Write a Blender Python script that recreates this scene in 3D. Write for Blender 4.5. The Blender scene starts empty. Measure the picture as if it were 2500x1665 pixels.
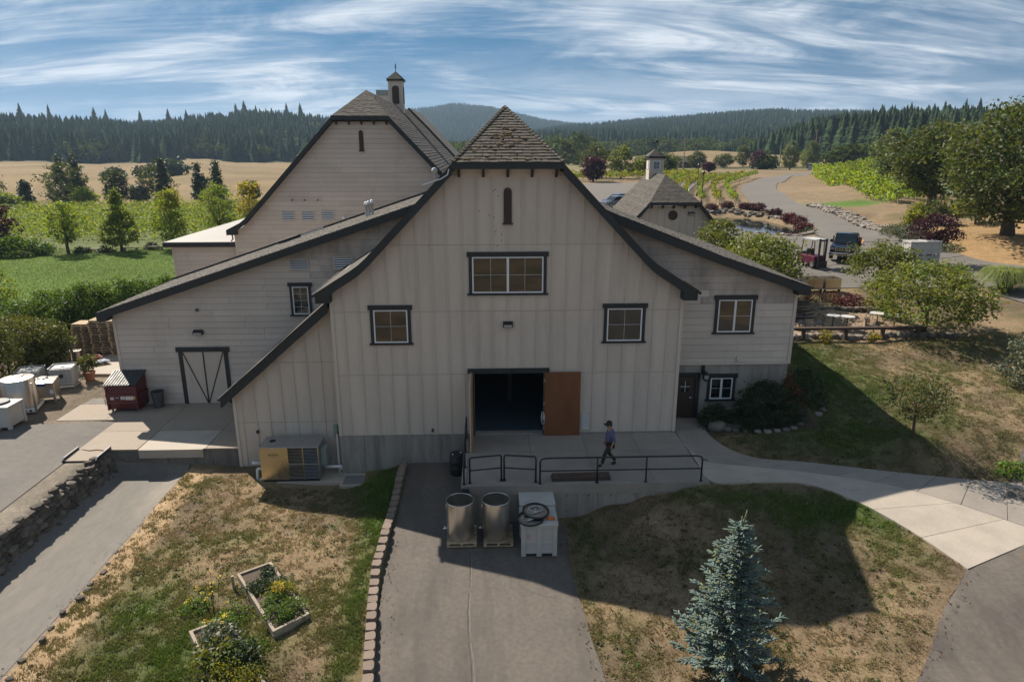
import bpy, bmesh, math, random
import numpy as np
from mathutils import Vector, Matrix
R = math.radians
scene = bpy.context.scene
COL = scene.collection

# ---------------- camera, sky, sun, exposure ----------------
cd = bpy.data.cameras.new('camera'); cam = bpy.data.objects.new('camera', cd); COL.objects.link(cam)
cam.location = (0, 0, 11.7)
cam.rotation_euler = (R(90 - 15.87), 0, R(-2.2))
cd.sensor_width = 36; cd.lens = 24.0; cd.clip_start = 0.1; cd.clip_end = 20000
scene.camera = cam

SUN_AZ = -39.5     # degrees from +Y towards +X (negative: to the left of the view)
SUN_EL = 43.6
world = bpy.data.worlds.new('World'); scene.world = world; world.use_nodes = True
nt = world.node_tree; nt.nodes.clear()
def wn(t, **k):
    n = nt.nodes.new(t)
    for a, v in k.items(): setattr(n, a, v)
    return n
L = nt.links.new
sky = wn('ShaderNodeTexSky', sky_type='NISHITA', sun_disc=False)
sky.sun_elevation = R(SUN_EL); sky.sun_rotation = R(SUN_AZ); sky.altitude = 200; sky.air_density = 1.0; sky.dust_density = 0.15; sky.ozone_density = 3.0
hsv = wn('ShaderNodeHueSaturation'); L(sky.outputs[0], hsv.inputs['Color']); hsv.inputs['Hue'].default_value = .483; hsv.inputs['Saturation'].default_value = 1.45; hsv.inputs['Value'].default_value = .245
tc = wn('ShaderNodeTexCoord')
sp = wn('ShaderNodeSeparateXYZ'); L(tc.outputs['Generated'], sp.inputs[0])
def wmath(op, a, b=None, clamp=False):
    n = wn('ShaderNodeMath', operation=op, use_clamp=clamp)
    for i, v in enumerate((a, b)):
        if v is None: continue
        if isinstance(v, (int, float)): n.inputs[i].default_value = v
        else: L(v, n.inputs[i])
    return n.outputs[0]
svec = wn('ShaderNodeCombineXYZ'); L(sp.outputs[0], svec.inputs[0]); L(sp.outputs[1], svec.inputs[1]); L(wmath('ADD', wmath('MULTIPLY', sp.outputs[2], .75), .36), svec.inputs[2])   # clear, dry air: little whitening towards the horizon
snrm = wn('ShaderNodeVectorMath', operation='NORMALIZE'); L(svec.outputs[0], snrm.inputs[0]); L(snrm.outputs[0], sky.inputs[0])
zc = wmath('ADD', wmath('MAXIMUM', sp.outputs[2], 0.0), 0.22)
u = wmath('DIVIDE', sp.outputs[0], zc); v = wmath('DIVIDE', sp.outputs[1], zc)
cv = wn('ShaderNodeCombineXYZ'); L(u, cv.inputs[0]); L(v, cv.inputs[1])
def wnoise(sx, sy, rot, scale, detail, dist, off=(0, 0, 0), rough=.55):
    m = wn('ShaderNodeMapping'); L(cv.outputs[0], m.inputs[0])
    m.inputs['Rotation'].default_value = (0, 0, R(rot)); m.inputs['Scale'].default_value = (sx, sy, 1); m.inputs['Location'].default_value = off
    n = wn('ShaderNodeTexNoise'); L(m.outputs[0], n.inputs['Vector'])
    n.inputs['Scale'].default_value = scale; n.inputs['Detail'].default_value = detail; n.inputs['Distortion'].default_value = dist; n.inputs['Roughness'].default_value = rough
    return n.outputs[0]
def wramp(x, a, b):
    n = wn('ShaderNodeMapRange', clamp=True, interpolation_type='SMOOTHSTEP'); L(x, n.inputs[0]); n.inputs[1].default_value = a; n.inputs[2].default_value = b
    return n.outputs[0]
big = wramp(wnoise(.55, .75, -12, 1.15, 5, 1.0, (2.2, 2.6, 0)), .37, .68)
mid = wramp(wnoise(.55, 1.25, -12, 2.1, 11, 1.0, (0.9, 3.1, 0), .65), .33, .66)
fine = wramp(wnoise(.30, 2.6, -17, 3.8, 12, .9, (5.1, .2, 0), .70), .40, .74)
cl = wmath('ADD', wmath('MULTIPLY', big, wmath('ADD', wmath('MULTIPLY', mid, .80), .18)), wmath('MULTIPLY', fine, wmath('ADD', wmath('MULTIPLY', mid, .45), .14)), True)
low = wramp(sp.outputs[2], .20, .0)                      # the veil thickens towards the horizon (longer path through it)
cl = wmath('MAXIMUM', wmath('MULTIPLY', cl, .92), wmath('MULTIPLY', low, wmath('ADD', wmath('MULTIPLY', mid, .40), .22)))
mx = wn('ShaderNodeMix', data_type='RGBA'); L(cl, mx.inputs['Factor']); L(hsv.outputs[0], mx.inputs['A'])
mx.inputs['B'].default_value = (3.1, 3.3, 3.55, 1)
bg = wn('ShaderNodeBackground'); L(mx.outputs['Result'], bg.inputs[0]); bg.inputs[1].default_value = 0.138
wo = wn('ShaderNodeOutputWorld'); L(bg.outputs[0], wo.inputs[0])

sd = bpy.data.lights.new('sun', 'SUN'); sd.energy = 4.2; sd.angle = R(.53); sd.color = (1, .90, .77)
sun = bpy.data.objects.new('sun', sd); COL.objects.link(sun); sun.location = (-40, 60, 80)
SV = Vector((math.sin(R(SUN_AZ)) * math.cos(R(SUN_EL)), math.cos(R(SUN_AZ)) * math.cos(R(SUN_EL)), math.sin(R(SUN_EL))))
sun.rotation_euler = SV.to_track_quat('Z', 'Y').to_euler()

scene.view_settings.view_transform = 'Standard'; scene.view_settings.look = 'None'
scene.view_settings.exposure = 0.97; scene.view_settings.gamma = 1.0; scene.view_settings.use_curve_mapping = False
scene.render.engine = 'CYCLES'
cy = scene.cycles
cy.use_denoising = True; cy.max_bounces = 6; cy.diffuse_bounces = 3; cy.glossy_bounces = 3; cy.transmission_bounces = 4; cy.transparent_max_bounces = 6; cy.volume_bounces = 0
cy.caustics_reflective = False; cy.caustics_refractive = False; cy.sample_clamp_indirect = 4.0
# ---------------- helpers ----------------
rnd = random.Random(7)
def rs(n): return np.random.RandomState(n)
class MB:
    """collects faces for one mesh"""
    def __init__(s): s.v = []; s.f = []
    def add(s, vs, fs):
        b = len(s.v); s.v += [tuple(p) for p in vs]; s.f += [tuple(i + b for i in f) for f in fs]; return s
    def box(s, x0, x1, y0, y1, z0, z1):
        vs = [(x0, y0, z0), (x1, y0, z0), (x1, y1, z0), (x0, y1, z0), (x0, y0, z1), (x1, y0, z1), (x1, y1, z1), (x0, y1, z1)]
        return s.add(vs, [(3, 2, 1, 0), (4, 5, 6, 7), (0, 1, 5, 4), (1, 2, 6, 5), (2, 3, 7, 6), (3, 0, 4, 7)])
    def cbox(s, c, d, rz=0, rx=0, ry=0):
        m = Matrix.Translation(c) @ Matrix.Rotation(rz, 4, 'Z') @ Matrix.Rotation(ry, 4, 'Y') @ Matrix.Rotation(rx, 4, 'X')
        b = MB().box(-d[0] / 2, d[0] / 2, -d[1] / 2, d[1] / 2, -d[2] / 2, d[2] / 2)
        return s.add([m @ Vector(p) for p in b.v], b.f)
    def prism(s, poly, y0, y1):
        """polygon in (x,z), extruded from y0 (front) to y1; y0 may be a function of z"""
        n = len(poly)
        a = sum(poly[i][0] * poly[(i + 1) % n][1] - poly[(i + 1) % n][0] * poly[i][1] for i in range(n))
        if a < 0: poly = poly[::-1]
        f = y0 if callable(y0) else (lambda z: y0)
        vs = [(x, f(z), z) for x, z in poly] + [(x, y1, z) for x, z in poly]
        fs = [tuple(range(n)), tuple(range(2 * n - 1, n - 1, -1))] + [(i, i + n, (i + 1) % n + n, (i + 1) % n) for i in range(n)]
        return s.add(vs, fs)
    def prism_x(s, poly, x0, x1):
        """polygon in (y,z), extruded along x"""
        b = MB().prism(poly, x0, x1); return s.add([(y, x, z) for x, y, z in b.v], [f[::-1] for f in b.f])
    def prism_z(s, poly, z0, z1):
        b = MB().prism(poly, z0, z1); return s.add([(x, z, y) for x, y, z in b.v], [f[::-1] for f in b.f])
    def tube(s, pts, r, n=8, cap=True):
        pts = [Vector(p) for p in pts]; rad = r if isinstance(r, (list, tuple)) else [r] * len(pts)
        vs = []; fs = []
        up = None
        for i, p in enumerate(pts):
            d = (pts[min(i + 1, len(pts) - 1)] - pts[max(i - 1, 0)]).normalized()
            if up is None:
                a = Vector((0, 0, 1)) if abs(d.z) < .9 else Vector((1, 0, 0)); up = d.cross(a).normalized()
            up = (up - d * up.dot(d)).normalized(); w = d.cross(up)
            for k in range(n):
                t = 2 * math.pi * k / n; vs.append(p + (up * math.cos(t) + w * math.sin(t)) * rad[i])
        for i in range(len(pts) - 1):
            for k in range(n):
                fs.append((i * n + k, i * n + (k + 1) % n, (i + 1) * n + (k + 1) % n, (i + 1) * n + k))
        if cap: fs += [tuple(range(n))[::-1], tuple((len(pts) - 1) * n + k for k in range(n))]
        return s.add(vs, fs)
    def lathe(s, prof, c=(0, 0, 0), n=20, cap=False):
        """profile of (r,z) turned about z at c"""
        vs = []; fs = []
        for r, z in prof:
            for k in range(n):
                t = 2 * math.pi * k / n; vs.append((c[0] + r * math.cos(t), c[1] + r * math.sin(t), c[2] + z))
        for i in range(len(prof) - 1):
            for k in range(n): fs.append((i * n + k, i * n + (k + 1) % n, (i + 1) * n + (k + 1) % n, (i + 1) * n + k))
        if cap: fs += [tuple(range(n))[::-1], tuple((len(prof) - 1) * n + k for k in range(n))]
        return s.add(vs, fs)
    def ring(s, c, R_, r, nr=20, n=6, ax=None):
        vs = []; fs = []
        q = Vector(ax).to_track_quat('Z', 'Y') if ax else None
        for i in range(nr):
            a = 2 * math.pi * i / nr
            for k in range(n):
                b = 2 * math.pi * k / n; p = Vector(((R_ + r * math.cos(b)) * math.cos(a), (R_ + r * math.cos(b)) * math.sin(a), r * math.sin(b)))
                if q: p = q @ p
                vs.append(Vector(c) + p)
        for i in range(nr):
            for k in range(n): fs.append((i * n + k, ((i + 1) % nr) * n + k, ((i + 1) % nr) * n + (k + 1) % n, i * n + (k + 1) % n))
        return s.add(vs, fs)
    def rock(s, c, d, seed=0, sub=1, rough=.22):
        bm = bmesh.new(); bmesh.ops.create_icosphere(bm, subdivisions=sub, radius=1)
        g = random.Random(seed)
        m = Matrix.Rotation(g.uniform(0, 6.28), 3, 'Z') @ Matrix.Rotation(g.uniform(-.3, .3), 3, 'X')
        vs = []
        for v_ in bm.verts:
            p = v_.co * (1 + g.uniform(-rough, rough)); p = Vector((max(-.8, min(.8, p.x)), max(-.8, min(.8, p.y)), max(-.75, min(.75, p.z)))) * 1.25
            p = m @ p; vs.append((c[0] + p.x * d[0], c[1] + p.y * d[1], c[2] + p.z * d[2]))
        fs = [tuple(v_.index for v_ in f.verts) for f in bm.faces]; bm.free()
        return s.add(vs, fs)
def mk(name, V, F, mat, smooth=False, cols=None, fcols=None):
    me = bpy.data.meshes.new(name)
    if isinstance(V, np.ndarray):
        nv = len(V); nf = len(F); k = F.shape[1]
        me.vertices.add(nv); me.vertices.foreach_set('co', np.ascontiguousarray(V, dtype=np.float32).ravel())
        me.loops.add(nf * k); me.loops.foreach_set('vertex_index', np.ascontiguousarray(F, dtype=np.int32).ravel())
        me.polygons.add(nf); me.polygons.foreach_set('loop_start', np.arange(0, nf * k, k, dtype=np.int32))
        try: me.polygons.foreach_set('loop_total', np.full(nf, k, dtype=np.int32))
        except Exception: pass
        me.update(calc_edges=True)
    else:
        me.from_pydata([tuple(p) for p in V], [], F); me.update()
    if mat: me.materials.append(mat)
    if smooth: me.polygons.foreach_set('use_smooth', np.ones(len(me.polygons), dtype=bool))
    if cols is not None:
        a = me.attributes.new('col', 'FLOAT_COLOR', 'POINT'); a.data.foreach_set('color', np.ascontiguousarray(cols, dtype=np.float32).ravel())
    if fcols is not None:
        a = me.attributes.new('col', 'FLOAT_COLOR', 'FACE'); a.data.foreach_set('color', np.ascontiguousarray(fcols, dtype=np.float32).ravel())
    return me
WORLD = {}
def link(name, me, parent=None, loc=None):
    o = bpy.data.objects.new(name, me); COL.objects.link(o)
    if parent is not None:
        o.parent = parent
        if parent.name in WORLD: o.location = -WORLD[parent.name]
    if loc is not None: o.location = loc
    return o
def thing(name, label, cat, loc=(0, 0, 0), rz=0, group=None, world=True):
    """an Empty at the base of a thing; with world=True its parts are modelled in world coordinates"""
    o = bpy.data.objects.new(name, None); COL.objects.link(o); o.location = loc; o.rotation_euler = (0, 0, rz); o.empty_display_size = .3
    tag(o, label, cat, group)
    if world: WORLD[o.name] = Vector(loc)
    return o
def tag(o, label, cat, group=None, kind=None):
    o['label'] = label; o['category'] = cat
    if group: o['group'] = group
    if kind: o['kind'] = kind
    return o
def part(t, name, mb, mat, smooth=False, bevel=0, label=None, kind=None):
    o = link(name, mk(name, mb.v, mb.f, mat, smooth), t)
    if t.name in SUB: o.location = (0, 0, 0)
    if bevel:
        m = o.modifiers.new('bevel', 'BEVEL'); m.width = bevel; m.segments = 2; m.limit_method = 'ANGLE'
    if label: o['label'] = label
    if kind: o['kind'] = kind
    if smooth == 'auto': auto_smooth(o)
    return o
SUB = set()
def sub(p, name, mb, mat, **k):
    """a sub-part: child of a part that is itself already placed"""
    SUB.add(p.name); return part(p, name, mb, mat, **k)
def auto_smooth(o, ang=40):
    me = o.data
    bm = bmesh.new(); bm.from_mesh(me)
    for f in bm.faces: f.smooth = True
    for e in bm.edges:
        if len(e.link_faces) == 2 and e.calc_face_angle(0) > R(ang): e.smooth = False
    bm.to_mesh(me); bm.free()
def struct(name, me):
    o = link(name, me); o['kind'] = 'structure'; return o
def single(name, mb, mat, label, cat, loc=(0, 0, 0), rz=0, group=None, smooth=False, bevel=0):
    o = link(name, mk(name, mb.v, mb.f, mat, smooth)); o.location = loc; o.rotation_euler = (0, 0, rz); tag(o, label, cat, group)
    if bevel:
        m = o.modifiers.new('bevel', 'BEVEL'); m.width = bevel; m.segments = 2; m.limit_method = 'ANGLE'
    if smooth == 'auto': auto_smooth(o)
    return o
def dup(root, loc, rz, label=None):
    r = root.copy(); COL.objects.link(r); r.location = loc; r.rotation_euler = (0, 0, rz)
    if label: r['label'] = label
    for ch in list(root.children):
        c = ch.copy(); COL.objects.link(c); c.parent = r
        for g in list(ch.children):
            d = g.copy(); COL.objects.link(d); d.parent = c
    return r

# ---------------- polygon tools (x,z) ----------------
def clip(poly, ax, s, v):
    out = []; n = len(poly)
    for i in range(n):
        p, q = poly[i], poly[(i + 1) % n]; a = s * (p[ax] - v); b = s * (q[ax] - v)
        if a >= 0: out.append(p)
        if (a > 0 and b < 0) or (a < 0 and b > 0):
            t = a / (a - b); out.append((p[0] + t * (q[0] - p[0]), p[1] + t * (q[1] - p[1])))
    return out
def rclip(poly, x0, x1, z0, z1):
    for ax, s, v in ((0, 1, x0), (0, -1, x1), (1, 1, z0), (1, -1, z1)):
        poly = clip(poly, ax, s, v)
        if len(poly) < 3: return []
    c = []
    for p in poly:
        if not c or abs(p[0] - c[-1][0]) + abs(p[1] - c[-1][1]) > 1e-4: c.append(p)
    if len(c) > 2 and abs(c[0][0] - c[-1][0]) + abs(c[0][1] - c[-1][1]) < 1e-4: c.pop()
    n = len(c)
    if n < 3 or abs(sum(c[i][0] * c[(i + 1) % n][1] - c[(i + 1) % n][0] * c[i][1] for i in range(n))) < .004: return []
    return c
def minus(rect, holes):
    rl = [rect]
    for hx0, hx1, hz0, hz1 in holes:
        nx = []
        for x0, x1, z0, z1 in rl:
            if hx0 >= x1 or hx1 <= x0 or hz0 >= z1 or hz1 <= z0: nx.append((x0, x1, z0, z1)); continue
            if hx0 > x0: nx.append((x0, hx0, z0, z1))
            if hx1 < x1: nx.append((hx1, x1, z0, z1))
            a, b = max(x0, hx0), min(x1, hx1)
            if hz0 > z0: nx.append((a, b, z0, hz0))
            if hz1 < z1: nx.append((a, b, hz1, z1))
        rl = nx
    return rl

# ---------------- materials ----------------
def nn(m, t, **k):
    n = m.node_tree.nodes.new(t)
    for a, v in k.items(): setattr(n, a, v)
    return n
def newmat(name):
    m = bpy.data.materials.new(name); m.use_nodes = True; nt = m.node_tree; nt.nodes.clear()
    o = nn(m, 'ShaderNodeOutputMaterial'); b = nn(m, 'ShaderNodeBsdfPrincipled'); nt.links.new(b.outputs[0], o.inputs[0])
    return m, b, o
def mnoise(m, scale, detail=4, sc=(1, 1, 1), coord='Object', rough=.55, dist=0):
    t = nn(m, 'ShaderNodeTexCoord'); mp = nn(m, 'ShaderNodeMapping'); n = nn(m, 'ShaderNodeTexNoise')
    m.node_tree.links.new(t.outputs[coord], mp.inputs[0]); mp.inputs['Scale'].default_value = sc
    m.node_tree.links.new(mp.outputs[0], n.inputs['Vector']); n.inputs['Scale'].default_value = scale; n.inputs['Detail'].default_value = detail
    n.inputs['Roughness'].default_value = rough; n.inputs['Distortion'].default_value = dist
    return n.outputs[0]
def mrange(m, x, a, b, c, d):
    n = nn(m, 'ShaderNodeMapRange'); m.node_tree.links.new(x, n.inputs[0])
    for i, v in enumerate((a, b, c, d)): n.inputs[i + 1].default_value = v
    return n.outputs[0]
def mmul(m, col, f):
    n = nn(m, 'ShaderNodeMix', data_type='RGBA', blend_type='MULTIPLY'); n.inputs['Factor'].default_value = 1
    if isinstance(col, tuple): n.inputs['A'].default_value = col
    else: m.node_tree.links.new(col, n.inputs['A'])
    m.node_tree.links.new(f, n.inputs['B']); return n.outputs['Result']
def mmix(m, fac, a, b):
    n = nn(m, 'ShaderNodeMix', data_type='RGBA')
    if isinstance(fac, (int, float)): n.inputs['Factor'].default_value = fac
    else: m.node_tree.links.new(fac, n.inputs['Factor'])
    for k, v in (('A', a), ('B', b)):
        if isinstance(v, tuple): n.inputs[k].default_value = v
        else: m.node_tree.links.new(v, n.inputs[k])
    return n.outputs['Result']
def c4(c): return (c[0], c[1], c[2], 1)
def mat(name, col, rough=.7, metal=0, var=.18, scale=3, sc=(1, 1, 1), bump=0, bscale=None, obj=.0, spec=.5, fine=.0, attr=False, dirt=None):
    """procedural surface: base colour, two scales of mottling, per-object tone, optional bump and dirt"""
    m, b, o = newmat(name); lk = m.node_tree.links.new
    c = c4(col)
    if attr:
        a = nn(m, 'ShaderNodeAttribute', attribute_name='col'); c = mmul(m, a.outputs['Color'], rgbnode(m, c))
    n1 = mnoise(m, scale, 5, sc); c = mmul(m, c, mrange(m, n1, .25, .75, 1 - var, 1 + var))
    if fine: c = mmul(m, c, mrange(m, mnoise(m, scale * 14, 3, sc), .3, .7, 1 - fine, 1 + fine))
    if obj:
        oi = nn(m, 'ShaderNodeObjectInfo'); c = mmul(m, c, mrange(m, oi.outputs['Random'], 0, 1, 1 - obj, 1 + obj))
    if dirt:
        dcol, lo, hi, ds, dsc = dirt
        c = mmix(m, mrange(m, mnoise(m, ds, 6, dsc, rough=.65), lo, hi, 0, .75), c, c4(dcol))
    lk(c, b.inputs['Base Color'])
    b.inputs['Metallic'].default_value = metal; b.inputs['Specular IOR Level'].default_value = spec
    lk(mrange(m, n1, .3, .7, max(.03, rough - .07), min(1, rough + .07)), b.inputs['Roughness'])
    if bump:
        bp = nn(m, 'ShaderNodeBump'); bp.inputs['Strength'].default_value = bump; bp.inputs['Distance'].default_value = .02
        lk(mnoise(m, bscale or scale * 6, 5, sc), bp.inputs['Height']); lk(bp.outputs[0], b.inputs['Normal'])
    return m
def rgbnode(m, c):
    n = nn(m, 'ShaderNodeRGB'); n.outputs[0].default_value = c; return n.outputs[0]
def leafmat(name, col, trans=.45, var=.35, rough=.55, tcol=None, attr=True, spec=.35):
    m, b, o = newmat(name); lk = m.node_tree.links.new
    c = c4(col)
    if attr:
        a = nn(m, 'ShaderNodeAttribute', attribute_name='col'); c = mmul(m, a.outputs['Color'], rgbnode(m, c))
    oi = nn(m, 'ShaderNodeObjectInfo'); c = mmul(m, c, mrange(m, oi.outputs['Random'], 0, 1, 1 - var * .5, 1 + var * .5))
    lk(c, b.inputs['Base Color']); b.inputs['Roughness'].default_value = rough; b.inputs['Specular IOR Level'].default_value = spec
    t = nn(m, 'ShaderNodeBsdfTranslucent'); tm = mmul(m, c, rgbnode(m, c4(tcol or (1.5, 1.35, .5)))); lk(tm, t.inputs[0])
    mx = nn(m, 'ShaderNodeMixShader'); mx.inputs[0].default_value = trans; lk(b.outputs[0], mx.inputs[1]); lk(t.outputs[0], mx.inputs[2]); lk(mx.outputs[0], o.inputs[0])
    return m

SID = (.578, .500, .424)
M = {}
M['siding'] = mat('painted_panel_siding', SID, .75, var=.07, scale=.7, sc=(2.2, 1, .35), bump=.12, bscale=60, obj=.035, fine=.03, dirt=((.36, .31, .255), .54, .95, 1.0, (2.2, 1, .28)))
M['lap'] = mat('painted_lap_siding', (.582, .510, .442), .75, var=.07, scale=.8, sc=(.6, 1, 1.4), bump=.1, bscale=40, obj=.06, fine=.03, dirt=((.34, .295, .255), .52, .95, .6, (1.3, 1, .6)))
M['lapdirty'] = mat('mildewed_lap_siding', (.54, .465, .40), .78, var=.09, scale=.8, sc=(.6, 1, 1.4), bump=.1, bscale=40, obj=.07, fine=.04, dirt=((.13, .118, .108), .42, .72, .6, (1.5, 1, .6)))
M['trim'] = mat('charcoal_painted_trim', (.016, .020, .022), .55, var=.25, scale=2, bump=.05, dirt=((.045, .045, .044), .6, .85, 2.5, (1, 1, 1)))
M['brown'] = mat('dark_brown_stained_wood', (.045, .026, .018), .6, var=.3, scale=4, sc=(1, 1, .2))
M['white'] = mat('white_vinyl', (.72, .74, .76), .35, var=.04)
M['concrete'] = mat('grey_concrete', (.27, .24, .208), .85, var=.16, scale=.9, bump=.15, bscale=45, fine=.07, obj=.05, dirt=((.17, .155, .14), .55, .85, .6, (1, 1, 1)))
M['paleconc'] = mat('pale_concrete', (.38, .335, .28), .85, var=.12, scale=1.2, bump=.12, bscale=45, fine=.06, obj=.04, dirt=((.27, .245, .21), .6, .9, .8, (1, 1, 1)))
M['wallconc'] = mat('board_formed_concrete', (.31, .285, .25), .85, var=.2, scale=.9, sc=(1.6, 1.6, .35), bump=.18, bscale=30, fine=.08, dirt=((.13, .115, .10), .45, .74, 1.6, (2.4, 2.4, .2)))
M['apron'] = mat('tan_concrete_apron', (.29, .24, .19), .85, var=.14, scale=.7, bump=.12, bscale=40, fine=.07, obj=.06, dirt=((.22, .185, .15), .55, .85, .7, (1, 1, 1)))
M['asphalt'] = mat('worn_asphalt', (.118, .102, .087), .9, var=.14, scale=.5, bump=.3, bscale=90, fine=.14, dirt=((.062, .056, .05), .46, .74, .8, (1.5, .3, 1)))
M['roadasp'] = mat('grey_road_asphalt', (.128, .117, .104), .9, var=.12, scale=.25, bump=.25, bscale=60, fine=.12, dirt=((.11, .107, .104), .58, .86, .12, (1, 1, 1)))
M['roof'] = mat('weathered_grey_roof', (.066, .059, .050), .9, var=.2, scale=1.2, bump=.3, bscale=30, fine=.15)
M['shingle'] = mat('weathered_shingle', (.072, .064, .054), .92, var=.18, scale=3, bump=.35, bscale=40, fine=.12, attr=True)
M['hipshingle'] = mat('mossy_weathered_shingle', (.070, .060, .047), .92, var=.22, scale=3, bump=.4, bscale=35, fine=.15, obj=.28, dirt=((.036, .032, .026), .52, .72, 2.2, (1, 1, 1)))
M['moss'] = mat('golden_brown_moss', (.14, .085, .03), .95, var=.4, scale=9, bump=.5)
M['membrane'] = mat('pale_roof_membrane', (.29, .275, .25), .6, var=.08, scale=.5)
M['steel'] = mat('brushed_stainless', (.80, .755, .69), .33, 1, var=.02, scale=1)
M['steel2'] = mat('satin_stainless', (.46, .43, .39), .36, 1, var=.03, scale=1)
M['galv'] = mat('galvanised_steel', (.42, .44, .46), .4, .85, var=.15, scale=8)
M['blackmetal'] = mat('black_painted_steel', (.013, .014, .016), .45, var=.2)
M['blackplastic'] = mat('black_plastic', (.014, .015, .016), .5, var=.2)
M['greyplastic'] = mat('grey_plastic', (.075, .085, .09), .55, var=.12)
M['binplastic'] = mat('pale_grey_bin_plastic', (.44, .43, .405), .5, var=.06, scale=2, dirt=((.36, .34, .31), .62, .9, 1.4, (1, 1, 1)))
M['whiteplastic'] = mat('white_plastic', (.50, .495, .475), .4, var=.05, dirt=((.5, .48, .43), .6, .9, 2, (1, 1, 1)))
M['dumpster'] = mat('dark_red_painted_steel', (.10, .014, .017), .5, var=.25, scale=3, dirt=((.045, .02, .018), .55, .8, 3, (1, 1, 1)))
M['pallet'] = mat('pallet_wood', (.40, .30, .19), .85, var=.25, scale=5, sc=(1, 1, 1), obj=.2, fine=.12)
M['timber'] = mat('weathered_timber', (.30, .25, .19), .85, var=.25, scale=4, fine=.15, obj=.15, bump=.2)
M['darktimber'] = mat('dark_brown_timber', (.075, .048, .036), .8, var=.3, scale=4, fine=.15, obj=.15, bump=.2)
M['doorwood'] = mat('red_brown_plywood_door', (.165, .062, .022), .5, var=.28, scale=1.2, sc=(3, 1, .4), fine=.08)
M['innerwood'] = mat('raw_wood_edge', (.30, .17, .08), .7, var=.2)
M['stone'] = mat('basalt_fieldstone', (.115, .098, .080), .9, var=.3, scale=4, bump=.4, bscale=18, fine=.15, obj=.45, dirt=((.27, .21, .13), .6, .8, 2.5, (1, 1, 1)))
M['palestone'] = mat('pale_landscape_rock', (.17, .148, .125), .9, var=.25, scale=5, bump=.4, bscale=20, fine=.15, obj=.4)
M['block'] = mat('brown_landscape_block', (.20, .155, .125), .92, var=.16, scale=6, bump=.35, bscale=60, fine=.14, obj=.12)
M['soil'] = mat('dark_garden_soil', (.075, .055, .04), .95, var=.35, scale=6, bump=.5)
M['bark'] = mat('grey_brown_bark', (.095, .075, .058), .95, var=.35, scale=6, sc=(1, 1, .25), bump=.5)
M['gold'] = mat('brassy_reflective_panel', (.64, .55, .38), .3, .9, var=.05, scale=1)
M['pvc'] = mat('white_pvc_pipe', (.70, .71, .72), .4, var=.05)
M['ebox'] = mat('grey_green_electrical_box', (.27, .31, .29), .5, .2, var=.08)
M['skin'] = mat('skin', (.42, .22, .15), .55, var=.06)
M['hoodie'] = mat('faded_blue_cotton', (.10, .11, .20), .9, var=.2, scale=6, bump=.3)
M['trousers'] = mat('dark_olive_cotton', (.030, .028, .022), .9, var=.2, scale=6, bump=.3)
M['cap'] = mat('dark_cap', (.02, .018, .018), .85)
M['orange'] = mat('orange_strap', (.75, .16, .02), .6)
M['clearhose'] = mat('pale_clear_hose', (.55, .57, .56), .25, spec=.6)
M['rust'] = mat('rust_red_hose', (.23, .05, .03), .6)
M['tarp'] = mat('blue_grey_tarp', (.12, .16, .24), .6)
M['navy'] = mat('dark_navy_car_paint', (.010, .014, .030), .18, .3, var=.05)
M['greycar'] = mat('silver_blue_car_paint', (.17, .20, .25), .22, .5, var=.05)
M['chrome'] = mat('chrome', (.75, .75, .75), .12, 1, var=.03)
M['tyre'] = mat('black_rubber', (.017, .017, .017), .85)
M['deckwood'] = mat('orange_brown_deck_boards', (.42, .20, .09), .75, var=.2, obj=.2)
M['magenta'] = mat('magenta_paint', (.085, .006, .03), .45)
M['paper_white'] = mat('white_sticker', (.75, .75, .72), .6, var=.03)
M['paper_yellow'] = mat('yellow_sticker', (.70, .48, .05), .6, var=.03)
M['paper_red'] = mat('red_print', (.55, .03, .03), .6, var=.03)
M['paper_blue'] = mat('blue_print', (.04, .07, .28), .6, var=.03)
M['lampglass'] = mat('frosted_lamp_glass', (.35, .35, .33), .3, var=.05)
M['terracotta'] = mat('terracotta', (.28, .12, .07), .8)
M['floor'] = mat('blue_grey_floor_paint', (.05, .085, .11), .5, var=.15)
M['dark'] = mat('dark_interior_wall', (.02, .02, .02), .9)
M['gap'] = mat('siding_backing_joint_shade', (.16, .13, .105), .9)  # wall backing darkened to paint in the shadow lines at siding joints
M['ramp'] = mat('stained_ramp_concrete', (.15, .138, .122), .88, var=.2, scale=.5, sc=(1, .35, 1), bump=.2, bscale=50, fine=.1, dirt=((.24, .21, .17), .5, .75, .5, (1, .4, 1)))
M['dockconc'] = mat('dirty_dock_concrete', (.17, .155, .135), .9, var=.3, scale=1.2, sc=(1.4, 1.4, .5), bump=.25, bscale=30, fine=.12, dirt=((.055, .05, .045), .48, .72, 1.8, (1.6, 1.6, .35)))
M['darksteel'] = mat('dull_dark_steel', (.10, .105, .115), .5, .5, var=.2, scale=6)
M['redwood'] = mat('red_barn_siding', (.25, .07, .04), .8)
m, b, o = newmat('window_glass'); b.inputs['Base Color'].default_value = (.012, .014, .014, 1); b.inputs['Roughness'].default_value = .02; b.inputs['Specular IOR Level'].default_value = .5; b.inputs['IOR'].default_value = 1.85
M['glass'] = m
m, b, o = newmat('pond_water'); b.inputs['Base Color'].default_value = (.012, .02, .018, 1); b.inputs['Roughness'].default_value = .04; b.inputs['IOR'].default_value = 1.33
bp = nn(m, 'ShaderNodeBump'); bp.inputs['Strength'].default_value = .08; bp.inputs['Distance'].default_value = .05
m.node_tree.links.new(mnoise(m, 2.5, 3), bp.inputs['Height']); m.node_tree.links.new(bp.outputs[0], b.inputs['Normal'])
M['water'] = m
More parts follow.
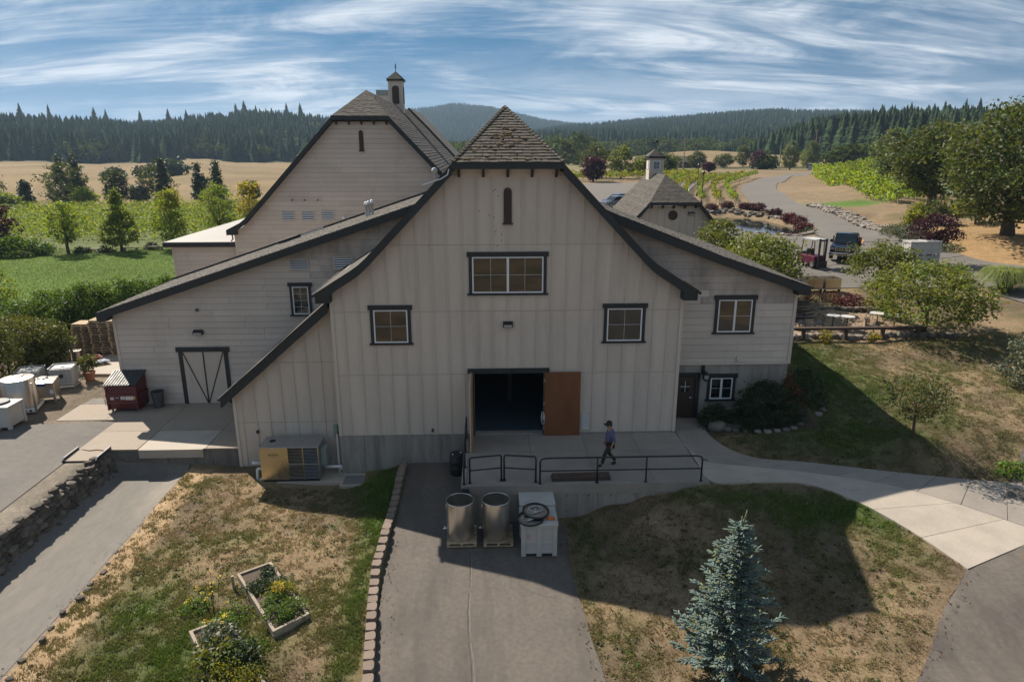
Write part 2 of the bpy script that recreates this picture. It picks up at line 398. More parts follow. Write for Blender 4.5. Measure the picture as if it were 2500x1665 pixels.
# ---------------- terrain ----------------
CP = np.array([
 # driveway and base of the landing wall
 (0,21.9,-1.45),(1.5,21.9,-1.43),(2.97,21.9,-1.31),(4.6,21.9,-.81),(6.1,21.9,-.43),(7.6,21.9,-.1),
 (-3.2,26.6,-1.26),(-1.2,26.6,-1.25),(-3.2,24,-1.36),(-1.2,24,-1.36),(-3.2,22,-1.47),(0,20,-1.58),(2.4,20,-1.6),(-3.2,20,-1.6),(-3.2,18.2,-1.72),(0,18,-1.75),(2.7,18,-1.75),(-3.1,16.2,-1.85),(0,16,-1.88),(2.9,16,-1.9),
 (0,14.2,-1.98),(3,14.2,-2),(-3.1,14.2,-1.98),(0,8,-2.4),(5,8,-2.4),(-6,8,-2.4),(0,0,-2.9),(0,-30,-3.2),(30,-30,-2.6),(-30,-30,-2.6),
 # right front lawn
 (3.6,20.5,-1.42),(3.9,18,-1.62),(4.2,15.5,-1.85),(5,19,-1.3),(7,19,-1.0),(10,19.5,-.8),(12,20.6,-.62),(6.2,14.9,-1.88),(9,15,-1.45),(11,16.5,-1.08),(8,17,-1.22),(9,21.6,-.35),(10.8,21.6,-.35),
 # right road, walkway
 (14.3,17.3,-.74),(17.5,19.6,-.62),(12,14,-1.45),(16,14,-1.3),(20,18,-.75),(25,22,-.4),(11,10,-1.8),(20,10,-1.4),(35,25,.2),(35,10,-.6),
 (12.6,22.2,-.14),(12.5,24,-.1),(16,23.3,-.38),(16,21.2,-.5),(19.8,22.3,-.55),(9.5,25,-.03),(9.2,27.8,-.02),(8.6,23,-.04),(14.2,20,-.66),(14,23.6,-.25),
 # right hillside
 (13.5,28.3,.7),(12.6,26.0,.15),(11,25.8,.05),(17,24.8,.45),(20,27,.75),(24.5,31,1.0),(24,28,.9),(28,26,.9),(17,31,1.05),(14.2,33,1.2),(17,35.6,1.28),(21,35.7,1.28),(25,35.9,1.4),(29,37,1.7),(32,33,1.6),
 (17,37,1.55),(20,38,1.55),(24,38,1.6),(18,39.5,1.6),(24,40,1.8),(34,44,2.1),(31,46,2.2),(22,43.5,2.2),(26,45,2.2),(18,43,2.2),(21,41.8,2.15),
 # yard
 (22,50,2.7),(30,50,2.75),(36,50,2.9),(30,56,3.0),(24,60,3.1),(37,58,3.1),(34,66,3.2),(39,72,3.3),(31,74,3.0),(32,84,3.1),(38,96,3.5),(20,98,3.4),(20,130,3.9),(48,124,3.9),(60,150,4.1),(75,174,4.3),(95,196,4.4),(40,160,4.2),(20,165,4.1),(34,96,3.6),(15,75,3.1),(15,55,2.8),
 # bank to the right of the road
 (41,48,3.3),(44.5,56.5,4.4),(43,64,4.1),(51,77,4.6),(46,90,4.1),(56,84,5.3),(66,84,7),(62,110,5.6),(58,125,4.5),(75,112,7.8),(70,137,5.4),(86,137,8.2),(82,162,5.6),(100,160,8.2),(115,190,7.6),(60,60,6.5),(55,45,5),(48,50,4.6),(54,70,5.2),
 # left lawn below the barn
 (-10.7,27.2,-1.6),(-6.2,26.5,-1.84),(-4.7,26.3,-1.55),(-6,25.5,-1.74),(-9.5,25.8,-1.62),(-8,22,-1.72),(-5,22,-1.5),(-4,22,-1.28),(-3.9,25,-1.18),(-3.9,20,-1.42),(-3.9,18,-1.52),(-3.8,15,-1.75),(-5,19,-1.62),(-7,17.5,-1.75),(-9,15,-1.9),(-12.4,25,-1.5),(-12.5,22,-1.68),(-12.6,18,-1.8),(-10,19,-1.76),(-12,12,-2),
 # left yard
 (-17,20,-.8),(-20,25,-.77),(-20,31,-.76),(-22,36,-.74),(-26,36,-.7),(-24,41,-.62),(-28,44,-.5),(-18,12,-.9),(-30,30,-.7),(-33,50,-.2),(-36,54,0),(-31,64,0),(-33,75,0),(-48,80,0),(-60,90,0),(-55,60,0),(-22,60,0),(-14,36,-.75),(-14,30,-.8),(-60,30,-.4),
 (0,30,-.9),(0,38,-.5),(8,34,.3),(0,60,1.2),(0,90,2),
])
def near_h(x, y):
    x = np.atleast_1d(np.asarray(x, float)); y = np.atleast_1d(np.asarray(y, float)); out = np.empty(x.size)
    for i in range(0, x.size, 20000):
        xs = x[i:i + 20000, None]; ys = y[i:i + 20000, None]
        w = 1 / ((xs - CP[None, :, 0]) ** 2 + (ys - CP[None, :, 1]) ** 2 + .25) ** 1.7
        out[i:i + 20000] = (w * CP[None, :, 2]).sum(1) / w.sum(1)
    return out
def sstep(x, a, b):
    t = np.clip((x - a) / (b - a), 0, 1); return t * t * (3 - 2 * t)
T = lambda e: math.tan(R(e))
def tops(r, tree, pts): return [p[0] for p in pts], [max(0., 11.7 + r * T(p[1]) - tree) for p in pts]
HA = tops(900, 22, [(-60, 2.2), (-33, 2.05), (-31, 1.95), (-27.6, 2.15), (-26, 1.75), (-24.5, 1.85), (-22.4, 1.95), (-18.2, 2.75), (-14.5, 2.75), (-12.3, 2.3), (-9, 1.6), (-5, .6), (0, -2)])
HB = tops(2300, 22, [(-60, .6), (-30, 1.2), (-24, 1.9), (-20, 1.6), (-12, 2.1), (-8, 2.55), (-5.9, 2.85), (-2.5, 3.27), (.6, 3.0), (2.5, 2.5), (4.7, 2.0), (7, 1.72), (9.2, 1.45), (14, 1.0), (30, .6), (60, .5)])
HC = tops(1450, 23, [(-4, -2), (3, 1.0), (6, 1.45), (9.2, 1.6), (13.3, 1.98), (17.2, 2.3), (21.3, 2.57), (24.3, 2.45), (30, 2.2), (60, 2)])
HD = tops(560, 25, [(14, -3), (18.7, -.3), (20, .5), (21.4, 1.05), (25, 1.95), (27.2, 2.35), (31.3, 2.55), (33.9, 2.65), (37.5, 2.7), (60, 2.6)])
WPOLY = [(8.0, 22.12), (11.6, 22.13), (12.9, 21.1), (13.9, 19.4), (14.55, 17.55), (18.6, 19.4), (20.6, 22.6), (18, 22.9), (15.6, 23.3), (12.4, 23.95), (10.6, 24.15), (9.75, 24.9), (9.35, 26.4), (9.42, 28.3), (8.0, 28.3)]
def inpoly(x, y, poly):
    r = np.zeros(x.shape, bool); n = len(poly)
    for i in range(n):
        x0, y0 = poly[i]; x1, y1 = poly[(i + 1) % n]
        c = ((y0 > y) != (y1 > y)) & (x < (x1 - x0) * (y - y0) / ((y1 - y0) if y1 != y0 else 1e-9) + x0); r ^= c
    return r
def wz(x, y): return -.052 * np.maximum(0, x - 9.5) - .085 * np.maximum(0, 22.2 - y)
def H(x, y):
    x = np.atleast_1d(np.asarray(x, float)); y = np.atleast_1d(np.asarray(y, float))
    r = np.hypot(x, y); az = np.degrees(np.arctan2(x, y))
    s = sstep(az, -6, 9)
    zl = np.interp(r, [0, 80, 150, 200, 300, 450, 560, 5000], [0, 0, -1, -1.2, -.6, 1.0, 1.2, 5]) + sstep(r, 200, 400) * (.9 * np.sin(az * .55 + 1.0) - .5 * np.cos(az * 1.3)) * 1.5
    zr = np.interp(r, [0, 100, 200, 300, 1000, 5000], [3, 3.6, 4.4, 3.6, 5, 10]) + 6.0 * np.exp(-(((x - 118) / 42) ** 2 + ((y - 370) / 60) ** 2))
    far = zl * (1 - s) + zr * s
    k = sstep(r, 90 + 120 * s, 130 + 140 * s)
    z = np.where(k < 1, near_h(x, y) * (1 - k), 0) + far * k
    z += np.maximum.reduce([np.interp(az, *HA) * sstep(r, 540, 920), np.interp(az, *HB) * sstep(r, 1350, 2350), np.interp(az, *HC) * sstep(r, 700, 1500), np.interp(az, *HD) * sstep(r, 270, 590)])
    # dock pit, cut into the yard beside its stone wall
    pit = (x > -16.08) & (x < -12.7) & (y > -5) & (y < 27.45); z = np.where(pit, np.minimum(z, -1.80), z)
    up = (x <= -16.08) & (x > -17.6) & (y < 27.6) & (y > 5); z = np.where(up, np.maximum(z, -.80), z)
    z = np.where((x > -.95) & (x < 8.5) & (y > 22.1) & (y < 27.2), np.minimum(z, -.16), z)      # below the landing slab
    z = np.where((x > -20.8) & (x < -10.4) & (y > 27.45) & (y < 34) & ((x > -17.6) | (y > 30.9)), np.minimum(z, -.86), z)     # below the apron
    z = np.where((x > 26) & (x < 35.5) & (np.hypot((x - 31.4) / 4.6, (y - 80) / 12) < 1), z - 1.0 * np.minimum(1, 3 * (1 - np.hypot((x - 31.4) / 4.6, (y - 80) / 12) ** 2)), z)  # pond
    near = np.zeros(x.shape, bool); box = (x > 6) & (x < 23) & (y > 15) & (y < 30)
    for dx, dy in ((0, 0), (.3, 0), (-.3, 0), (0, .3), (0, -.3)): near |= box & inpoly(x + dx, y + dy, WPOLY)
    z = np.where(near, wz(x, y) - .05, z)
    return z
def axis(lo, hi, step, far_lo, far_hi, g):
    a = list(np.arange(lo, hi + 1e-6, step)); s = step; p = hi
    while p < far_hi: s *= g; p += s; a.append(p)
    s = step; p = lo; b = []
    while p > far_lo: s *= g; p -= s; b.append(p)
    return np.array(b[::-1] + a)
GX = axis(-26, 27, .36, -3000, 3000, 1.085); GY = axis(11, 42, .36, -140, 3200, 1.07)
XX, YY = np.meshgrid(GX, GY); GZ = H(XX.ravel(), YY.ravel()).reshape(XX.shape)
def hz(x, y):
    x = np.atleast_1d(np.asarray(x, float)); y = np.atleast_1d(np.asarray(y, float))
    i = np.clip(np.searchsorted(GX, x) - 1, 0, len(GX) - 2); j = np.clip(np.searchsorted(GY, y) - 1, 0, len(GY) - 2)
    u = (x - GX[i]) / (GX[i + 1] - GX[i]); v = (y - GY[j]) / (GY[j + 1] - GY[j])
    return GZ[j, i] * (1 - u) * (1 - v) + GZ[j, i + 1] * u * (1 - v) + GZ[j + 1, i] * (1 - u) * v + GZ[j + 1, i + 1] * u * v
def h1(x, y): return float(hz(x, y)[0])

# value noise for the growth pattern of the turf
_perm = rs(3).rand(512, 512)
def vnoise(x, y, s):
    x = np.asarray(x) / s + 100.3; y = np.asarray(y) / s + 57.7
    i = np.floor(x).astype(int); j = np.floor(y).astype(int); u = x - i; v = y - j; u = u * u * (3 - 2 * u); v = v * v * (3 - 2 * v)
    g = lambda a, b: _perm[a % 512, b % 512]
    return g(i, j) * (1 - u) * (1 - v) + g(i + 1, j) * u * (1 - v) + g(i, j + 1) * (1 - u) * v + g(i + 1, j + 1) * u * v
def fb(x, y, s): return (vnoise(x, y, s) + .5 * vnoise(x, y, s * .47) + .25 * vnoise(x, y, s * .21)) / 1.75
def G(x, y, cx, cy, rx, ry): return np.exp(-(((x - cx) / rx) ** 2 + ((y - cy) / ry) ** 2))
def greenness(x, y):
    """how green the turf is: 0 straw, 1 lush"""
    n = .6 * fb(x, y, 1.5) + .4 * vnoise(x, y, .45)
    g = np.full(np.shape(x), .06)
    # left lawn: lush beside the blocks and round the beds, worn elsewhere
    g = g + .75 * G(x, y, -4.1, 24.5, .9, 4.5) + .6 * G(x, y, -4.0, 17.5, .55, 6) + .55 * G(x, y, -4.9, 25, 1.5, 1.2)
    g = g + .75 * G(x, y, -9.2, 15.4, 1.9, 2.2) + .5 * G(x, y, -6.6, 17.2, 1.5, 1.6) + .35 * G(x, y, -10.5, 18.5, 2, 1.5) + .20 * G(x, y, -8, 23, 2.6, 1.0) + .22 * G(x, y, -10.8, 20.5, .9, 2.5)
    # right lawn
    g = g + .75 * G(x, y, 12.2, 20.9, 2.3, .8) + .55 * G(x, y, 13.4, 19.1, 1.0, 1.6) + .5 * G(x, y, 8.5, 21.5, 3, .6) + .45 * G(x, y, 3.3, 20.0, .5, 1.8) + .35 * G(x, y, 10.5, 20.2, 1.6, .9)
    g = g + .62 * G(x, y, 15.5, 29.5, 3.2, 5) + .4 * G(x, y, 17.8, 34.6, 3, 1.6) + .45 * G(x, y, 14, 25.5, 4, 1.3) + .25 * G(x, y, 21, 29, 6, 4) + .3 * G(x, y, 28, 34, 3, 2)
    left = (x < -30) & (y > 50) & (y < 84)
    g = np.where(left, 1.15, g)
    g = g + (n - .5) * 1.0
    return np.clip(g, 0, 1)
az_ = np.degrees(np.arctan2(XX, YY)); rr_ = np.hypot(XX, YY)
gr = greenness(XX, YY)
straw = np.array([.22, .160, .098]); lush = np.array([.050, .085, .018]); worn = np.array([.135, .100, .068])
n2 = fb(XX + 31, YY - 9, 2.6)
base = straw[None, None] * (1 - sstep(n2, .42, .68))[..., None] + worn[None, None] * sstep(n2, .42, .68)[..., None]
gc = base * (1 - gr[..., None]) + lush[None, None] * gr[..., None]
def paint(mask, c, var=.15, s=6):
    global gc
    f = 1 + var * 2 * (fb(XX, YY, s) - .5); gc = np.where(mask[..., None], np.array(c)[None, None] * f[..., None], gc)
paint((XX < -21.5) & (YY > 48) & (rr_ <= 92), (.085, .135, .026), .25, 5)
paint((rr_ > 92) & (az_ < 6), (.10, .12, .045), .3, 20)                                      # vineyard floor
paint((rr_ > 168) & (az_ < 6), (.205, .150, .078), .32, 22)                                   # golden field
paint((rr_ > 90) & (az_ >= 6), (.20, .15, .095), .25, 12)
paint((rr_ > 255) & (az_ >= 6), (.16, .14, .07), .35, 30)

paint((rr_ > 560) & (az_ < -6), (.03, .042, .022), .3, 20); paint((rr_ > 690) & (az_ >= -6), (.03, .042, .022), .3, 20); paint((rr_ > 275) & (az_ > 18.2), (.035, .045, .024), .3, 20)
paint((np.hypot((XX - 118) / 66, (YY - 360) / 90) < 1), (.21, .158, .088), .3, 18)
paint((XX > 38) & (XX < 62) & (YY > 42) & (YY < 68), (.28, .185, .092), .2, 4)               # straw bank below the oaks
paint(np.hypot((XX - 48) / 5.5, (YY - 94) / 5) < 1, (.08, .145, .03), .2, 2)                  # one green patch of bank
paint((XX < -16.1) & (XX > -17.7) & (YY < 27.6) & (YY > 0), (.20, .175, .14), .35, 1)         # gravel strip
paint((XX < -17.7) & (XX > -40) & (YY < 48) & (YY > 30), (.17, .14, .105), .3, 2)             # gravel yard
paint((XX > -16.1) & (XX < -12.7) & (YY < 27.5) & (YY > 0), (.17, .16, .15), .1, 2)
paint((XX > 8.8) & (XX < 14.3) & (YY > 26.2) & (YY < 29), (.07, .055, .038), .3, 1)           # planting bed by the wing
paint((XX > 15) & (XX < 25.5) & (YY > 36.1) & (YY < 40.6), (.27, .20, .14), .2, 2)            # patio ground
paint((XX > -12.9) & (XX < -11.7) & (YY < 27) & (YY > 12), (.33, .235, .14), .2, 1)           # bare earth at the pit edge
def grid_mesh(name, mat):
    ny, nx = XX.shape; V = np.stack([XX.ravel(), YY.ravel(), GZ.ravel()], 1)
    idx = np.arange(nx * ny).reshape(ny, nx)
    F = np.stack([idx[:-1, :-1].ravel(), idx[:-1, 1:].ravel(), idx[1:, 1:].ravel(), idx[1:, :-1].ravel()], 1)
    C = np.concatenate([gc.reshape(-1, 3), np.ones((nx * ny, 1))], 1)
    return mk(name, V, F, mat, smooth=True, cols=C)
m, b, o = newmat('turf_and_earth'); lk = m.node_tree.links.new
a = nn(m, 'ShaderNodeAttribute', attribute_name='col'); c = a.outputs['Color']
c = mmul(m, c, mrange(m, mnoise(m, 7, 6, rough=.7), .25, .75, .62, 1.38)); c = mmul(m, c, mrange(m, mnoise(m, 34, 4), .3, .7, .72, 1.28)); c = mmul(m, c, mrange(m, mnoise(m, .9, 4), .3, .7, .85, 1.15))
lk(c, b.inputs['Base Color']); b.inputs['Roughness'].default_value = .95; b.inputs['Specular IOR Level'].default_value = .1
bp = nn(m, 'ShaderNodeBump'); bp.inputs['Strength'].default_value = .7; bp.inputs['Distance'].default_value = .06; lk(mnoise(m, 11, 6, rough=.7), bp.inputs['Height']); lk(bp.outputs[0], b.inputs['Normal'])
M['ground'] = m
struct('ground', grid_mesh('ground', M['ground']))

# ---------------- paving ----------------
def resample(pts, step):
    pts = [Vector((p[0], p[1])) for p in pts]; out = []
    # Catmull-Rom through the points
    for i in range(len(pts) - 1):
        p0 = pts[max(i - 1, 0)]; p1 = pts[i]; p2 = pts[i + 1]; p3 = pts[min(i + 2, len(pts) - 1)]
        n = max(2, int((p2 - p1).length / step))
        for k in range(n):
            t = k / n; out.append(.5 * ((2 * p1) + (p2 - p0) * t + (2 * p0 - 5 * p1 + 4 * p2 - p3) * t * t + (3 * p1 - p0 - 3 * p2 + p3) * t ** 3))
    out.append(pts[-1]); return out
def drape(name, lefts, rights, mat, eps=.02, step=.5, nc=8, thick=0, smooth_z=None):
    """a sheet between two edge lines, following the ground"""
    a = resample(lefts, step); b = resample(rights, step); n = max(len(a), len(b))
    pick = lambda l, t: l[min(int(t * (len(l) - 1)), len(l) - 2)].lerp(l[min(int(t * (len(l) - 1)), len(l) - 2) + 1], t * (len(l) - 1) - min(int(t * (len(l) - 1)), len(l) - 2))
    V = []
    for i in range(n):
        p = pick(a, i / (n - 1)); q = pick(b, i / (n - 1))
        for k in range(nc + 1):
            w = p.lerp(q, k / nc); V.append((w.x, w.y))
    V = np.array(V); Z = hz(V[:, 0], V[:, 1]) + eps
    if smooth_z: Z = smooth_z(V[:, 0], V[:, 1], Z)
    V = np.concatenate([V, Z[:, None]], 1)
    idx = np.arange(n * (nc + 1)).reshape(n, nc + 1)
    F = np.stack([idx[:-1, :-1].ravel(), idx[:-1, 1:].ravel(), idx[1:, 1:].ravel(), idx[1:, :-1].ravel()], 1)
    # orient up
    p0, p1, p2 = V[F[0, 0]], V[F[0, 1]], V[F[0, 2]]
    if np.cross(p1 - p0, p2 - p0)[2] < 0: F = F[:, ::-1].copy()
    return struct(name, mk(name, V, F, mat, smooth=True))
drape('driveway', [(-3.32, 26.68), (-3.36, 24), (-3.4, 21), (-3.36, 18.5), (-3.2, 16), (-3.0, 13), (-2.9, 8)], [(-.95, 26.68), (1.2, 22.2), (2.68, 21.6), (2.66, 20), (2.72, 18.5), (2.95, 16), (3.1, 14), (3.3, 8)], M['asphalt'], .03, .4, 14)
drape('dock_ramp', [(-16.05, 27.42), (-16.05, 2)], [(-12.86, 27.42), (-12.95, 2)], M['ramp'], .012, .5, 6)
drape('road', [(14.6, 17.45), (13.6, 16.7), (12.7, 15.9), (11.6, 14.7), (10.6, 13.7), (9.6, 12.6), (7.6, 10), (3, 4)], [(27, 30), (24, 20), (22, 12), (18, 5), (10, -5)], M['asphalt'], .03, .5, 20)
drape('service_road', [(-17.6, 30.7), (-17.45, 27.8), (-17.4, 24), (-17.35, 20), (-17.3, 2)], [(-22.5, 30.2), (-34, 27.5), (-36, 24), (-36, 20), (-36, 2)], M['roadasp'], .03, .6, 20)
drape('yard_pavement', [(15.2, 46.2), (14.5, 50), (14, 52)], [(40, 45.6), (39.2, 50), (38.9, 54)], M['roadasp'], .04, .7, 26)
drape('yard_pavement_beyond', [(20.5, 51.5), (20.6, 58), (21, 64), (21, 70), (21.5, 92), (22, 98)], [(38.9, 53.8), (38.6, 58), (38.4, 64), (28.4, 70), (27.8, 92), (27, 98)], M['roadasp'], .06, 1, 16)
ROADC = [(35.4, 62), (36.9, 70), (38.6, 78), (40.2, 88), (42.0, 98), (45.2, 110), (51, 128), (60.5, 148), (74, 170), (91, 191), (115, 209), (150, 226)]
def offset(line, d):
    l = resample(line, 4); out = []
    for i, p in enumerate(l):
        t = (l[min(i + 1, len(l) - 1)] - l[max(i - 1, 0)]).normalized(); out.append((p.x + t.y * d, p.y - t.x * d))
    return out
drape('curved_road', offset(ROADC, -3.3), offset(ROADC, 2.9), M['roadasp'], .09, 2.0, 6)
drape('road_to_the_yard', [(34, 44), (38, 30), (60, 22)], [(40, 46.4), (43.5, 43.5), (75, 30)], M['roadasp'], .06, 1, 6)
drape('parking_lot', [(8, 96), (10, 120), (18, 150)], [(29, 95), (36, 122), (47, 152)], M['roadasp'], .12, 3, 10)

# landing with its retaining wall, apron and walkway
def slab_struct(name, mb, mat, bevel=.012):
    o = struct(name, mk(name, mb.v, mb.f, mat)); return o
ld = slab_struct('landing', MB().prism_z([(-.95, 22.12), (8.0, 22.12), (8.0, 26.72), (-.95, 26.72)], -2.6, -.02), M['wallconc'])
xs = [-.78, 1.7, 3.95, 6.06, 8.0]; ys = [22.3, 24.93, 26.69]
for i in range(4):
    for j in range(2): link('paving_slab', mk('paving_slab', *(lambda q: (q.v, q.f))(MB().box(xs[i] + .008, xs[i + 1] - .008, ys[j] + .008, ys[j + 1] - .008, -.05, .002)), M['concrete']), ld)
link('kerb', mk('kerb', *(lambda q: (q.v, q.f))(MB().box(-.97, 8.02, 22.10, 22.292, -.35, .035)), M['concrete']), ld)
link('kerb', mk('kerb', *(lambda q: (q.v, q.f))(MB().box(-.97, -.79, 22.30, 26.7, -.35, .035)), M['concrete']), ld)
ap = slab_struct('apron', MB().prism_z([(-17.5, 27.45), (-10.72, 27.45), (-10.72, 32.9), (-18.1, 32.9), (-20.4, 34.2), (-20.45, 30.8), (-17.5, 30.8)], -1.95, -.79), M['dockconc'])
def sl(x0, x1, y0, y1, m='apron', z=-.738): link('paving_slab', mk('paving_slab', *(lambda q: (q.v, q.f))(MB().box(x0 + .01, x1 - .01, y0 + .01, y1 - .01, z - .06, z)), M[m]), ap)
for x0, x1, y0, y1 in [(-17.5, -14.98, 27.4, 29.4), (-17.5, -15.0, 29.4, 30.8), (-12.1, -10.72, 27.4, 29.4), (-15.0, -12.1, 29.42, 30.8), (-12.1, -10.72, 29.4, 30.8), (-20.4, -18.1, 30.8, 32.88), (-18.1, -15, 30.8, 32.88), (-15, -12.1, 30.8, 32.88), (-12.1, -10.72, 30.8, 32.88)]: sl(x0, x1, y0, y1)
pb = struct('concrete_pad', mk('concrete_pad', *(lambda q: (q.v, q.f))(MB().prism_z([(-24.2, 37.4), (-18.3, 37.2), (-18.3, 42.5), (-22.8, 42.5)], -.75, -.585)), M['paleconc']))
wk = struct('walkway', mk('walkway', *(lambda q: (q.v, q.f))(MB().box(8.02, 9.45, 27.0, 28.2, -.3, -.012)), M['concrete']))
def walk_piece(poly, m):
    pts = [(x, y, float(wz(x, y)) - .033) for x, y in poly]; n = len(pts)
    mb = MB(); mb.add([(x, y, z + .035) for x, y, z in pts] + [(x, y, z - .2) for x, y, z in pts], [tuple(range(n)), tuple(range(2 * n - 1, n - 1, -1))] + [(i, i + n, (i + 1) % n + n, (i + 1) % n) for i in range(n)])
    if (pts[1][0] - pts[0][0]) * (pts[2][1] - pts[1][1]) - (pts[1][1] - pts[0][1]) * (pts[2][0] - pts[1][0]) < 0: mb.f = [f[::-1] for f in mb.f]
    link('paving_slab', mk('paving_slab', mb.v, mb.f, m), wk)
# the walk: upper strip (along the hill) and lower strip that widens to the road
top = resample([(9.42, 28.2), (9.35, 26.4), (9.75, 24.9), (10.6, 24.15), (12.4, 23.95), (15.6, 23.3), (18, 22.9), (20.6, 22.6)], .5)
mid_ = resample([(8.03, 28.2), (8.03, 26.4), (8.03, 24.9), (8.6, 23.7), (12.2, 23.02), (15.0, 22.1), (17.0, 20.8), (18.6, 19.4)], .5)
low_ = resample([(8.05, 24.88), (8.05, 23.6), (8.05, 22.2), (9.6, 22.13), (11.6, 22.13), (12.9, 21.1), (13.9, 19.4), (14.55, 17.55)], .5)
def strip(a, b, nseg, m, gap=.012):
    n = nseg; f = lambda l, t: l[min(int(t * (len(l) - 1)), len(l) - 2)].lerp(l[min(int(t * (len(l) - 1)), len(l) - 2) + 1], t * (len(l) - 1) - min(int(t * (len(l) - 1)), len(l) - 2))
    for i in range(n):
        t0 = i / n + .0007; t1 = (i + 1) / n - .0007; ts = [t0 + (t1 - t0) * k / 4 for k in range(5)]
        A = [f(a, t) for t in ts]; B = [f(b, t) for t in ts]
        A2 = [p.lerp(q, .004) for p, q in zip(A, B)]; B2 = [q.lerp(p, .004) for p, q in zip(A, B)]
        walk_piece([(p.x, p.y) for p in A2] + [(p.x, p.y) for p in B2[::-1]], m)
strip(top, mid_, 12, M['concrete'])
strip(mid_[8:], low_, 8, M['paleconc'])

def crack(name, pts, w, m_, parent):
    l = resample(pts, .15); g_ = random.Random(len(pts)); mb = MB(); V = []
    for i, p in enumerate(l):
        x = p.x + g_.uniform(-.012, .012); z = h1(x, p.y) + .034; ww = w * g_.uniform(.6, 1.3); V += [(x - ww, p.y, z), (x + ww, p.y, z)]
    link(name, mk(name, V, [(2 * i, 2 * i + 1, 2 * i + 3, 2 * i + 2) for i in range(len(l) - 1)], m_), parent)
M['crack'] = mat('dark_crack_filler', (.05, .045, .04), .9); M['paleline'] = mat('pale_worn_seam', (.150, .135, .12), .9)
dv = bpy.data.objects['driveway']
crack('seam', [(-.62, 20.3), (-.62, 19), (-.66, 17.6), (-.6, 16.4), (-.5, 15.2), (-.42, 13)], .012, M['crack'], dv)
crack('seam', [(-.59, 20.3), (-.57, 19), (-.6, 17.6), (-.54, 16.4), (-.43, 15.2), (-.36, 13)], .018, M['paleline'], dv)
crack('crack', [(1.0, 18.6), (1.5, 18.2), (2.2, 18.0)], .01, M['crack'], dv)
# ---------------- building kit ----------------
def window(t, x0, x1, z0, z1, Y, cols, rows, split=0, trim='trim', horn=.07, cas=.13, slider=False):
    """opening x0..x1 / z0..z1 (outer edge of the white frame) with dark casings, frame, muntins and panes"""
    fw = .055
    fr = MB().box(x0 + .002, x0 + fw, Y - .05, Y - .004, z0, z1).box(x1 - fw, x1 - .002, Y - .05, Y - .004, z0, z1).box(x0 + fw - .004, x1 - fw + .004, Y - .051, Y - .004, z0, z0 + fw).box(x0 + fw - .004, x1 - fw + .004, Y - .051, Y - .004, z1 - fw, z1)
    xm = (x0 + x1) / 2
    if split: fr.box(xm - .045, xm + .045, Y - .052, Y - .004, z0 + fw - .004, z1 - fw + .004)
    w = part(t, 'window', fr, M['white'])
    sub(w, 'side_casing', MB().box(x0 - cas, x0, Y - .055, Y - .005, z0 - .02, z1), M[trim]); sub(w, 'side_casing', MB().box(x1, x1 + cas, Y - .055, Y - .005, z0 - .02, z1), M[trim])
    sub(w, 'head_casing', MB().box(x0 - cas - horn, x1 + cas + horn, Y - .075, Y - .005, z1 + .001, z1 + .19), M[trim])
    sub(w, 'sill', MB().box(x0 - cas - horn, x1 + cas + horn, Y - .095, Y - .005, z0 - .085, z0 - .021), M[trim])
    ed = [x0 + fw] + [x0 + fw + (x1 - x0 - 2 * fw) * i / cols for i in range(1, cols)] + [x1 - fw]
    ez = [z0 + fw + (z1 - z0 - 2 * fw) * j / rows for j in range(rows + 1)]
    mu = MB()
    for i in range(1, cols):
        if split and i * 2 == cols: continue
        mu.box(ed[i] - .0045, ed[i] + .0045, Y - .034, Y - .020, ez[0], ez[-1])
    for j in range(1, rows): mu.box(ed[0], ed[-1], Y - .033, Y - .021, ez[j] - .0045, ez[j] + .0045)
    if mu.v: sub(w, 'muntin', mu, M['white'])
    for i in range(cols):
        for j in range(rows):
            d = rnd.uniform(-.0025, .0025)
            q = MB().box(ed[i] + .003, ed[i + 1] - .003, Y - .022, Y - .010, ez[j] + .003, ez[j + 1] - .003)
            q.v = [(x, y + (d * (1 if x > (ed[i] + ed[i + 1]) / 2 else -1)), z) for x, y, z in q.v]
            sub(w, 'pane', q, M['glass'])
    return w
def louver(t, x0, x1, z0, z1, Y, n=5, fmat='siding'):
    f = .06
    o = part(t, 'louver_vent', MB().box(x0 - f, x0, Y - .04, Y - .002, z0 - f, z1 + f).box(x1, x1 + f, Y - .04, Y - .002, z0 - f, z1 + f).box(x0, x1, Y - .04, Y - .002, z0 - f, z0).box(x0, x1, Y - .04, Y - .002, z1, z1 + f), M[fmat])
    sub(o, 'backing', MB().box(x0, x1, Y - .008, Y - .001, z0, z1), M['dark'])
    for i in range(n):
        zc = z0 + (i + .5) * (z1 - z0) / n; d = (z1 - z0) / n
        sub(o, 'slat', MB().add([(x0, Y - .045, zc - d * .22), (x1, Y - .045, zc - d * .22), (x1, Y - .012, zc + d * .20), (x0, Y - .012, zc + d * .20), (x0, Y - .040, zc - d * .32), (x1, Y - .040, zc - d * .32), (x1, Y - .010, zc + d * .10), (x0, Y - .010, zc + d * .10)], [(0, 1, 2, 3), (7, 6, 5, 4), (0, 4, 5, 1), (1, 5, 6, 2), (2, 6, 7, 3), (3, 7, 4, 0)]), M['white'])
    return o
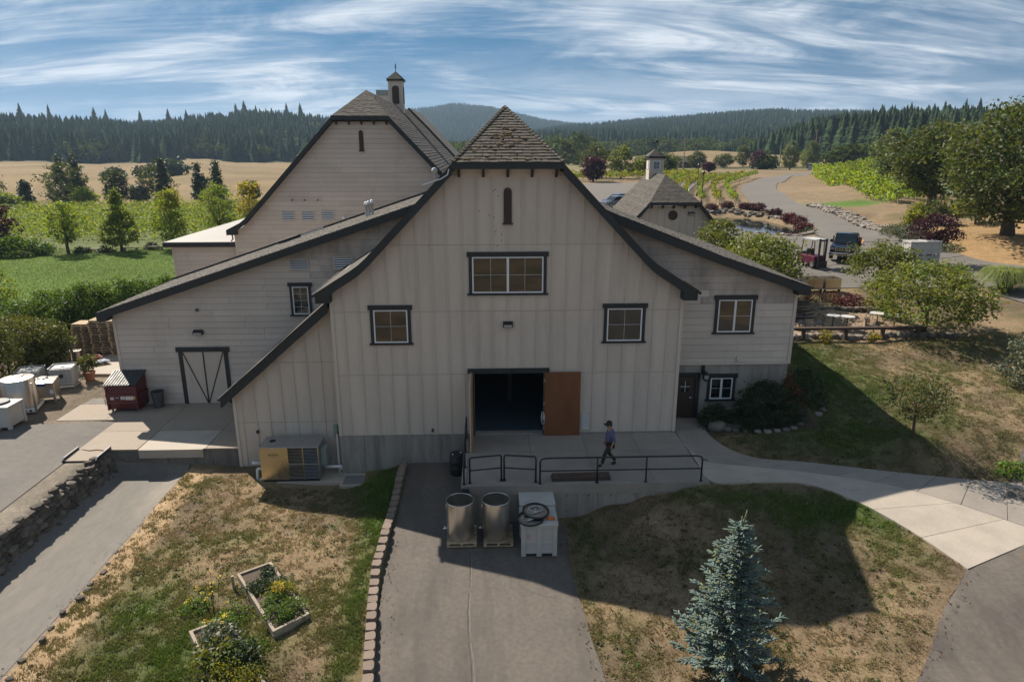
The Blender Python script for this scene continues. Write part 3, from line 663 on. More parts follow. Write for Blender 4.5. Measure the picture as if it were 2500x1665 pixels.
def batten_siding(t, gable, Y, xc, dx, joints, holes, cuts=[], mat='siding'):
    xs = [p[0] for p in gable]; zs = [p[1] for p in gable]; x0, x1, z0, z1 = min(xs), max(xs), min(zs), max(zs)
    i0 = math.floor((x0 - xc) / dx); i1 = math.ceil((x1 - xc) / dx)
    zj = [z0] + [z for z in joints if z0 + .1 < z < z1] + [z1]
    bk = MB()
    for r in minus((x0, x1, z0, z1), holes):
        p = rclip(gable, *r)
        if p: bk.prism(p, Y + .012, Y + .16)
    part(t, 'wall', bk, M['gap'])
    for i in range(i0, i1):
        for j in range(len(zj) - 1):
            d = rnd.uniform(0, .002)
            for r in minus((xc + i * dx + .003, xc + (i + 1) * dx - .003, zj[j] + .007, zj[j + 1] - .007), holes + cuts):
                p = rclip(gable, *r)
                if p: part(t, 'siding_panel', MB().prism(p, Y - d, Y + .011), M[mat])
    for i in range(i0, i1 + 1):
        x = xc + i * dx
        for j in range(len(zj) - 1):
            for r in minus((x - .024, x + .024, zj[j] + .002, zj[j + 1] - .002), holes + cuts):
                p = rclip(gable, *r)
                if p: part(t, 'batten', MB().prism(p, Y - .040, Y - .003), M[mat])
def lap_siding(t, gable, Y, expo, holes, mats, blen=3.66, pick=None):
    xs = [p[0] for p in gable]; zs = [p[1] for p in gable]; x0, x1, z0, z1 = min(xs), max(xs), min(zs), max(zs)
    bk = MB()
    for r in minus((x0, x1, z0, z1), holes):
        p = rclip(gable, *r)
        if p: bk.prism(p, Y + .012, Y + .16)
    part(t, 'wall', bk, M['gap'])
    z = z0; k = 0
    while z < z1:
        off = rnd.uniform(0, blen); x = x0 - off
        while x < x1:
            mb = MB()
            for r in minus((max(x, x0) + .002, min(x + blen, x1) - .002, z, z + expo - .012), holes):
                p = rclip(gable, *r)
                if p: zb = z; mb.prism(p, (lambda q, zb=zb: Y + .002 - .020 * (1 - (q - zb) / expo)), Y + .011)
            if mb.v:
                xm = max(x, x0) * .5 + min(x + blen, x1) * .5
                part(t, 'siding_board', mb, M[pick(xm, z) if pick else mats[0]])
            x += blen
        z += expo; k += 1
def roof_strip(t, pts, y0, y1, thick=.09, mat='roof', name='roof'):
    """roof of constant section: pts (x,z) along the slope, extruded in y"""
    poly = list(pts) + [(x, z - thick) for x, z in reversed(pts)]
    n = len(pts); mb = MB()
    vs = [(x, y0, z) for x, z in pts] + [(x, y0, z - thick) for x, z in pts] + [(x, y1, z) for x, z in pts] + [(x, y1, z - thick) for x, z in pts]
    fs = []
    for i in range(n - 1):
        fs += [(i, i + 1, 2 * n + i + 1, 2 * n + i), (n + i + 1, n + i, 3 * n + i, 3 * n + i + 1), (i + 1, i, n + i, n + i + 1), (2 * n + i, 2 * n + i + 1, 3 * n + i + 1, 3 * n + i)]
    fs += [(0, 2 * n, 3 * n, n), (n - 1, 2 * n - 1, 4 * n - 1, 3 * n - 1)]
    mb.add(vs, fs); return part(t, name, mb, M[mat])
def shingle_field(t, corners, wid, expo, seed, name='shingles', mat='shingle', keep=None, lift=.0, sep=False):
    """courses of shingles on the quad/triangle a (eave left), b (eave right), c (top right), d (top left)"""
    a, b, c, d = [Vector(p) for p in corners]; g = random.Random(seed)
    ln = ((d - a).length + (c - b).length) / 2; n = max(1, int(ln / expo)); nrm = (b - a).cross(d - a).normalized()
    if nrm.z < 0: nrm = -nrm
    V = []; F = []; C = []; out = []
    for i in range(n):
        t0 = i / n; t1 = min(1, (i + 1.25) / n); p0 = a.lerp(d, t0); q0 = b.lerp(c, t0); p1 = a.lerp(d, t1); q1 = b.lerp(c, t1)
        L0 = (q0 - p0).length
        if L0 < .05: continue
        x = -g.uniform(0, wid)
        while x < L0:
            w = wid * g.uniform(.75, 1.3); xa = max(0, x) / L0; xb = min(L0, x + w - .012) / L0; x += w
            if xb - xa < .02 / L0: continue
            j = g.uniform(-.012, .012); th = (.034 if sep else .020) + g.uniform(0, .018); dn = (p0 - p1).normalized() * j
            A = p0.lerp(q0, xa) + dn; B = p0.lerp(q0, xb) + dn; Cc = p1.lerp(q1, xb); D = p1.lerp(q1, xa)
            up = nrm * (th + lift); lo = nrm * .002
            vs = [A + lo, B + lo, A + up, B + up, Cc + nrm * (.008 + lift), D + nrm * (.008 + lift)]
            fs = [(2, 3, 4, 5), (0, 1, 3, 2), (0, 2, 5, 5)[:3], (1, 4, 3)]
            fs = [(2, 3, 4, 5), (0, 1, 3, 2), (0, 2, 5), (1, 4, 3)]
            if sep: out.append(MB().add(vs, fs)); continue
            k = len(V); V += [tuple(q) for q in vs]; F += [tuple(q + k for q in f) for f in fs]; tone = g.uniform(.72, 1.28) * (1 + .12 * math.sin(i * 1.7)); C += [(tone, tone, tone, 1)] * 4
    if sep: return out
    o = link(name, mk(name, V, F, M[mat], fcols=np.array(C)), t); o['kind'] = 'stuff'; return o
def profile(cx, half):  # mirrored (x,z) profile, left eave .. ridge .. right eave
    return [(cx - u, z) for u, z in reversed(half)] + [(cx + u, z) for u, z in half if u > 0]
def fascia(t, pts, y, depth, mat='trim', name='rake_board', th=.06):
    for i in range(len(pts) - 1):
        (xa, za), (xb, zb) = pts[i], pts[i + 1]
        part(t, name, MB().prism([(xa, za - depth), (xb, zb - depth), (xb, zb), (xa, za)], y, y + th), M[mat])

# ================= front barn =================
YF = 26.7; CX = .86
fb_ = thing('barn', 'large front barn with taupe batten siding, open double door and mossy hipped gable', 'barn', (CX, YF, -1.9))
half = [(0, 13.25), (2.07, 11.1), (5.45, 7.60), (5.75, 7.33), (6.05, 7.12), (7.5, 6.22)]
prof = profile(CX, half)
lowp = [(x, z - .30) for x, z in prof]
gable = [(-6.21, .05), (7.97, .05), (7.97, 6.02)] + [p for p in reversed(lowp) if -6.2 < p[0] < 7.95 and p[1] < 10.9] + [(-6.21, 6.02)]
gable = [p for p in gable]
DOOR = (-.53, 2.34, -.05, 2.74)
batten_siding(fb_, gable, YF, .84, .593, [2.71, 5.36, 8.02, 10.68], [DOOR], [(-.67, 2.39, 6.05, 7.65), (-4.64, -3.04, 4.04, 5.55), (4.76, 6.43, 4.02, 5.54), (3.92, 4.32, .16, .92)])
for x in (-6.21, 7.97):
    s_ = 1 if x < 0 else -1
    part(fb_, 'corner_board', MB().box(min(x, x + s_ * .13), max(x, x + s_ * .13), YF - .052, YF - .004, .05, 6.0), M['siding'])
    part(fb_, 'side_wall', MB().box(min(x, x + s_ * .15), max(x, x + s_ * .15), YF + .16, 45.8, -2.2, 6.5), M['siding'])
part(fb_, 'foundation', MB().box(-6.19, 7.95, YF + .01, YF + .3, -2.5, .048), M['wallconc'])
for x0, x1 in ((-6.19, -5.2), (-5.19, -4.6), (-4.59, -3.6), (-3.59, -1.6), (-1.59, -.98)):
    part(fb_, 'concrete_panel', MB().box(x0, x1 - .012, YF - .012, YF + .009, -2.45, .044), M['wallconc'])
# roof
for s_ in (-1, 1):
    pts = [(CX + s_ * u_, z) for u_, z in half[1:]]
    if s_ < 0: pts = pts[::-1]
    roof_strip(fb_, pts, YF - .5, 45.9)
    vs = [(CX + s_ * 2.07, YF - .5, 11.1), (CX, 30.1, 13.25), (CX, 45.9, 13.25), (CX + s_ * 2.07, 45.9, 11.1)]
    mb = MB().add(vs + [(x, y, z - .09) for x, y, z in vs], [(0, 1, 2, 3), (7, 6, 5, 4), (0, 4, 5, 1), (1, 5, 6, 2), (2, 6, 7, 3), (3, 7, 4, 0)])
    part(fb_, 'roof', mb, M['roof'])
    fp = [(CX + s_ * u_, z - .012) for u_, z in half[1:]]
    fascia(fb_, fp if s_ > 0 else fp[::-1], YF - .56, .37)
    # closed eave end and gutter
    xe = CX + s_ * 7.5
    part(fb_, 'eave_return', MB().prism([(xe, 6.2), (xe, 5.84), (xe - s_ * .55, 5.84), (xe - s_ * .55, 6.2)], YF - .545, YF - .03), M['trim'])
    part(fb_, 'gutter', MB().tube([(xe + s_ * .06, YF - .62, 6.16), (xe + s_ * .06, 45.5, 6.12)], .065, 8), M['blackmetal'])
    part(fb_, 'shingles', MB().prism([(CX + s_ * u_, z + .02) for u_, z in half[1:]] + [(CX + s_ * u_, z + .001) for u_, z in half[:0:-1]], YF - .57, YF + 3), M['roof'])
hipA, hipB, hipP = (CX - 2.07, YF - .55, 11.13), (CX + 2.07, YF - .55, 11.13), (CX, 30.1, 13.29)
part(fb_, 'hip_roof', MB().add([hipA, hipB, hipP, (hipA[0], hipA[1], 11.02), (hipB[0], hipB[1], 11.02), (CX, 30.1, 13.16)], [(0, 1, 2), (5, 4, 3), (0, 3, 4, 1), (1, 4, 5, 2), (2, 5, 3, 0)]), M['roof'])
for mb in shingle_field(fb_, [hipA, hipB, hipP, hipP], .25, .245, 5, sep=True): part(fb_, 'shingle', mb, M['hipshingle'])
for p, q in ((hipA, hipP), (hipB, hipP)):
    P0, P1 = Vector(p), Vector(q); n = 22
    for i in range(n):
        c_ = P0.lerp(P1, (i + .5) / n) + Vector((0, 0, .05)); d_ = (P1 - P0).normalized()
        mb = MB(); w_ = d_.cross(Vector((0, 0, 1))).normalized() * .09; l_ = d_ * .13; u_ = Vector((0, 0, .035))
        mb.add([c_ - l_ - w_ + u_ * .2, c_ - l_ + w_ + u_ * .2, c_ + l_ + w_ - u_ * .6, c_ + l_ - w_ - u_ * .6, c_ - l_ + u_ * 1.5, c_ + l_ + u_ * .6], [(0, 4, 5, 3), (4, 1, 2, 5), (0, 1, 4), (2, 3, 5)])
        part(fb_, 'ridge_shingle', mb, M['hipshingle'])
part(fb_, 'hip_fascia', MB().box(CX - 2.12, CX + 2.12, YF - .60, YF - .552, 10.90, 11.12), M['trim'])
part(fb_, 'hip_soffit', MB().box(CX - 2.0, CX + 2.0, YF - .548, YF - .03, 10.93, 10.99), M['siding'])
part(fb_, 'frieze_board', MB().box(CX - 2.0, CX + 2.0, YF - .052, YF - .006, 10.60, 10.92), M['siding'])
for i in range(5):
    x = CX - 1.85 + i * .925
    part(fb_, 'bracket', MB().prism_x([(YF - .42, 10.92), (YF - .036, 10.92), (YF - .036, 10.58), (YF - .12, 10.62), (YF - .42, 10.80)], x - .05, x + .05), M['brown'])
g_ = random.Random(12)
for i in range(60):
    t0 = g_.uniform(.02, .6); sx = g_.gauss(.08, .42); p = Vector(hipA).lerp(Vector(hipP), t0); q = Vector(hipB).lerp(Vector(hipP), t0); c_ = p.lerp(q, min(.95, max(.05, .5 + sx * .5)))
    part(fb_, 'moss_clump', MB().rock((c_.x, c_.y, c_.z + .03), (g_.uniform(.04, .13), g_.uniform(.03, .08), .03), i, 1, .4), M['moss'])
# slot vent
def slot(t, x, z0, z1, w, Y, n=14):
    arc = [(x - w, z0), (x + w, z0), (x + w, z1 - w)] + [(x + w * math.cos(a), z1 - w + w * math.sin(a)) for a in [R(30 * k) for k in range(1, 6)]] + [(x - w, z1 - w)]
    o = part(t, 'slot_vent', MB().prism(arc, Y - .03, Y - .004), M['brown']); sub(o, 'sill', MB().box(x - w - .05, x + w + .05, Y - .07, Y - .004, z0 - .06, z0 - .001), M['brown'])
    for i in range(n):
        z = z0 + (i + .7) * (z1 - w - z0) / n; sub(o, 'slat', MB().box(x - w * .8, x + w * .8, Y - .05, Y - .031, z - .012, z + .018), M['brown'])
slot(fb_, .86, 8.86, 10.20, .155, YF - .02)
window(fb_, -.55, 2.27, 6.10, 7.55, YF, 4, 2, split=1)
window(fb_, -4.52, -3.16, 4.09, 5.45, YF, 2, 2)
window(fb_, 4.88, 6.31, 4.07, 5.44, YF, 2, 2)
# door opening
part(fb_, 'door_header', MB().box(-.80, 2.55, YF - .09, YF - .026, 2.745, 2.95), M['trim'])
part(fb_, 'door_jamb', MB().box(-.68, -.535, YF - .06, YF + .16, -.05, 2.74), M['trim'])
part(fb_, 'door_jamb', MB().box(2.345, 2.43, YF - .06, YF + .16, -.05, 2.74), M['trim'])
part(fb_, 'door_leaf', MB().box(2.36, 3.86, YF - .20, YF - .135, -.02, 2.80), M['doorwood'], bevel=.01, label='red-brown open door leaf folded back against the wall')
part(fb_, 'door_leaf', MB().box(-.66, -.59, 24.9, 26.6, .06, 2.80), M['innerwood'], bevel=.01, label='door leaf swung out at a right angle')
part(fb_, 'door_leaf_cladding', MB().box(-.70, -.662, 24.9, 26.6, .06, 2.80), M['siding'])
part(fb_, 'hinge', MB().box(2.33, 2.37, YF - .215, YF - .13, .3, .42).box(2.33, 2.37, YF - .215, YF - .13, 1.4, 1.52).box(2.33, 2.37, YF - .215, YF - .13, 2.4, 2.52), M['galv'])
inr = MB()
part(fb_, 'interior_floor', MB().box(-5.9, 7.7, YF + .17, 40, -.4, -.012), M['floor'])
part(fb_, 'interior_wall', MB().box(-5.9, 7.7, 40, 40.2, -.4, 6), M['dark'])
part(fb_, 'interior_ceiling', MB().box(-5.9, 7.7, YF + .3, 40, 4.0, 4.1), M['dark'])
part(fb_, 'interior_post', MB().box(.95, 1.15, 30.6, 30.8, -.01, 4.0), M['brown'])
part(fb_, 'threshold', MB().box(-.53, 2.34, YF - .02, YF + .17, -.06, .006), M['concrete'])
# small fittings on the wall
def wall_light(t, x, z, Y, w=.36):
    o = part(t, 'wall_light', MB().add([(x - w / 2, Y - .22, z + .03), (x + w / 2, Y - .22, z + .03), (x + w / 2, Y - .03, z + .12), (x - w / 2, Y - .03, z + .12), (x - w / 2, Y - .20, z - .10), (x + w / 2, Y - .20, z - .10), (x + w / 2, Y - .03, z - .12), (x - w / 2, Y - .03, z - .12)], [(0, 1, 2, 3), (7, 6, 5, 4), (0, 4, 5, 1), (1, 5, 6, 2), (3, 2, 6, 7), (0, 3, 7, 4)]), M['blackmetal'])
    sub(o, 'lens', MB().box(x - w / 2 + .04, x + w / 2 - .04, Y - .232, Y - .206, z - .08, z + .01), M['lampglass'])
wall_light(fb_, .86, 3.62 + 1.2, YF, .40)
louver(fb_, 3.98, 4.26, .22, .86, YF, 7)
part(fb_, 'hose_bib', MB().box(-2.35, -2.27, YF - .09, YF - .005, .2, .32), M['brown'])
part(fb_, 'cable_coil', MB().ring((2.30, YF - .30, .95), .16, .018, 18, 6, (1, .3, 0)).ring((2.29, YF - .31, .80), .22, .014, 18, 6, (1, .2, 0)), M['clearhose'])
for x, z in ((.30, 10.05), (.48, 9.86), (.38, 10.10), (-.25, 9.3), (.12, 9.13), (.30, 9.05), (.36, 8.5), (.60, 8.4), (.60, 8.15), (.44, 7.95)):
    part(fb_, 'siding_hole', MB().box(x, x + .035, YF - .006, YF - .003, z, z + .04), M['dark'])
part(fb_, 'roof_flood_light', MB().lathe([(.02, 0), (.10, .05), (.12, .14), (.07, .22), (0, .24)], (CX - 2.75, YF - .3, 10.72), 12).tube([(CX - 2.75, YF - .3, 10.55), (CX - 2.75, YF - .3, 10.75)], .03), M['galv'])
part(fb_, 'conduit', MB().tube([(CX - 3.2, YF - .58, 10.33), (CX - 2.5, YF - .6, 10.55), (CX - 2.25, YF - .6, 10.7), (CX - 2.2, YF - .58, 10.9)], .022, 6), M['pvc'])

# low lean-to on the barn's left
YL = 27.4
lp = [(-6.38, 5.74), (-8.45, 3.97), (-9.22, 3.28), (-10.21, 2.45), (-11.06, 1.70)]
lg = [(-10.7, -1.75), (-6.22, -1.75), (-6.22, 5.55)] + [(x, z - .34) for x, z in lp if x > -10.7] + [(-10.7, 1.65)]
batten_siding(fb_, lg, YL, -6.36, .575, [.42, 3.08], [])
part(fb_, 'corner_board', MB().box(-10.72, -10.60, YL - .052, YL - .004, -1.74, 1.6), M['siding'])
part(fb_, 'side_wall', MB().box(-10.7, -10.55, YL + .16, 33, -1.9, 1.75), M['siding'])
roof_strip(fb_, lp, YL - .42, 33.2)
part(fb_, 'shingles', MB().prism([(x, z + .022) for x, z in lp] + [(x, z + .001) for x, z in lp[::-1]], YL - .47, 33.2), M['roof'])
fascia(fb_, lp, YL - .46, .46)
part(fb_, 'gutter', MB().tube([(-11.1, YL - .5, 1.64), (-11.1, 33.2, 1.6)], .06, 8), M['blackmetal'])
part(fb_, 'hose_bib', MB().box(-9.85, -9.75, YL - .10, YL - .005, -.05, .08), M['brown'])
louver(fb_, -9.75, -9.45, -1.2, -.55, YL, 7, 'siding')
part(fb_, 'downspout', MB().box(-6.36, -6.28, YF + .0, YF + .08, -1.7, .1), M['siding'])
part(fb_, 'electrical_box', MB().box(-6.56, -6.40, YL - .2, YL - .03, -.25, .3), M['ebox'])

# ================= left wing =================
YW = 32.9
lw_ = thing('barn_wing', 'long left wing with horizontal lap siding, single-slope roof and white double door', 'barn wing', (-11, YW, -.74))
fz = lambda x: 5.34 + .33 * (x + 14.75)
wp = [(-18.6, fz(-18.6)), (-10.5, fz(-10.5)), (-3.0, fz(-3.0))]
wg = [(-18.15, -.80), (-2.6, -.80), (-2.6, fz(-2.6) - .3), (-18.15, fz(-18.15) - .3)]
lap_siding(lw_, wg, YW, .305, [], ['lap'], pick=lambda x, z: 'lapdirty' if (x > -9.8 and z > 5.6) else 'lap')
part(lw_, 'corner_board', MB().box(-18.17, -18.03, YW - .035, YW - .022, -.74, 3.85), M['siding'])
part(lw_, 'side_wall', MB().box(-18.15, -18.0, YW + .16, 40.4, -1.2, 3.9), M['lap'])
part(lw_, 'back_wall', MB().prism([(-18.0, -1), (-2.6, -1), (-2.6, fz(-2.6) - .3), (-18.0, fz(-18) - .3)], 40.25, 40.4), M['lap'])
roof_strip(lw_, wp, YW - .5, 40.6)
shingle_field(lw_, [(-18.6, YW - .52, fz(-18.6)), (-18.6, 40.6, fz(-18.6)), (-3.0, 40.6, fz(-3)), (-3.0, YW - .52, fz(-3))], .3, .2, 8)
fascia(lw_, [(x, z - .005) for x, z in wp], YW - .56, .36)
part(lw_, 'eave_return', MB().prism([(-18.6, fz(-18.6) - .03), (-18.6, fz(-18.6) - .38), (-18.1, fz(-18.6) - .38), (-18.1, fz(-18.1) - .1)], YW - .54, YW - .03), M['trim'])
part(lw_, 'ridge_flashing', MB().prism([(-18.6, fz(-18.6) + .14), (-3, fz(-3) + .14), (-3, fz(-3) + .02), (-18.6, fz(-18.6) + .02)], 40.58, 40.64), M['trim'])
window(lw_, -9.40, -8.62, 3.82, 5.20, YW - .02, 2, 4, cas=.12)
louver(lw_, -9.38, -8.56, 6.03, 6.53, YW - .02, 5); louver(lw_, -7.28, -6.45, 6.05, 6.58, YW - .02, 5)
wall_light(lw_, -14.1, 2.97, YW - .02, .46)
part(lw_, 'wall_sensor', MB().box(-14.1, -13.98, YW - .12, YW - .02, 4.02, 4.14), M['greyplastic'])
# double door with diagonal braces
dr = part(lw_, 'double_door', MB().box(-15.02, -13.03, YW - .055, YW - .026, -.72, 1.96), M['paleconc'] if False else M['siding'])
for x in (-15.22, -13.02): sub(dr, 'door_casing', MB().box(x, x + .19, YW - .075, YW - .024, -.74, 1.965), M['trim'])
sub(dr, 'head_casing', MB().box(-15.32, -12.73, YW - .09, YW - .024, 1.97, 2.2), M['trim'])
def bar(mb, xa, za, xb, zb, y, w=.05, th=.02):
    d_ = Vector((xb - xa, zb - za)).normalized(); n_ = Vector((-d_.y, d_.x)) * w / 2
    return mb.prism([(xa + n_.x, za + n_.y), (xa - n_.x, za - n_.y), (xb - n_.x, zb - n_.y), (xb + n_.x, zb + n_.y)], y - th, y)
sub(dr, 'brace', bar(MB(), -15.0, 1.93, -14.05, -.7, YW - .056), M['brown']); sub(dr, 'brace', bar(MB(), -13.05, 1.93, -14.0, -.7, YW - .056), M['brown']); sub(dr, 'centre_stile', bar(MB(), -14.025, 1.95, -14.025, -.71, YW - .057, .06, .024), M['brown'])
# vent pipes on the roof
for x, y in ((-6.25, 36.6), (-6.08, 36.4), (-5.95, 36.7)):
    part(lw_, 'vent_pipe', MB().lathe([(.075, -.1), (.075, .6), (.10, .6), (.11, .68), (.07, .78), (0, .8)], (x, y, fz(x)), 10), M['white'], smooth=True)
part(lw_, 'roof_hatch', MB().cbox((-11.2, 39.6, fz(-11.2) + .12), (1.2, .5, .16), ry=-.32), M['trim'])
part(lw_, 'gutter', MB().tube([(-10.5, 39.4, fz(-10.5) + .1), (-9.2, 39.4, fz(-9.2) + .12)], .035, 6), M['pvc'])

# ================= right wing =================
YR = 28.4
rw_ = thing('barn_wing', 'right wing with lap siding above a concrete base, brown door and two windows', 'barn wing', (10.7, YR, 0))
rp = [(4.6, 9.38), (5.56, 8.97), (7.71, 8.12), (9.87, 7.30), (13.09, 6.2), (13.75, 6.0)]
rg = [(7.6, 2.45), (13.42, 2.45), (13.42, 5.78)] + [(x, z - .3) for x, z in reversed(rp) if x < 13.4] + [(4.6, 7.5), (7.6, 6.2)]
rg = [(5.2, 2.45), (13.42, 2.45), (13.42, 5.75)] + [(x, z - .3) for x, z in reversed(rp) if 5.2 < x < 13.4] + [(5.2, 8.8)]
lap_siding(rw_, rg, YR, .305, [], ['lap'], pick=lambda x, z: 'lapdirty' if (z > 5.1 + .33 * (12.6 - x) - 1.0 and z > 4.9) else 'lap')
part(rw_, 'corner_board', MB().box(13.30, 13.44, YR - .036, YR - .022, 2.45, 5.75), M['siding'])
part(rw_, 'skirt_board', MB().box(8.0, 13.3, YR - .045, YR - .022, 2.44, 2.56), M['siding'])
part(rw_, 'side_wall', MB().box(13.27, 13.42, YR + .16, 40.2, 1.2, 5.75), M['lap'])
part(rw_, 'back_wall', MB().prism([(7.9, 0), (13.27, 0), (13.27, 5.7), (7.9, 7.7)], 40.05, 40.2), M['lap'])
RD = (8.35, 9.27, -.05, 1.90)
fo = MB()
for r in minus((8.0, 13.36, -.6, 2.445), [RD]): fo.box(r[0], r[1], YR + .06, YR + .3, r[2], r[3])
part(rw_, 'foundation', fo, M['wallconc'])
for x0, x1, z0, z1 in minus((8.0, 13.36, -.6, 2.44), [(8.0, 9.45, -.6, 2.10)]):
    part(rw_, 'concrete_panel', MB().box(x0, x1, YR + .03, YR + .059, z0, z1), M['wallconc'])
part(rw_, 'foundation_side', MB().box(13.06, 13.36, YR + .3, 40.0, -.6, 2.44), M['wallconc'])
roof_strip(rw_, rp, YR - .45, 40.5)
shingle_field(rw_, [(13.75, 40.5, 6.0), (13.75, YR - .47, 6.0), (9.87, YR - .47, 7.30), (9.87, 40.5, 7.30)], .3, .2, 9)
shingle_field(rw_, [(9.87, 40.5, 7.30), (9.87, YR - .47, 7.30), (5.56, YR - .47, 8.97), (5.56, 40.5, 8.97)], .3, .2, 10)
fascia(rw_, [(x, z - .005) for x, z in rp], YR - .51, .35)
part(rw_, 'eave_return', MB().prism([(13.75, 5.97), (13.75, 5.64), (13.2, 5.64), (13.2, 6.1)], YR - .49, YR - .03), M['trim'])
part(rw_, 'gutter', MB().tube([(13.82, YR - .5, 5.95), (13.82, 40.5, 5.92)], .06, 8), M['blackmetal'])
window(rw_, 10.0, 11.48, 3.93, 5.38, YR - .02, 2, 2, split=1)
window(rw_, 9.94, 10.94, .82, 1.82, YR + .03, 2, 2, split=1)
dd = part(rw_, 'door', MB().box(8.40, 9.22, YR + .02, YR + .06, -.03, 1.87), M['brown'])
sub(dd, 'glazing', MB().box(8.62, 9.02, YR + .012, YR + .018, 1.18, 1.66), M['glass'])
sub(dd, 'muntin', MB().box(8.81, 8.83, YR + .004, YR + .011, 1.16, 1.68).box(8.60, 9.04, YR + .005, YR + .0105, 1.41, 1.43), M['white'])
sub(dd, 'handle', MB().tube([(9.12, YR + .02, .92), (9.12, YR - .05, .92), (9.02, YR - .05, .92)], .015, 6), M['chrome'])
part(rw_, 'door_casing', MB().box(9.275, 9.46, YR - .01, YR + .055, -.05, 2.05), M['trim']); part(rw_, 'door_casing', MB().box(8.02, 9.27, YR - .01, YR + .055, 1.91, 2.05), M['trim'])
lm = part(rw_, 'lantern', MB().box(9.50, 9.62, YR - .06, YR + .03, 2.0, 2.4).box(9.53, 9.59, YR - .26, YR - .06, 2.18, 2.24), M['blackmetal'])
sub(lm, 'lantern_cage', MB().lathe([(.04, .40), (.13, .30), (.15, .28), (.13, .05), (.06, -.02), (.02, -.06)], (9.62, YR - .26, 1.80), 8), M['blackmetal'])
sub(lm, 'lens', MB().lathe([(.125, .26), (.135, .24), (.115, .08)], (9.62, YR - .28, 1.80), 8), M['lampglass'])
part(rw_, 'wall_box', MB().box(11.0, 11.24, YR - .1, YR - .02, 2.60, 2.82), M['siding'])

# ================= rear barn =================
YB = 46.5; BX = -7.92
rb_ = thing('barn', 'tall rear barn of pale lap siding with louvred tower on its ridge', 'barn', (BX, YB, 0))
bh = [(0, 15.35), (1.8, 13.56), (7.9, 7.15), (8.3, 6.85), (9.18, 6.42)]
bp_ = profile(BX, bh)
bl = [(x, z - .32) for x, z in bp_]
bg_ = [(-16.75, 0), (.9, 0), (.9, 6.2)] + [p for p in reversed(bl) if -16.7 < p[0] < .85 and p[1] < 13.3] + [(-16.75, 6.2)]
lap_siding(rb_, bg_, YB, .305, [], ['lap'], blen=4.9)
part(rb_, 'corner_board', MB().box(-16.78, -16.64, YB - .035, YB - .022, 0, 6.1), M['siding'])
part(rb_, 'side_wall', MB().box(-16.75, -16.6, YB + .16, 75, 0, 6.3), M['lap'])
for s_ in (-1, 1):
    pts = [(BX + s_ * u_, z) for u_, z in bh[1:]]
    roof_strip(rb_, pts if s_ > 0 else pts[::-1], YB - .5, 76)
    vs = [(BX + s_ * 1.8, YB - .5, 13.56), (BX, 49.2, 15.35), (BX, 76, 15.35), (BX + s_ * 1.8, 76, 13.56)]
    part(rb_, 'roof', MB().add(vs + [(x, y, z - .09) for x, y, z in vs], [(0, 1, 2, 3), (7, 6, 5, 4), (0, 4, 5, 1), (1, 5, 6, 2), (2, 6, 7, 3), (3, 7, 4, 0)]), M['roof'])
    fp = [(BX + s_ * u_, z - .01) for u_, z in bh[1:]]
    fascia(rb_, fp if s_ > 0 else fp[::-1], YB - .56, .36)
    # a second, slightly higher stretch of roof beyond
    pts = [(BX + s_ * u_, z + .30) for u_, z in bh[:3]]
    roof_strip(rb_, pts if s_ > 0 else pts[::-1], 76, 92, .4)
    fascia(rb_, [(x, z - .01) for x, z in (pts if s_ > 0 else pts[::-1])], 75.94, .3)
part(rb_, 'eave_return', MB().prism([(BX - 9.18, 6.40), (BX - 9.18, 6.08), (BX - 8.6, 6.08), (BX - 8.6, 6.6)], YB - .54, YB - .03), M['trim'])
shingle_field(rb_, [(BX + 7.9, 76, 7.15), (BX + 7.9, YB - .52, 7.15), (BX + 1.8, YB - .52, 13.56), (BX + 1.8, 76, 13.56)], .33, .24, 3)
shingle_field(rb_, [(BX + 1.8, 76, 13.56), (BX + 1.8, YB - .52, 13.56), (BX, 49.2, 15.35), (BX, 76, 15.35)], .33, .24, 4)
hA, hB, hP = (BX - 1.8, YB - .55, 13.58), (BX + 1.8, YB - .55, 13.58), (BX, 49.2, 15.38)
part(rb_, 'hip_roof', MB().add([hA, hB, hP, (hA[0], hA[1], 13.48), (hB[0], hB[1], 13.48), (BX, 49.2, 15.2)], [(0, 1, 2), (5, 4, 3), (0, 3, 4, 1), (1, 4, 5, 2), (2, 5, 3, 0)]), M['roof'])
shingle_field(rb_, [hA, hB, hP, hP], .26, .2, 6)
part(rb_, 'hip_fascia', MB().box(BX - 1.86, BX + 1.86, YB - .61, YB - .552, 13.34, 13.57), M['trim'])
for i in range(5):
    x = BX - 1.6 + i * .8; part(rb_, 'bracket', MB().prism_x([(YB - .42, 13.36), (YB - .03, 13.36), (YB - .03, 13.05), (YB - .42, 13.25)], x - .05, x + .05), M['brown'])
slot(rb_, BX - .08, 11.46, 12.72, .14, YB - .02, 10)
louver(rb_, -13.5, -12.71, 6.97, 7.57, YB - .02, 5); louver(rb_, -12.2, -11.4, 6.97, 7.57, YB - .02, 5); louver(rb_, -10.9, -10.1, 7.0, 7.6, YB - .02, 5)
for x in (-12.75, -11.94, -11.08): part(rb_, 'pipe_end', MB().lathe([(.0, 0), (.06, 0), (.06, .05)], (x, YB - .06, 8.28), 8), M['brown'])
part(rb_, 'wall_sensor', MB().box(-9.55, -9.38, YB - .14, YB - .02, 7.05, 7.25), M['white'])
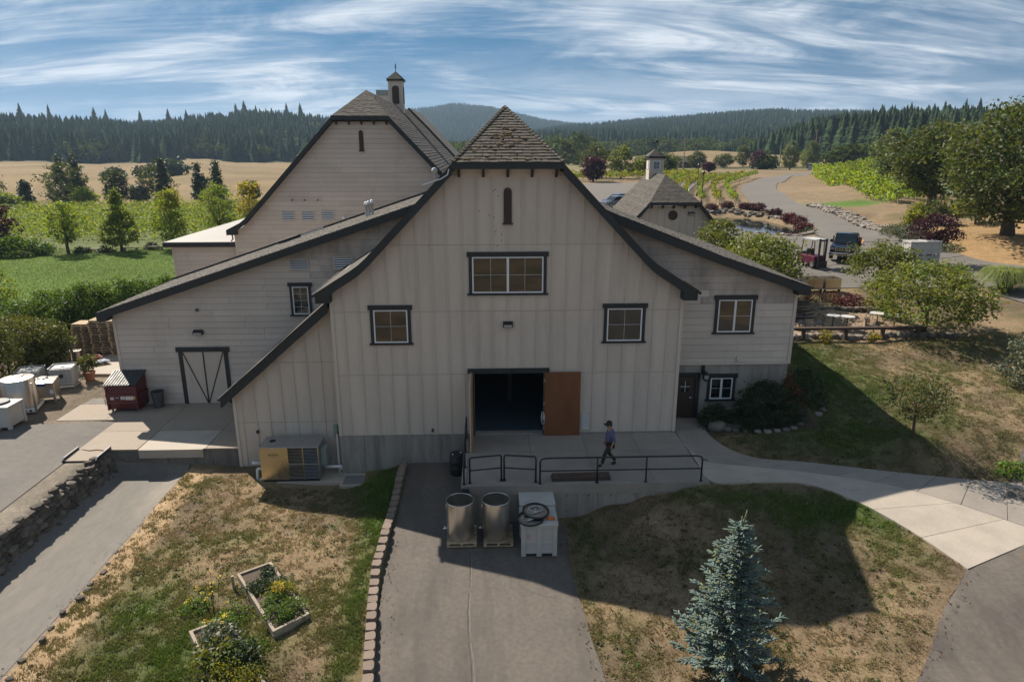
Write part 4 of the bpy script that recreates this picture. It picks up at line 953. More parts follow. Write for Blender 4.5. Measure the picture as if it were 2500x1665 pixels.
# tower
tw = part(rb_, 'tower', MB().box(-8.3, -7.08, 63.4, 64.6, 13.5, 17.18), M['lap'])
sub(tw, 'corner_board', MB().box(-8.33, -8.18, 63.36, 63.40, 14.4, 17.15).box(-7.2, -7.05, 63.36, 63.40, 14.0, 17.15), M['siding'])
sub(tw, 'louver', MB().prism([(-8.0, 15.3), (-7.4, 15.3), (-7.4, 16.6), (-7.5, 16.75), (-7.7, 16.8), (-7.9, 16.75), (-8.0, 16.6)], 63.34, 63.39), M['brown'])
sub(tw, 'louver', MB().box(-7.075, -7.04, 63.7, 64.3, 15.3, 16.7), M['brown'])
sub(tw, 'eave', MB().box(-8.43, -6.95, 63.27, 64.73, 17.18, 17.33), M['trim'])
sub(tw, 'tower_roof', MB().add([(-8.46, 63.24, 17.33), (-6.92, 63.24, 17.33), (-6.92, 64.76, 17.33), (-8.46, 64.76, 17.33), (-7.69, 64, 18.02)], [(0, 1, 4), (1, 2, 4), (2, 3, 4), (3, 0, 4), (3, 2, 1, 0)]), M['roof'])
sub(tw, 'finial', MB().lathe([(.03, 0), (.03, .25), (.09, .32), (.03, .4), (.07, .5), (.02, .6), (0, .8)], (-7.69, 64, 17.98), 8), M['blackmetal'])
ch = part(rb_, 'chimney', MB().box(-10.2, -9.0, 69.4, 70.6, 13, 16.4), M['lap']); sub(ch, 'chimney_cap', MB().box(-10.28, -8.92, 69.32, 70.68, 16.4, 16.88), M['ebox'])
# flat-roofed annex on its left
lap_siding(rb_, [(-21.15, 0), (-16.8, 0), (-16.8, 5.25), (-21.15, 5.25)], 46.9, .305, [], ['lap'])
part(rb_, 'corner_board', MB().box(-21.18, -21.04, 46.86, 46.878, 0, 5.25), M['siding'])
part(rb_, 'side_wall', MB().box(-21.15, -21.0, 47.06, 70, 0, 5.25), M['lap'])
part(rb_, 'annex_fascia', MB().box(-21.6, -16.78, 46.5, 46.56, 5.24, 5.54).box(-21.6, -21.54, 46.565, 70.2, 5.24, 5.54), M['trim'])
part(rb_, 'annex_roof', MB().box(-21.53, -16.8, 46.57, 70.2, 5.2, 5.56), M['membrane'])
part(rb_, 'downspout', MB().tube([(-17.0, 46.7, 6.05), (-17.0, 46.75, 5.7), (-17.15, 46.8, 5.6)], .05, 6), M['terracotta'])

# ================= outbuilding =================
YO = 55.0; OX = 15.05
ob_ = thing('outbuilding', 'small barn-like outbuilding with round vent, hipped gable and windowed cupola', 'building', (OX, YO, 2.9))
oh = [(0, 9.45), (2.05, 7.42), (3.3, 5.99), (4.25, 5.0), (5.2, 4.35)]
op = profile(OX, oh); ol = [(x, z - .28) for x, z in op]
og = [(OX - 4.95, 2.2), (OX + 4.95, 2.2), (OX + 4.95, 4.25)] + [p for p in reversed(ol) if abs(p[0] - OX) < 4.9 and p[1] < 7.3] + [(OX - 4.95, 4.25)]
batten_siding(ob_, og, YO, OX, .61, [4.6], [])
for s_ in (-1, 1):
    part(ob_, 'side_wall', MB().box(OX + s_ * 4.95 - .07, OX + s_ * 4.95 + .07, YO + .16, 64, 2.2, 4.3), M['siding'])
    pts = [(OX + s_ * u_, z) for u_, z in oh[1:]]
    roof_strip(ob_, pts if s_ > 0 else pts[::-1], YO - .5, 64.3)
    vs = [(OX + s_ * 2.05, YO - .5, 7.42), (OX, 58, 9.45), (OX, 64.3, 9.45), (OX + s_ * 2.05, 64.3, 7.42)]
    part(ob_, 'roof', MB().add(vs + [(x, y, z - .09) for x, y, z in vs], [(0, 1, 2, 3), (7, 6, 5, 4), (0, 4, 5, 1), (1, 5, 6, 2), (2, 6, 7, 3), (3, 7, 4, 0)]), M['roof'])
    fp = [(OX + s_ * u_, z - .01) for u_, z in oh[1:]]
    fascia(ob_, fp if s_ > 0 else fp[::-1], YO - .56, .32)
shingle_field(ob_, [(OX - 2.05, YO - .52, 7.42), (OX - 2.05, 64.3, 7.42), (OX, 64.3, 9.45), (OX, 58, 9.45)], .33, .22, 13)
shingle_field(ob_, [(OX - 4.25, YO - .52, 5.0), (OX - 4.25, 64.3, 5.0), (OX - 2.05, 64.3, 7.42), (OX - 2.05, YO - .52, 7.42)], .33, .22, 14)
a_, b_, p_ = (OX - 2.05, YO - .55, 7.44), (OX + 2.05, YO - .55, 7.44), (OX, 58, 9.48)
part(ob_, 'hip_roof', MB().add([a_, b_, p_, (a_[0], a_[1], 7.34), (b_[0], b_[1], 7.34), (OX, 58, 9.3)], [(0, 1, 2), (5, 4, 3), (0, 3, 4, 1), (1, 4, 5, 2), (2, 5, 3, 0)]), M['roof'])
shingle_field(ob_, [a_, b_, p_, p_], .26, .2, 15)
part(ob_, 'hip_fascia', MB().box(OX - 2.1, OX + 2.1, YO - .61, YO - .552, 7.22, 7.43), M['trim'])
for i in range(5):
    x = OX - 1.8 + i * .9; part(ob_, 'bracket', MB().prism_x([(YO - .42, 7.22), (YO - .03, 7.22), (YO - .03, 6.92), (YO - .42, 7.1)], x - .06, x + .06), M['brown'])
circ = [(OX + .39 * math.cos(a), 6.4 + .39 * math.sin(a)) for a in [2 * math.pi * k / 20 for k in range(20)]]
rv = part(ob_, 'round_vent', MB().prism(circ, YO - .05, YO - .03), M['brown'])
for k in range(5):
    z = 6.14 + .13 * k; w = math.sqrt(max(.01, .36 ** 2 - (z - 6.4) ** 2)); sub(rv, 'slat', MB().box(OX - w, OX + w, YO - .075, YO - .051, z - .03, z + .03), M['brown'])
wall_light(ob_, 16.52, 6.55, YO, .5)
cu = part(ob_, 'cupola', MB().box(OX - .60, OX + .62, 61.4, 62.6, 8.6, 10.72), M['siding'])
sub(cu, 'corner_board', MB().box(OX - .63, OX - .5, 61.36, 61.4, 8.9, 10.7).box(OX + .52, OX + .65, 61.36, 61.4, 8.9, 10.7), M['siding'])
sub(cu, 'window_frame', MB().box(OX - .32, OX + .34, 61.33, 61.39, 9.75, 10.5), M['white'])
for i in range(2):
    for j in range(2): sub(cu, 'pane', MB().box(OX - .25 + i * .27, OX - .25 + i * .27 + .24, 61.31, 61.328, 9.82 + j * .32, 9.82 + j * .32 + .29), M['glass'])
sub(cu, 'window_frame', MB().box(OX - .64, OX - .605, 61.7, 62.3, 9.8, 10.5), M['white'])
sub(cu, 'cupola_eave', MB().box(OX - .74, OX + .76, 61.26, 62.74, 10.72, 10.9), M['trim'])
sub(cu, 'cupola_roof', MB().add([(OX - .78, 61.22, 10.9), (OX + .8, 61.22, 10.9), (OX + .8, 62.78, 10.9), (OX - .78, 62.78, 10.9), (OX + .01, 62, 11.55)], [(0, 1, 4), (1, 2, 4), (2, 3, 4), (3, 0, 4), (3, 2, 1, 0)]), M['roof'])
sub(cu, 'weather_vane', MB().tube([(OX, 62, 11.5), (OX, 62, 12.15)], .02, 6).tube([(OX - .3, 62, 11.78), (OX + .3, 62, 11.78)], .015, 6).tube([(OX - .28, 62, 12.02), (OX + .26, 62, 12.02)], .018, 6).box(OX + .02, OX + .22, 61.99, 62.01, 12.0, 12.2).box(OX - .3, OX - .2, 61.99, 62.01, 11.97, 12.08), M['blackmetal'])
# ---------------- things near the barn ----------------
# ---- landing rail: fixed run and hinged gates
def rail_run(label, x0, x1, y0, y1, posts, group=None, z=.03, top=1.0, r=.033):
    t = thing('railing', label, 'railing', (x0, y0, z), group=group)
    P = lambda u, zz: (x0 + (x1 - x0) * u, y0 + (y1 - y0) * u, zz)
    part(t, 'top_rail', MB().tube([P(0, z), P(0, z + top - .12), P(.012, z + top - .03), P(.04, z + top), P(.96, z + top), P(.988, z + top - .03), P(1, z + top - .12), P(1, z)], r, 8), M['blackmetal'], smooth=True)
    part(t, 'mid_rail', MB().tube([P(.005, z + .5), P(.995, z + .5)], r * .8, 8), M['blackmetal'], smooth=True)
    for u in posts: part(t, 'post', MB().tube([P(u, z), P(u, z + top)], r * .9, 8), M['blackmetal'], smooth=True)
    for u in [0, 1] + posts: part(t, 'base_plate', MB().box(P(u, 0)[0] - .06, P(u, 0)[0] + .06, P(u, 0)[1] - .06, P(u, 0)[1] + .06, z, z + .015), M['blackmetal'])
    return t
rail_run('long black pipe railing along the front edge of the landing', 1.86, 7.72, 22.2, 22.2, [.352, .655])
rail_run('black pipe gate half beside the long railing on the landing', .58, 1.72, 22.52, 22.34, [])
rail_run('black pipe gate half at the landing corner, next to the drum', -.66, .48, 22.33, 22.52, [])
rail_run('black pipe railing along the left side of the landing', -.87, -.87, 22.25, 26.3, [.33, .66])
single('timber_beam', MB().box(-1.07, 1.07, -.22, .22, 0, .07).box(-1.05, 1.03, -.2, -.005, .071, .13).box(-1.04, 1.07, .005, .2, .071, .14), M['darktimber'], 'dark timber beams lying on the landing behind the railing', 'timber', (3.39, 22.62, .005), .02)
single('junction_box', MB().box(-.13, .13, -.09, .05, -.42, 0).box(-.08, .08, -.10, -.09, -.32, -.1), M['blackplastic'], 'small black box fixed to the corner of the landing wall', 'box', (-.82, 22.02, -.05))

# ---- black drum beside the landing
dz = h1(-1.25, 25.6)
t = thing('drum', 'black plastic drum on the driveway beside the landing', 'drum', (-1.27, 25.7, dz))
part(t, 'shell', MB().lathe([(.26, 0), (.30, .02), (.30, .28), (.315, .31), (.30, .34), (.30, .60), (.315, .63), (.30, .66), (.30, .88), (.27, .92), (.262, .90), (0, .895)], (-1.27, 25.7, dz), 28), M['blackplastic'], smooth='auto')
for a in (.6, 3.5): part(t, 'bung', MB().lathe([(.04, 0), (.04, .025), (0, .025)], (-1.27 + .18 * math.cos(a), 25.7 + .18 * math.sin(a), dz + .896), 10), M['paper_white'])

# ---- pallets (shared builder)
def pallet_mesh(w=1.02, d=1.2, boards=7):
    top = []; g = random.Random(3)
    for i in range(boards):
        y = -d / 2 + (i + .5) * d / boards; b = d / boards * .42
        top.append(MB().box(-w / 2, w / 2, y - b, y + b, .115, .138))
    run = [MB().box(x - .045, x + .045, -d / 2, d / 2, .024, .1145) for x in (-w / 2 + .05, 0, w / 2 - .05)]
    bot = [MB().box(-w / 2, w / 2, y - .06, y + .06, 0, .0235) for y in (-d / 2 + .06, 0, d / 2 - .06)]
    return top, run, bot
def pallet(label, loc, rz=0, group=None, w=1.02, d=1.2, boards=7):
    t = thing('pallet', label, 'pallet', loc, rz, group, world=False)
    top, run, bot = pallet_mesh(w, d, boards)
    for b_ in top: part(t, 'board', b_, M['pallet'])
    for b_ in run: part(t, 'runner', b_, M['pallet'])
    for b_ in bot: part(t, 'bottom_board', b_, M['pallet'])
    return t
# ---- open stainless tanks on pallets
def tank(x, y, z, label):
    t = thing('open_tank', label, 'tank', (x, y, z), 0, 'open stainless tanks on the driveway', world=False)
    part(t, 'shell', MB().lathe([(.455, .0), (.47, .02), (.47, 1.36), (.462, 1.36), (.462, .05), (0, .03)], n=48), M['steel'], smooth='auto')
    part(t, 'rim', MB().ring((0, 0, 1.36), .47, .014, 48, 8), M['chrome'], smooth=True)
    v_ = part(t, 'valve', MB().tube([(-.46, -.05, .30), (-.60, -.05, .30)], .025, 8), M['chrome'], smooth=True)
    sub(v_, 'handle', MB().tube([(-.55, -.05, .30), (-.55, -.05, .39)], .012, 6).tube([(-.55, -.05, .39), (-.50, -.12, .39)], .012, 6), M['chrome'])
    part(t, 'bracket', MB().box(-.485, -.468, -.04, .04, 1.08, 1.2), M['chrome'])
    return t
zt = h1(-.9, 21.1) + .035
pallet('wooden pallet under the left open steel tank', (-.93, 21.17, zt)); pallet('wooden pallet under the open steel tank nearer the white bins', (.33, 21.15, zt))
tank(-.98, 21.12, zt + .139, 'open-topped stainless tank nearest the block edging'); tank(.25, 21.12, zt + .139, 'open-topped stainless tank beside the white bin')

# ---- pale grey macro bins
def macro_bin(name, label, cx, y0, y1, z, w=1.2, h=1.14, lid=True, group=None, sticker=True):
    t = thing(name, label, 'bin', (cx, (y0 + y1) / 2, z), group=group); x0, x1 = cx - w / 2, cx + w / 2; m_ = M['binplastic']
    part(t, 'body', MB().box(x0 + .03, x1 - .03, y0 + .03, y1 - .03, z + .12, z + h - .03), m_, bevel=.02)
    part(t, 'rim', MB().box(x0 - .01, x1 + .01, y0 - .01, y1 + .01, z + h - .09, z + h), m_, bevel=.02)
    for x in (x0, cx - .09, x1 - .16): part(t, 'leg', MB().box(x, x + (.18 if x == cx - .09 else .16), y0, y0 + .14, z, z + h - .091), m_, bevel=.012)
    for x in (x0, cx - .09, x1 - .16): part(t, 'leg', MB().box(x, x + (.18 if x == cx - .09 else .16), y1 - .14, y1, z, z + h - .091), m_, bevel=.012)
    part(t, 'side_rib', MB().box(x0 + .16, cx - .09, y0 + .012, y0 + .05, z + .46, z + .56), m_, bevel=.01); part(t, 'side_rib', MB().box(cx + .09, x1 - .16, y0 + .012, y0 + .05, z + .46, z + .56), m_, bevel=.01)
    part(t, 'skid', MB().box(x0 + .16, x1 - .16, y0 + .005, y0 + .06, z + .115, z + .19), m_, bevel=.008)
    if lid:
        ld_ = part(t, 'lid', MB().box(x0 - .03, x1 + .03, y0 - .03, y1 + .03, z + h + .002, z + h + .07), m_, bevel=.02)
        zz = z + h + .071; c_ = Vector((cx, (y0 + y1) / 2, zz))
        for sx, sy in ((-1, -1), (1, -1), (-1, 1), (1, 1)):
            e = Vector((cx + sx * (w / 2 - .12), (y0 + y1) / 2 + sy * ((y1 - y0) / 2 - .12), zz)); d_ = (e - c_); n_ = Vector((-d_.y, d_.x, 0)).normalized() * .03
            s0 = c_ + d_.normalized() * .09; mb = MB().add([s0 + n_, s0 - n_, e - n_, e + n_] + [p + Vector((0, 0, .018)) for p in (s0 + n_, s0 - n_, e - n_, e + n_)], [(4, 5, 6, 7), (0, 1, 5, 4), (1, 2, 6, 5), (2, 3, 7, 6), (3, 0, 4, 7)])
            sub(ld_, 'lid_rib', mb, m_)
    if sticker:
        s_ = part(t, 'sticker', MB().box(x0 + .205, x0 + .275, y0 + .0255, y0 + .029, z + .66, z + .86), M['paper_red'])
        sub(s_, 'sticker_text', MB().box(x0 + .215, x0 + .265, y0 + .023, y0 + .0252, z + .675, z + .75), M['binplastic']); sub(s_, 'sticker_text', MB().box(x0 + .215, x0 + .265, y0 + .023, y0 + .0252, z + .77, z + .845), M['binplastic'])
    return t
zb = h1(1.7, 20.3) + .035
macro_bin('lidded_bin', 'pale grey lidded bin on the driveway with coiled hoses on its lid', 1.68, 20.0, 21.17, zb)
macro_bin('lidded_bin', 'pale grey lidded bin standing against the landing wall', 1.70, 21.22, 22.08, zb + .05, h=1.16, sticker=False)
zl = zb + 1.14 + .09
def dish(x, y, z, r, tx, ty, label):
    t = thing('tank_lid', label, 'lid', (x, y, z), world=False); t.rotation_euler = (tx, ty, .3)
    part(t, 'disc', MB().lathe([(0, .02), (r * .6, .012), (r * .95, .0), (r * .95, -.01), (0, .0)], n=36), M['steel2'], smooth='auto')
    part(t, 'gasket', MB().ring((0, 0, .01), r, .032, 36, 8), M['blackplastic'], smooth=True)
    g = random.Random(r); pts = [(g.uniform(-r * .6, r * .6), g.uniform(-r * .6, r * .6), .05 + .02 * i / 3) for i in range(5)]
    sm = []
    for i in range(40):
        a = i * .55; rr = r * (.35 + .35 * math.sin(i * .31)); sm.append((rr * math.cos(a), rr * math.sin(a) * .8, .05 + .03 * math.sin(i * .9)))
    part(t, 'hose', MB().tube(sm, .011, 6), M['clearhose'], smooth=True)
    part(t, 'fitting', MB().tube([(-r * .3, -r * .35, .06), (r * .25, -r * .15, .07)], .022, 8), M['steel2'], smooth=True)
    return t
dish(1.40, 20.33, zl + .02, .43, .05, -.06, 'lower round tank lid with a hose, overhanging the white bin')
dish(1.60, 20.62, zl + .13, .43, .10, .02, 'upper round tank lid stacked on another, with pink and clear hoses')
g = random.Random(4); pts = []
for i in range(46): pts.append((2.07 + .13 * math.cos(i * 1.1) * g.uniform(.4, 1.2), 20.30 + .10 * math.sin(i * 1.3) * g.uniform(.4, 1.2), zl + .01 + .05 * g.random()))
pts += [(2.26, 20.25, zl), (2.31, 20.2, zl - .1), (2.32, 20.2, zl - .35)]
single('strap', MB().tube(pts, .012, 5), M['orange'], 'tangle of orange strap on the corner of the white bin', 'strap', smooth=True)

# ---- chiller unit on its pad
zc0 = -1.62
t = thing('chiller_unit', 'boxy brassy chiller with louvred front on a concrete pad beside the lean-to', 'air conditioner', (-8.1, 26.4, zc0))
part(t, 'pad', MB().box(-9.50, -6.05, 25.78, 27.2, -2.1, zc0 + .0), M['paleconc'])
part(t, 'skid', MB().box(-9.28, -6.98, 25.95, 27.0, zc0 + .001, zc0 + .1), M['blackmetal'])
ax0, ax1, ay0, ay1, az0, az1 = -9.32, -6.94, 25.92, 27.02, zc0 + .101, -.10
part(t, 'casing', MB().box(ax0, ax1, ay0 + .04, ay1, az0, az1), M['galv'])
part(t, 'roof_panel', MB().box(ax0 - .02, ax1 + .02, ay0 - .02, ay1 + .02, az1 + .001, az1 + .03), M['galv'], bevel=.01)
fp_ = part(t, 'front_panel', MB().box(ax0, -8.22, ay0, ay0 + .038, az0, az1), M['gold'], label='brassy blank front panel with an oval emblem')
ov = [(-8.78 + .22 * math.cos(2 * math.pi * k / 24), az1 - .32 + .075 * math.sin(2 * math.pi * k / 24)) for k in range(24)]
sub(fp_, 'emblem', MB().tube([(x, ay0 - .002, z) for x, z in ov] + [(ov[0][0], ay0 - .002, ov[0][1])], .006, 5), M['brown'])
em = MB()
for k in range(9): em.box(-8.95 + k * .039, -8.95 + k * .039 + (.026 if k % 3 else .03), ay0 - .004, ay0 - .001, az1 - .335, az1 - .30 + (.012 if k in (0, 4) else 0))
sub(fp_, 'emblem_text', em, M['brown'])
for (x0, x1) in ((-8.20, -7.60), (-7.56, -6.98)):
    part(t, 'coil_backing', MB().box(x0, x1, ay0 + .03, ay0 + .039, az0 + .05, az1 - .05), M['dark'])
    for k in range(20):
        z = az0 + .10 + k * (az1 - az0 - .2) / 19
        if k == 9: part(t, 'rail', MB().box(x0, x1, ay0 - .004, ay0 + .029, z - .03, z + .03), M['galv']); continue
        part(t, 'louver', MB().add([(x0, ay0, z - .010), (x1, ay0, z - .010), (x1, ay0 + .026, z + .006), (x0, ay0 + .026, z + .006), (x0, ay0 + .002, z - .018), (x1, ay0 + .002, z - .018), (x1, ay0 + .028, z - .002), (x0, ay0 + .028, z - .002)], [(0, 1, 2, 3), (7, 6, 5, 4), (0, 4, 5, 1), (1, 5, 6, 2), (2, 6, 7, 3), (3, 7, 4, 0)]), M['gold'] if x0 < -8 else M['galv'])
for x in (-8.22, -7.60, -6.98): part(t, 'stile', MB().box(x + .002, x + .038, ay0 - .006, ay0 + .037, az0, az1), M['gold'])
part(t, 'exhaust', MB().lathe([(.13, 0), (.13, .02), (.10, .02), (.10, .004), (0, .004)], (-8.95, 26.55, az1 + .031), 20), M['blackmetal'])
part(t, 'control_box', MB().box(-6.935, -6.70, 26.2, 26.7, -1.05, -.30), M['ebox'], bevel=.01)
part(t, 'pipe', MB().tube([(-9.33, 26.4, -.98), (-9.75, 26.4, -.98), (-9.82, 26.42, -.96)], .06, 10), M['pvc'], smooth=True)
part(t, 'pipe', MB().tube([(-9.33, 26.2, -1.15), (-9.55, 26.2, -1.15), (-9.58, 26.2, -1.2), (-9.58, 26.15, -1.78)], .06, 10), M['pvc'], smooth=True)
part(t, 'pipe', MB().tube([(-9.55, 26.1, -1.72), (-9.36, 26.15, -1.52)], .05, 10), M['pvc'], smooth=True)
part(t, 'pipe', MB().tube([(-6.93, 26.5, -1.25), (-6.15, 26.5, -1.25)], .06, 10), M['pvc'], smooth=True)
part(t, 'conduit', MB().tube([(-6.8, 26.5, -1.05), (-6.75, 26.5, -1.3), (-6.55, 26.6, -1.25), (-6.42, 26.9, -.6), (-6.42, 27.2, -.2)], .018, 6), M['ebox'], smooth=True)
part(t, 'drain_pipe', MB().tube([(-6.20, 26.55, -1.25), (-6.20, 26.55, -1.42)], .05, 10), M['pvc'], smooth=True)
t = thing('vault_cover', 'flat concrete slab with inset steel hatch by the foundation', 'slab', (-5.35, 25.95, -1.75))
part(t, 'slab', MB().box(-6.08, -4.62, 25.45, 26.55, -2.1, -1.60), M['paleconc']); part(t, 'hatch', MB().box(-5.98, -4.95, 25.55, 26.32, -1.599, -1.588), M['galv'])

# ---- block edging along the driveway
t = thing('block_edging', 'row of brown landscape blocks edging the driveway', 'edging', (-3.5, 20, -1.6))
line = resample([(-3.52, 26.4), (-3.55, 24.9), (-3.56, 23.5), (-3.6, 22.2), (-3.62, 20.6), (-3.66, 19.4), (-3.58, 18.3), (-3.45, 17.0), (-3.26, 15.4), (-3.16, 14.5), (-3.0, 12.5)], .05)
acc = 0; last = line[0]; g = random.Random(8); nb = 0; need = .2
for i in range(1, len(line)):
    acc += (line[i] - line[i - 1]).length
    if acc >= need:
        d_ = (line[i] - last).normalized(); c_ = (line[i] + last) / 2; L_ = acc; acc = 0; last = line[i]; need = .365 + g.uniform(-.012, .02)
        zt_ = h1(c_.x + .35, c_.y) + .25 + g.uniform(-.015, .015) + .06 * math.sin(c_.y * 1.3)
        a = math.atan2(d_.y, d_.x) + math.pi / 2 + g.uniform(-.05, .05)
        mb = MB(); hl = L_ / 2 - .008; m4 = Matrix.Translation((c_.x, c_.y, 0)) @ Matrix.Rotation(a, 4, 'Z')
        pl = [(-.14, -hl * .82), (.10, -hl), (.15, -hl * .6), (.16, 0), (.15, hl * .6), (.10, hl), (-.14, hl * .82)]
        w_ = [m4 @ Vector((x, y, 0)) for x, y in pl]
        part(t, 'block', MB().prism_z([(p.x, p.y) for p in w_], zt_ - .42, zt_), M['block'], bevel=.012); nb += 1

# ---- raised beds
def bed(label, c, tz):
    """c: four corners of the timber frame (x,y) counter-clockwise"""
    t = thing('raised_bed', label, 'garden bed', (sum(p[0] for p in c) / 4, sum(p[1] for p in c) / 4, tz - .4), group='raised garden beds')
    for i in range(4):
        a, b_ = Vector(c[i]), Vector(c[(i + 1) % 4]); d_ = (b_ - a).normalized(); n_ = Vector((-d_.y, d_.x)) * .09
        for k, (z0, z1) in enumerate(((tz - .42, tz - .152), (tz - .15, tz))):
            ex = d_ * (.0 if (i + k) % 2 else .089)
            p = [a + ex, b_ - ex, b_ - ex + n_, a + ex + n_]
            part(t, 'timber', MB().prism_z([(q.x, q.y) for q in p], z0, z1), M['timber'], bevel=.01)
    ci = Vector((sum(p[0] for p in c) / 4, sum(p[1] for p in c) / 4)); q = [Vector(p).lerp(ci, .06) for p in c]
    part(t, 'soil', MB().prism_z([(p.x, p.y) for p in q], tz - .40, tz - .06), M['soil'])
    return t
bed('raised timber bed of flowers and herbs nearer the driveway', [(-8.1, 19.35), (-6.12, 16.55), (-5.28, 17.3), (-7.2, 20.0)], -1.46)
bed('raised timber bed of leafy vegetables cut off by the bottom edge', [(-8.55, 16.75), (-6.6, 14.0), (-5.72, 14.65), (-7.66, 17.35)], -1.52)
single('stake', MB().box(-.04, .04, -.04, .04, 0, .62), M['timber'], 'short weathered post beside the flower bed corner', 'post', (-8.05, 18.9, -1.85), .4)

# ---- steel ramp plate by the dock, dock leveller
t = thing('dock_leveller', 'pale steel dock leveller plate set into the apron edge', 'dock leveller', (-13.5, 27.4, -.8))
part(t, 'plate', MB().box(-14.94, -12.12, 27.40, 29.38, -.79, -.735), M['paleconc'])
part(t, 'lip', MB().prism_x([(27.30, -.73), (27.395, -.735), (27.36, -1.12), (27.32, -1.12)], -14.9, -12.2), M['paleconc'])
t = thing('ramp_plate', 'rusty steel ramp plate with raised side flanges at the apron corner', 'ramp', (-16.8, 26.9, -.7))
part(t, 'plate', MB().prism_x([(26.35, -.74), (27.45, -.715), (27.45, -.70), (26.35, -.725)], -17.45, -16.15), M['apron'])
for x in (-17.5, -16.16): part(t, 'flange', MB().prism_x([(26.3, -.78), (27.5, -.75), (27.5, -.60), (26.45, -.61), (26.3, -.70)], x, x + .05), M['darksteel'])
part(t, 'chain', MB().tube([(-17.3, 27.4, -.70), (-16.9, 27.25, -.69), (-16.6, 27.33, -.69), (-16.2, 27.2, -.69)], .02, 5), M['rust'])

# ---- fieldstone wall along the dock ramp
t = thing('fieldstone_wall', 'rough dark fieldstone retaining wall beside the dock ramp', 'stone wall', (-16.1, 22, -1.8))
g = random.Random(21); k = 0
y = 27.25
while y > 13.6:
    hgt = 1.0; z = -1.78; row = 0
    w = g.uniform(.24, .40)
    while z < -.80:
        h_ = g.uniform(.15, .25); x = -15.86 - .16 * row * .45 - g.uniform(0, .1)
        part(t, 'stone', MB().rock((x, y - g.uniform(-.06, .06), z + h_ * .5), (.17, w * .60, h_ * .66), k, 1, .14), M['stone']); k += 1
        z += h_ * .92; row += 1
    y -= w * .9
# loose edge stones on the other side of the ramp
t = thing('edging_stones', 'loose row of small stones edging the lawn side of the dock ramp', 'stones', (-12.8, 22, -1.8))
y = 27.2
while y > 15:
    part(t, 'stone', MB().rock((-12.72 + g.uniform(-.1, .1), y, -1.72 + g.uniform(-.06, .02)), (g.uniform(.06, .13), g.uniform(.07, .15), g.uniform(.05, .11)), k, 1), M['stone']); k += 1; y -= g.uniform(.25, .9)

# ---- dumpster and wheeled bin
t = thing('dumpster', 'dark red dumpster with ribbed black lid against the left wing', 'dumpster', (-17.65, 32.2, -.74))
x0, x1, y0, y1 = -18.42, -16.92, 31.7, 32.82; z0 = -.60; dz_ = M['dumpster']
part(t, 'body', MB().prism_x([(y0 + .12, z0), (y1, z0), (y1, .98), (y0 + .06, .62), (y0, .3), (y0, -.2)], x0 + .05, x1 - .05), dz_)
part(t, 'top_rail', MB().box(x0, x1, y0 - .04, y0 + .06, .50, .62), dz_)
part(t, 'mid_rail', MB().box(x0, x1, y0 - .035, y0 + .0, .12, .22), dz_); part(t, 'bottom_rail', MB().box(x0, x1, y0 - .03, y0 + .11, -.24, -.14), dz_)
for x in (x0 + .02, x1 - .10): part(t, 'stile', MB().box(x, x + .08, y0 - .025, y0 + .1, z0, .5), dz_)
for x in (x0 - .09, x1 - .03): part(t, 'fork_pocket', MB().box(x, x + .12, y0 + .15, y1 - .2, -.05, .18), dz_)
for i, (xa, xb) in enumerate(((x0 - .02, (x0 + x1) / 2 - .01), ((x0 + x1) / 2 + .01, x1 + .02))):
    l_ = part(t, 'lid', MB().prism_x([(y0 - .06, .66), (y1 + .02, 1.04), (y1 + .02, 1.075), (y0 - .06, .69)], xa, xb), M['blackplastic'])
    for k2 in range(6):
        xr = xa + .06 + k2 * (xb - xa - .12) / 5; sub(l_, 'lid_rib', MB().prism_x([(y0 - .03, .695), (y1, 1.072), (y1, 1.105), (y0 - .03, .73)], xr - .028, xr + .028), M['greyplastic'])
for x in (x0 + .12, x1 - .12):
    for y in (y0 + .2, y1 - .15): part(t, 'caster', MB().prism_x([(y + .07 * math.cos(a), z0 - .07 + .07 * math.sin(a)) for a in [k2 * math.pi / 5 for k2 in range(10)]], x - .03, x + .03), M['galv'])
part(t, 'drain_pipe', MB().tube([(x0 - .05, y0 + .2, -.1), (x0 - .18, y0 + .2, -.1), (x0 - .18, y0 + .2, -.4), (x0 - .05, y0 + .2, -.4)], .02, 6), M['pallet'])
for xa, xb, za, zb_, mm in ((-18.2, -18.05, -.07, .06, 'paper_white'), (-17.95, -17.83, .02, .06, 'paper_white'), (-17.72, -17.52, -.06, .10, 'paper_white'), (-17.49, -17.12, -.08, .12, 'paper_white'), (-17.10, -17.0, -.04, .10, 'paper_yellow')):
    s_ = part(t, 'sticker', MB().box(xa, xb, y0 - .006, y0 - .002, za, zb_), M[mm])
    if mm == 'paper_white':
        for r_ in range(3): sub(s_, 'print_line', MB().box(xa + .02, xb - .02, y0 - .0085, y0 - .0065, za + .02 + r_ * (zb_ - za) * .3, za + .02 + r_ * (zb_ - za) * .3 + .014), M['paper_red' if xb - xa > .3 else 'paper_blue'])
t = thing('rubbish_bin', 'dark grey plastic rubbish bin beside the red dumpster', 'bin', (-16.3, 32.4, -.738))
part(t, 'body', MB().lathe([(.21, 0), (.22, .02), (.29, .80), (.30, .82), (.275, .82), (.20, .05), (0, .04)], (-16.3, 32.4, -.738), 4 * 5), M['greyplastic'], smooth='auto'); part(t, 'rim', MB().ring((-16.3, 32.4, .09), .295, .02, 20, 6), M['greyplastic'], smooth=True)
part(t, 'bag', MB().lathe([(.275, .80), (.25, .74), (.1, .70), (0, .72)], (-16.3, 32.4, -.738), 16), M['blackplastic'])

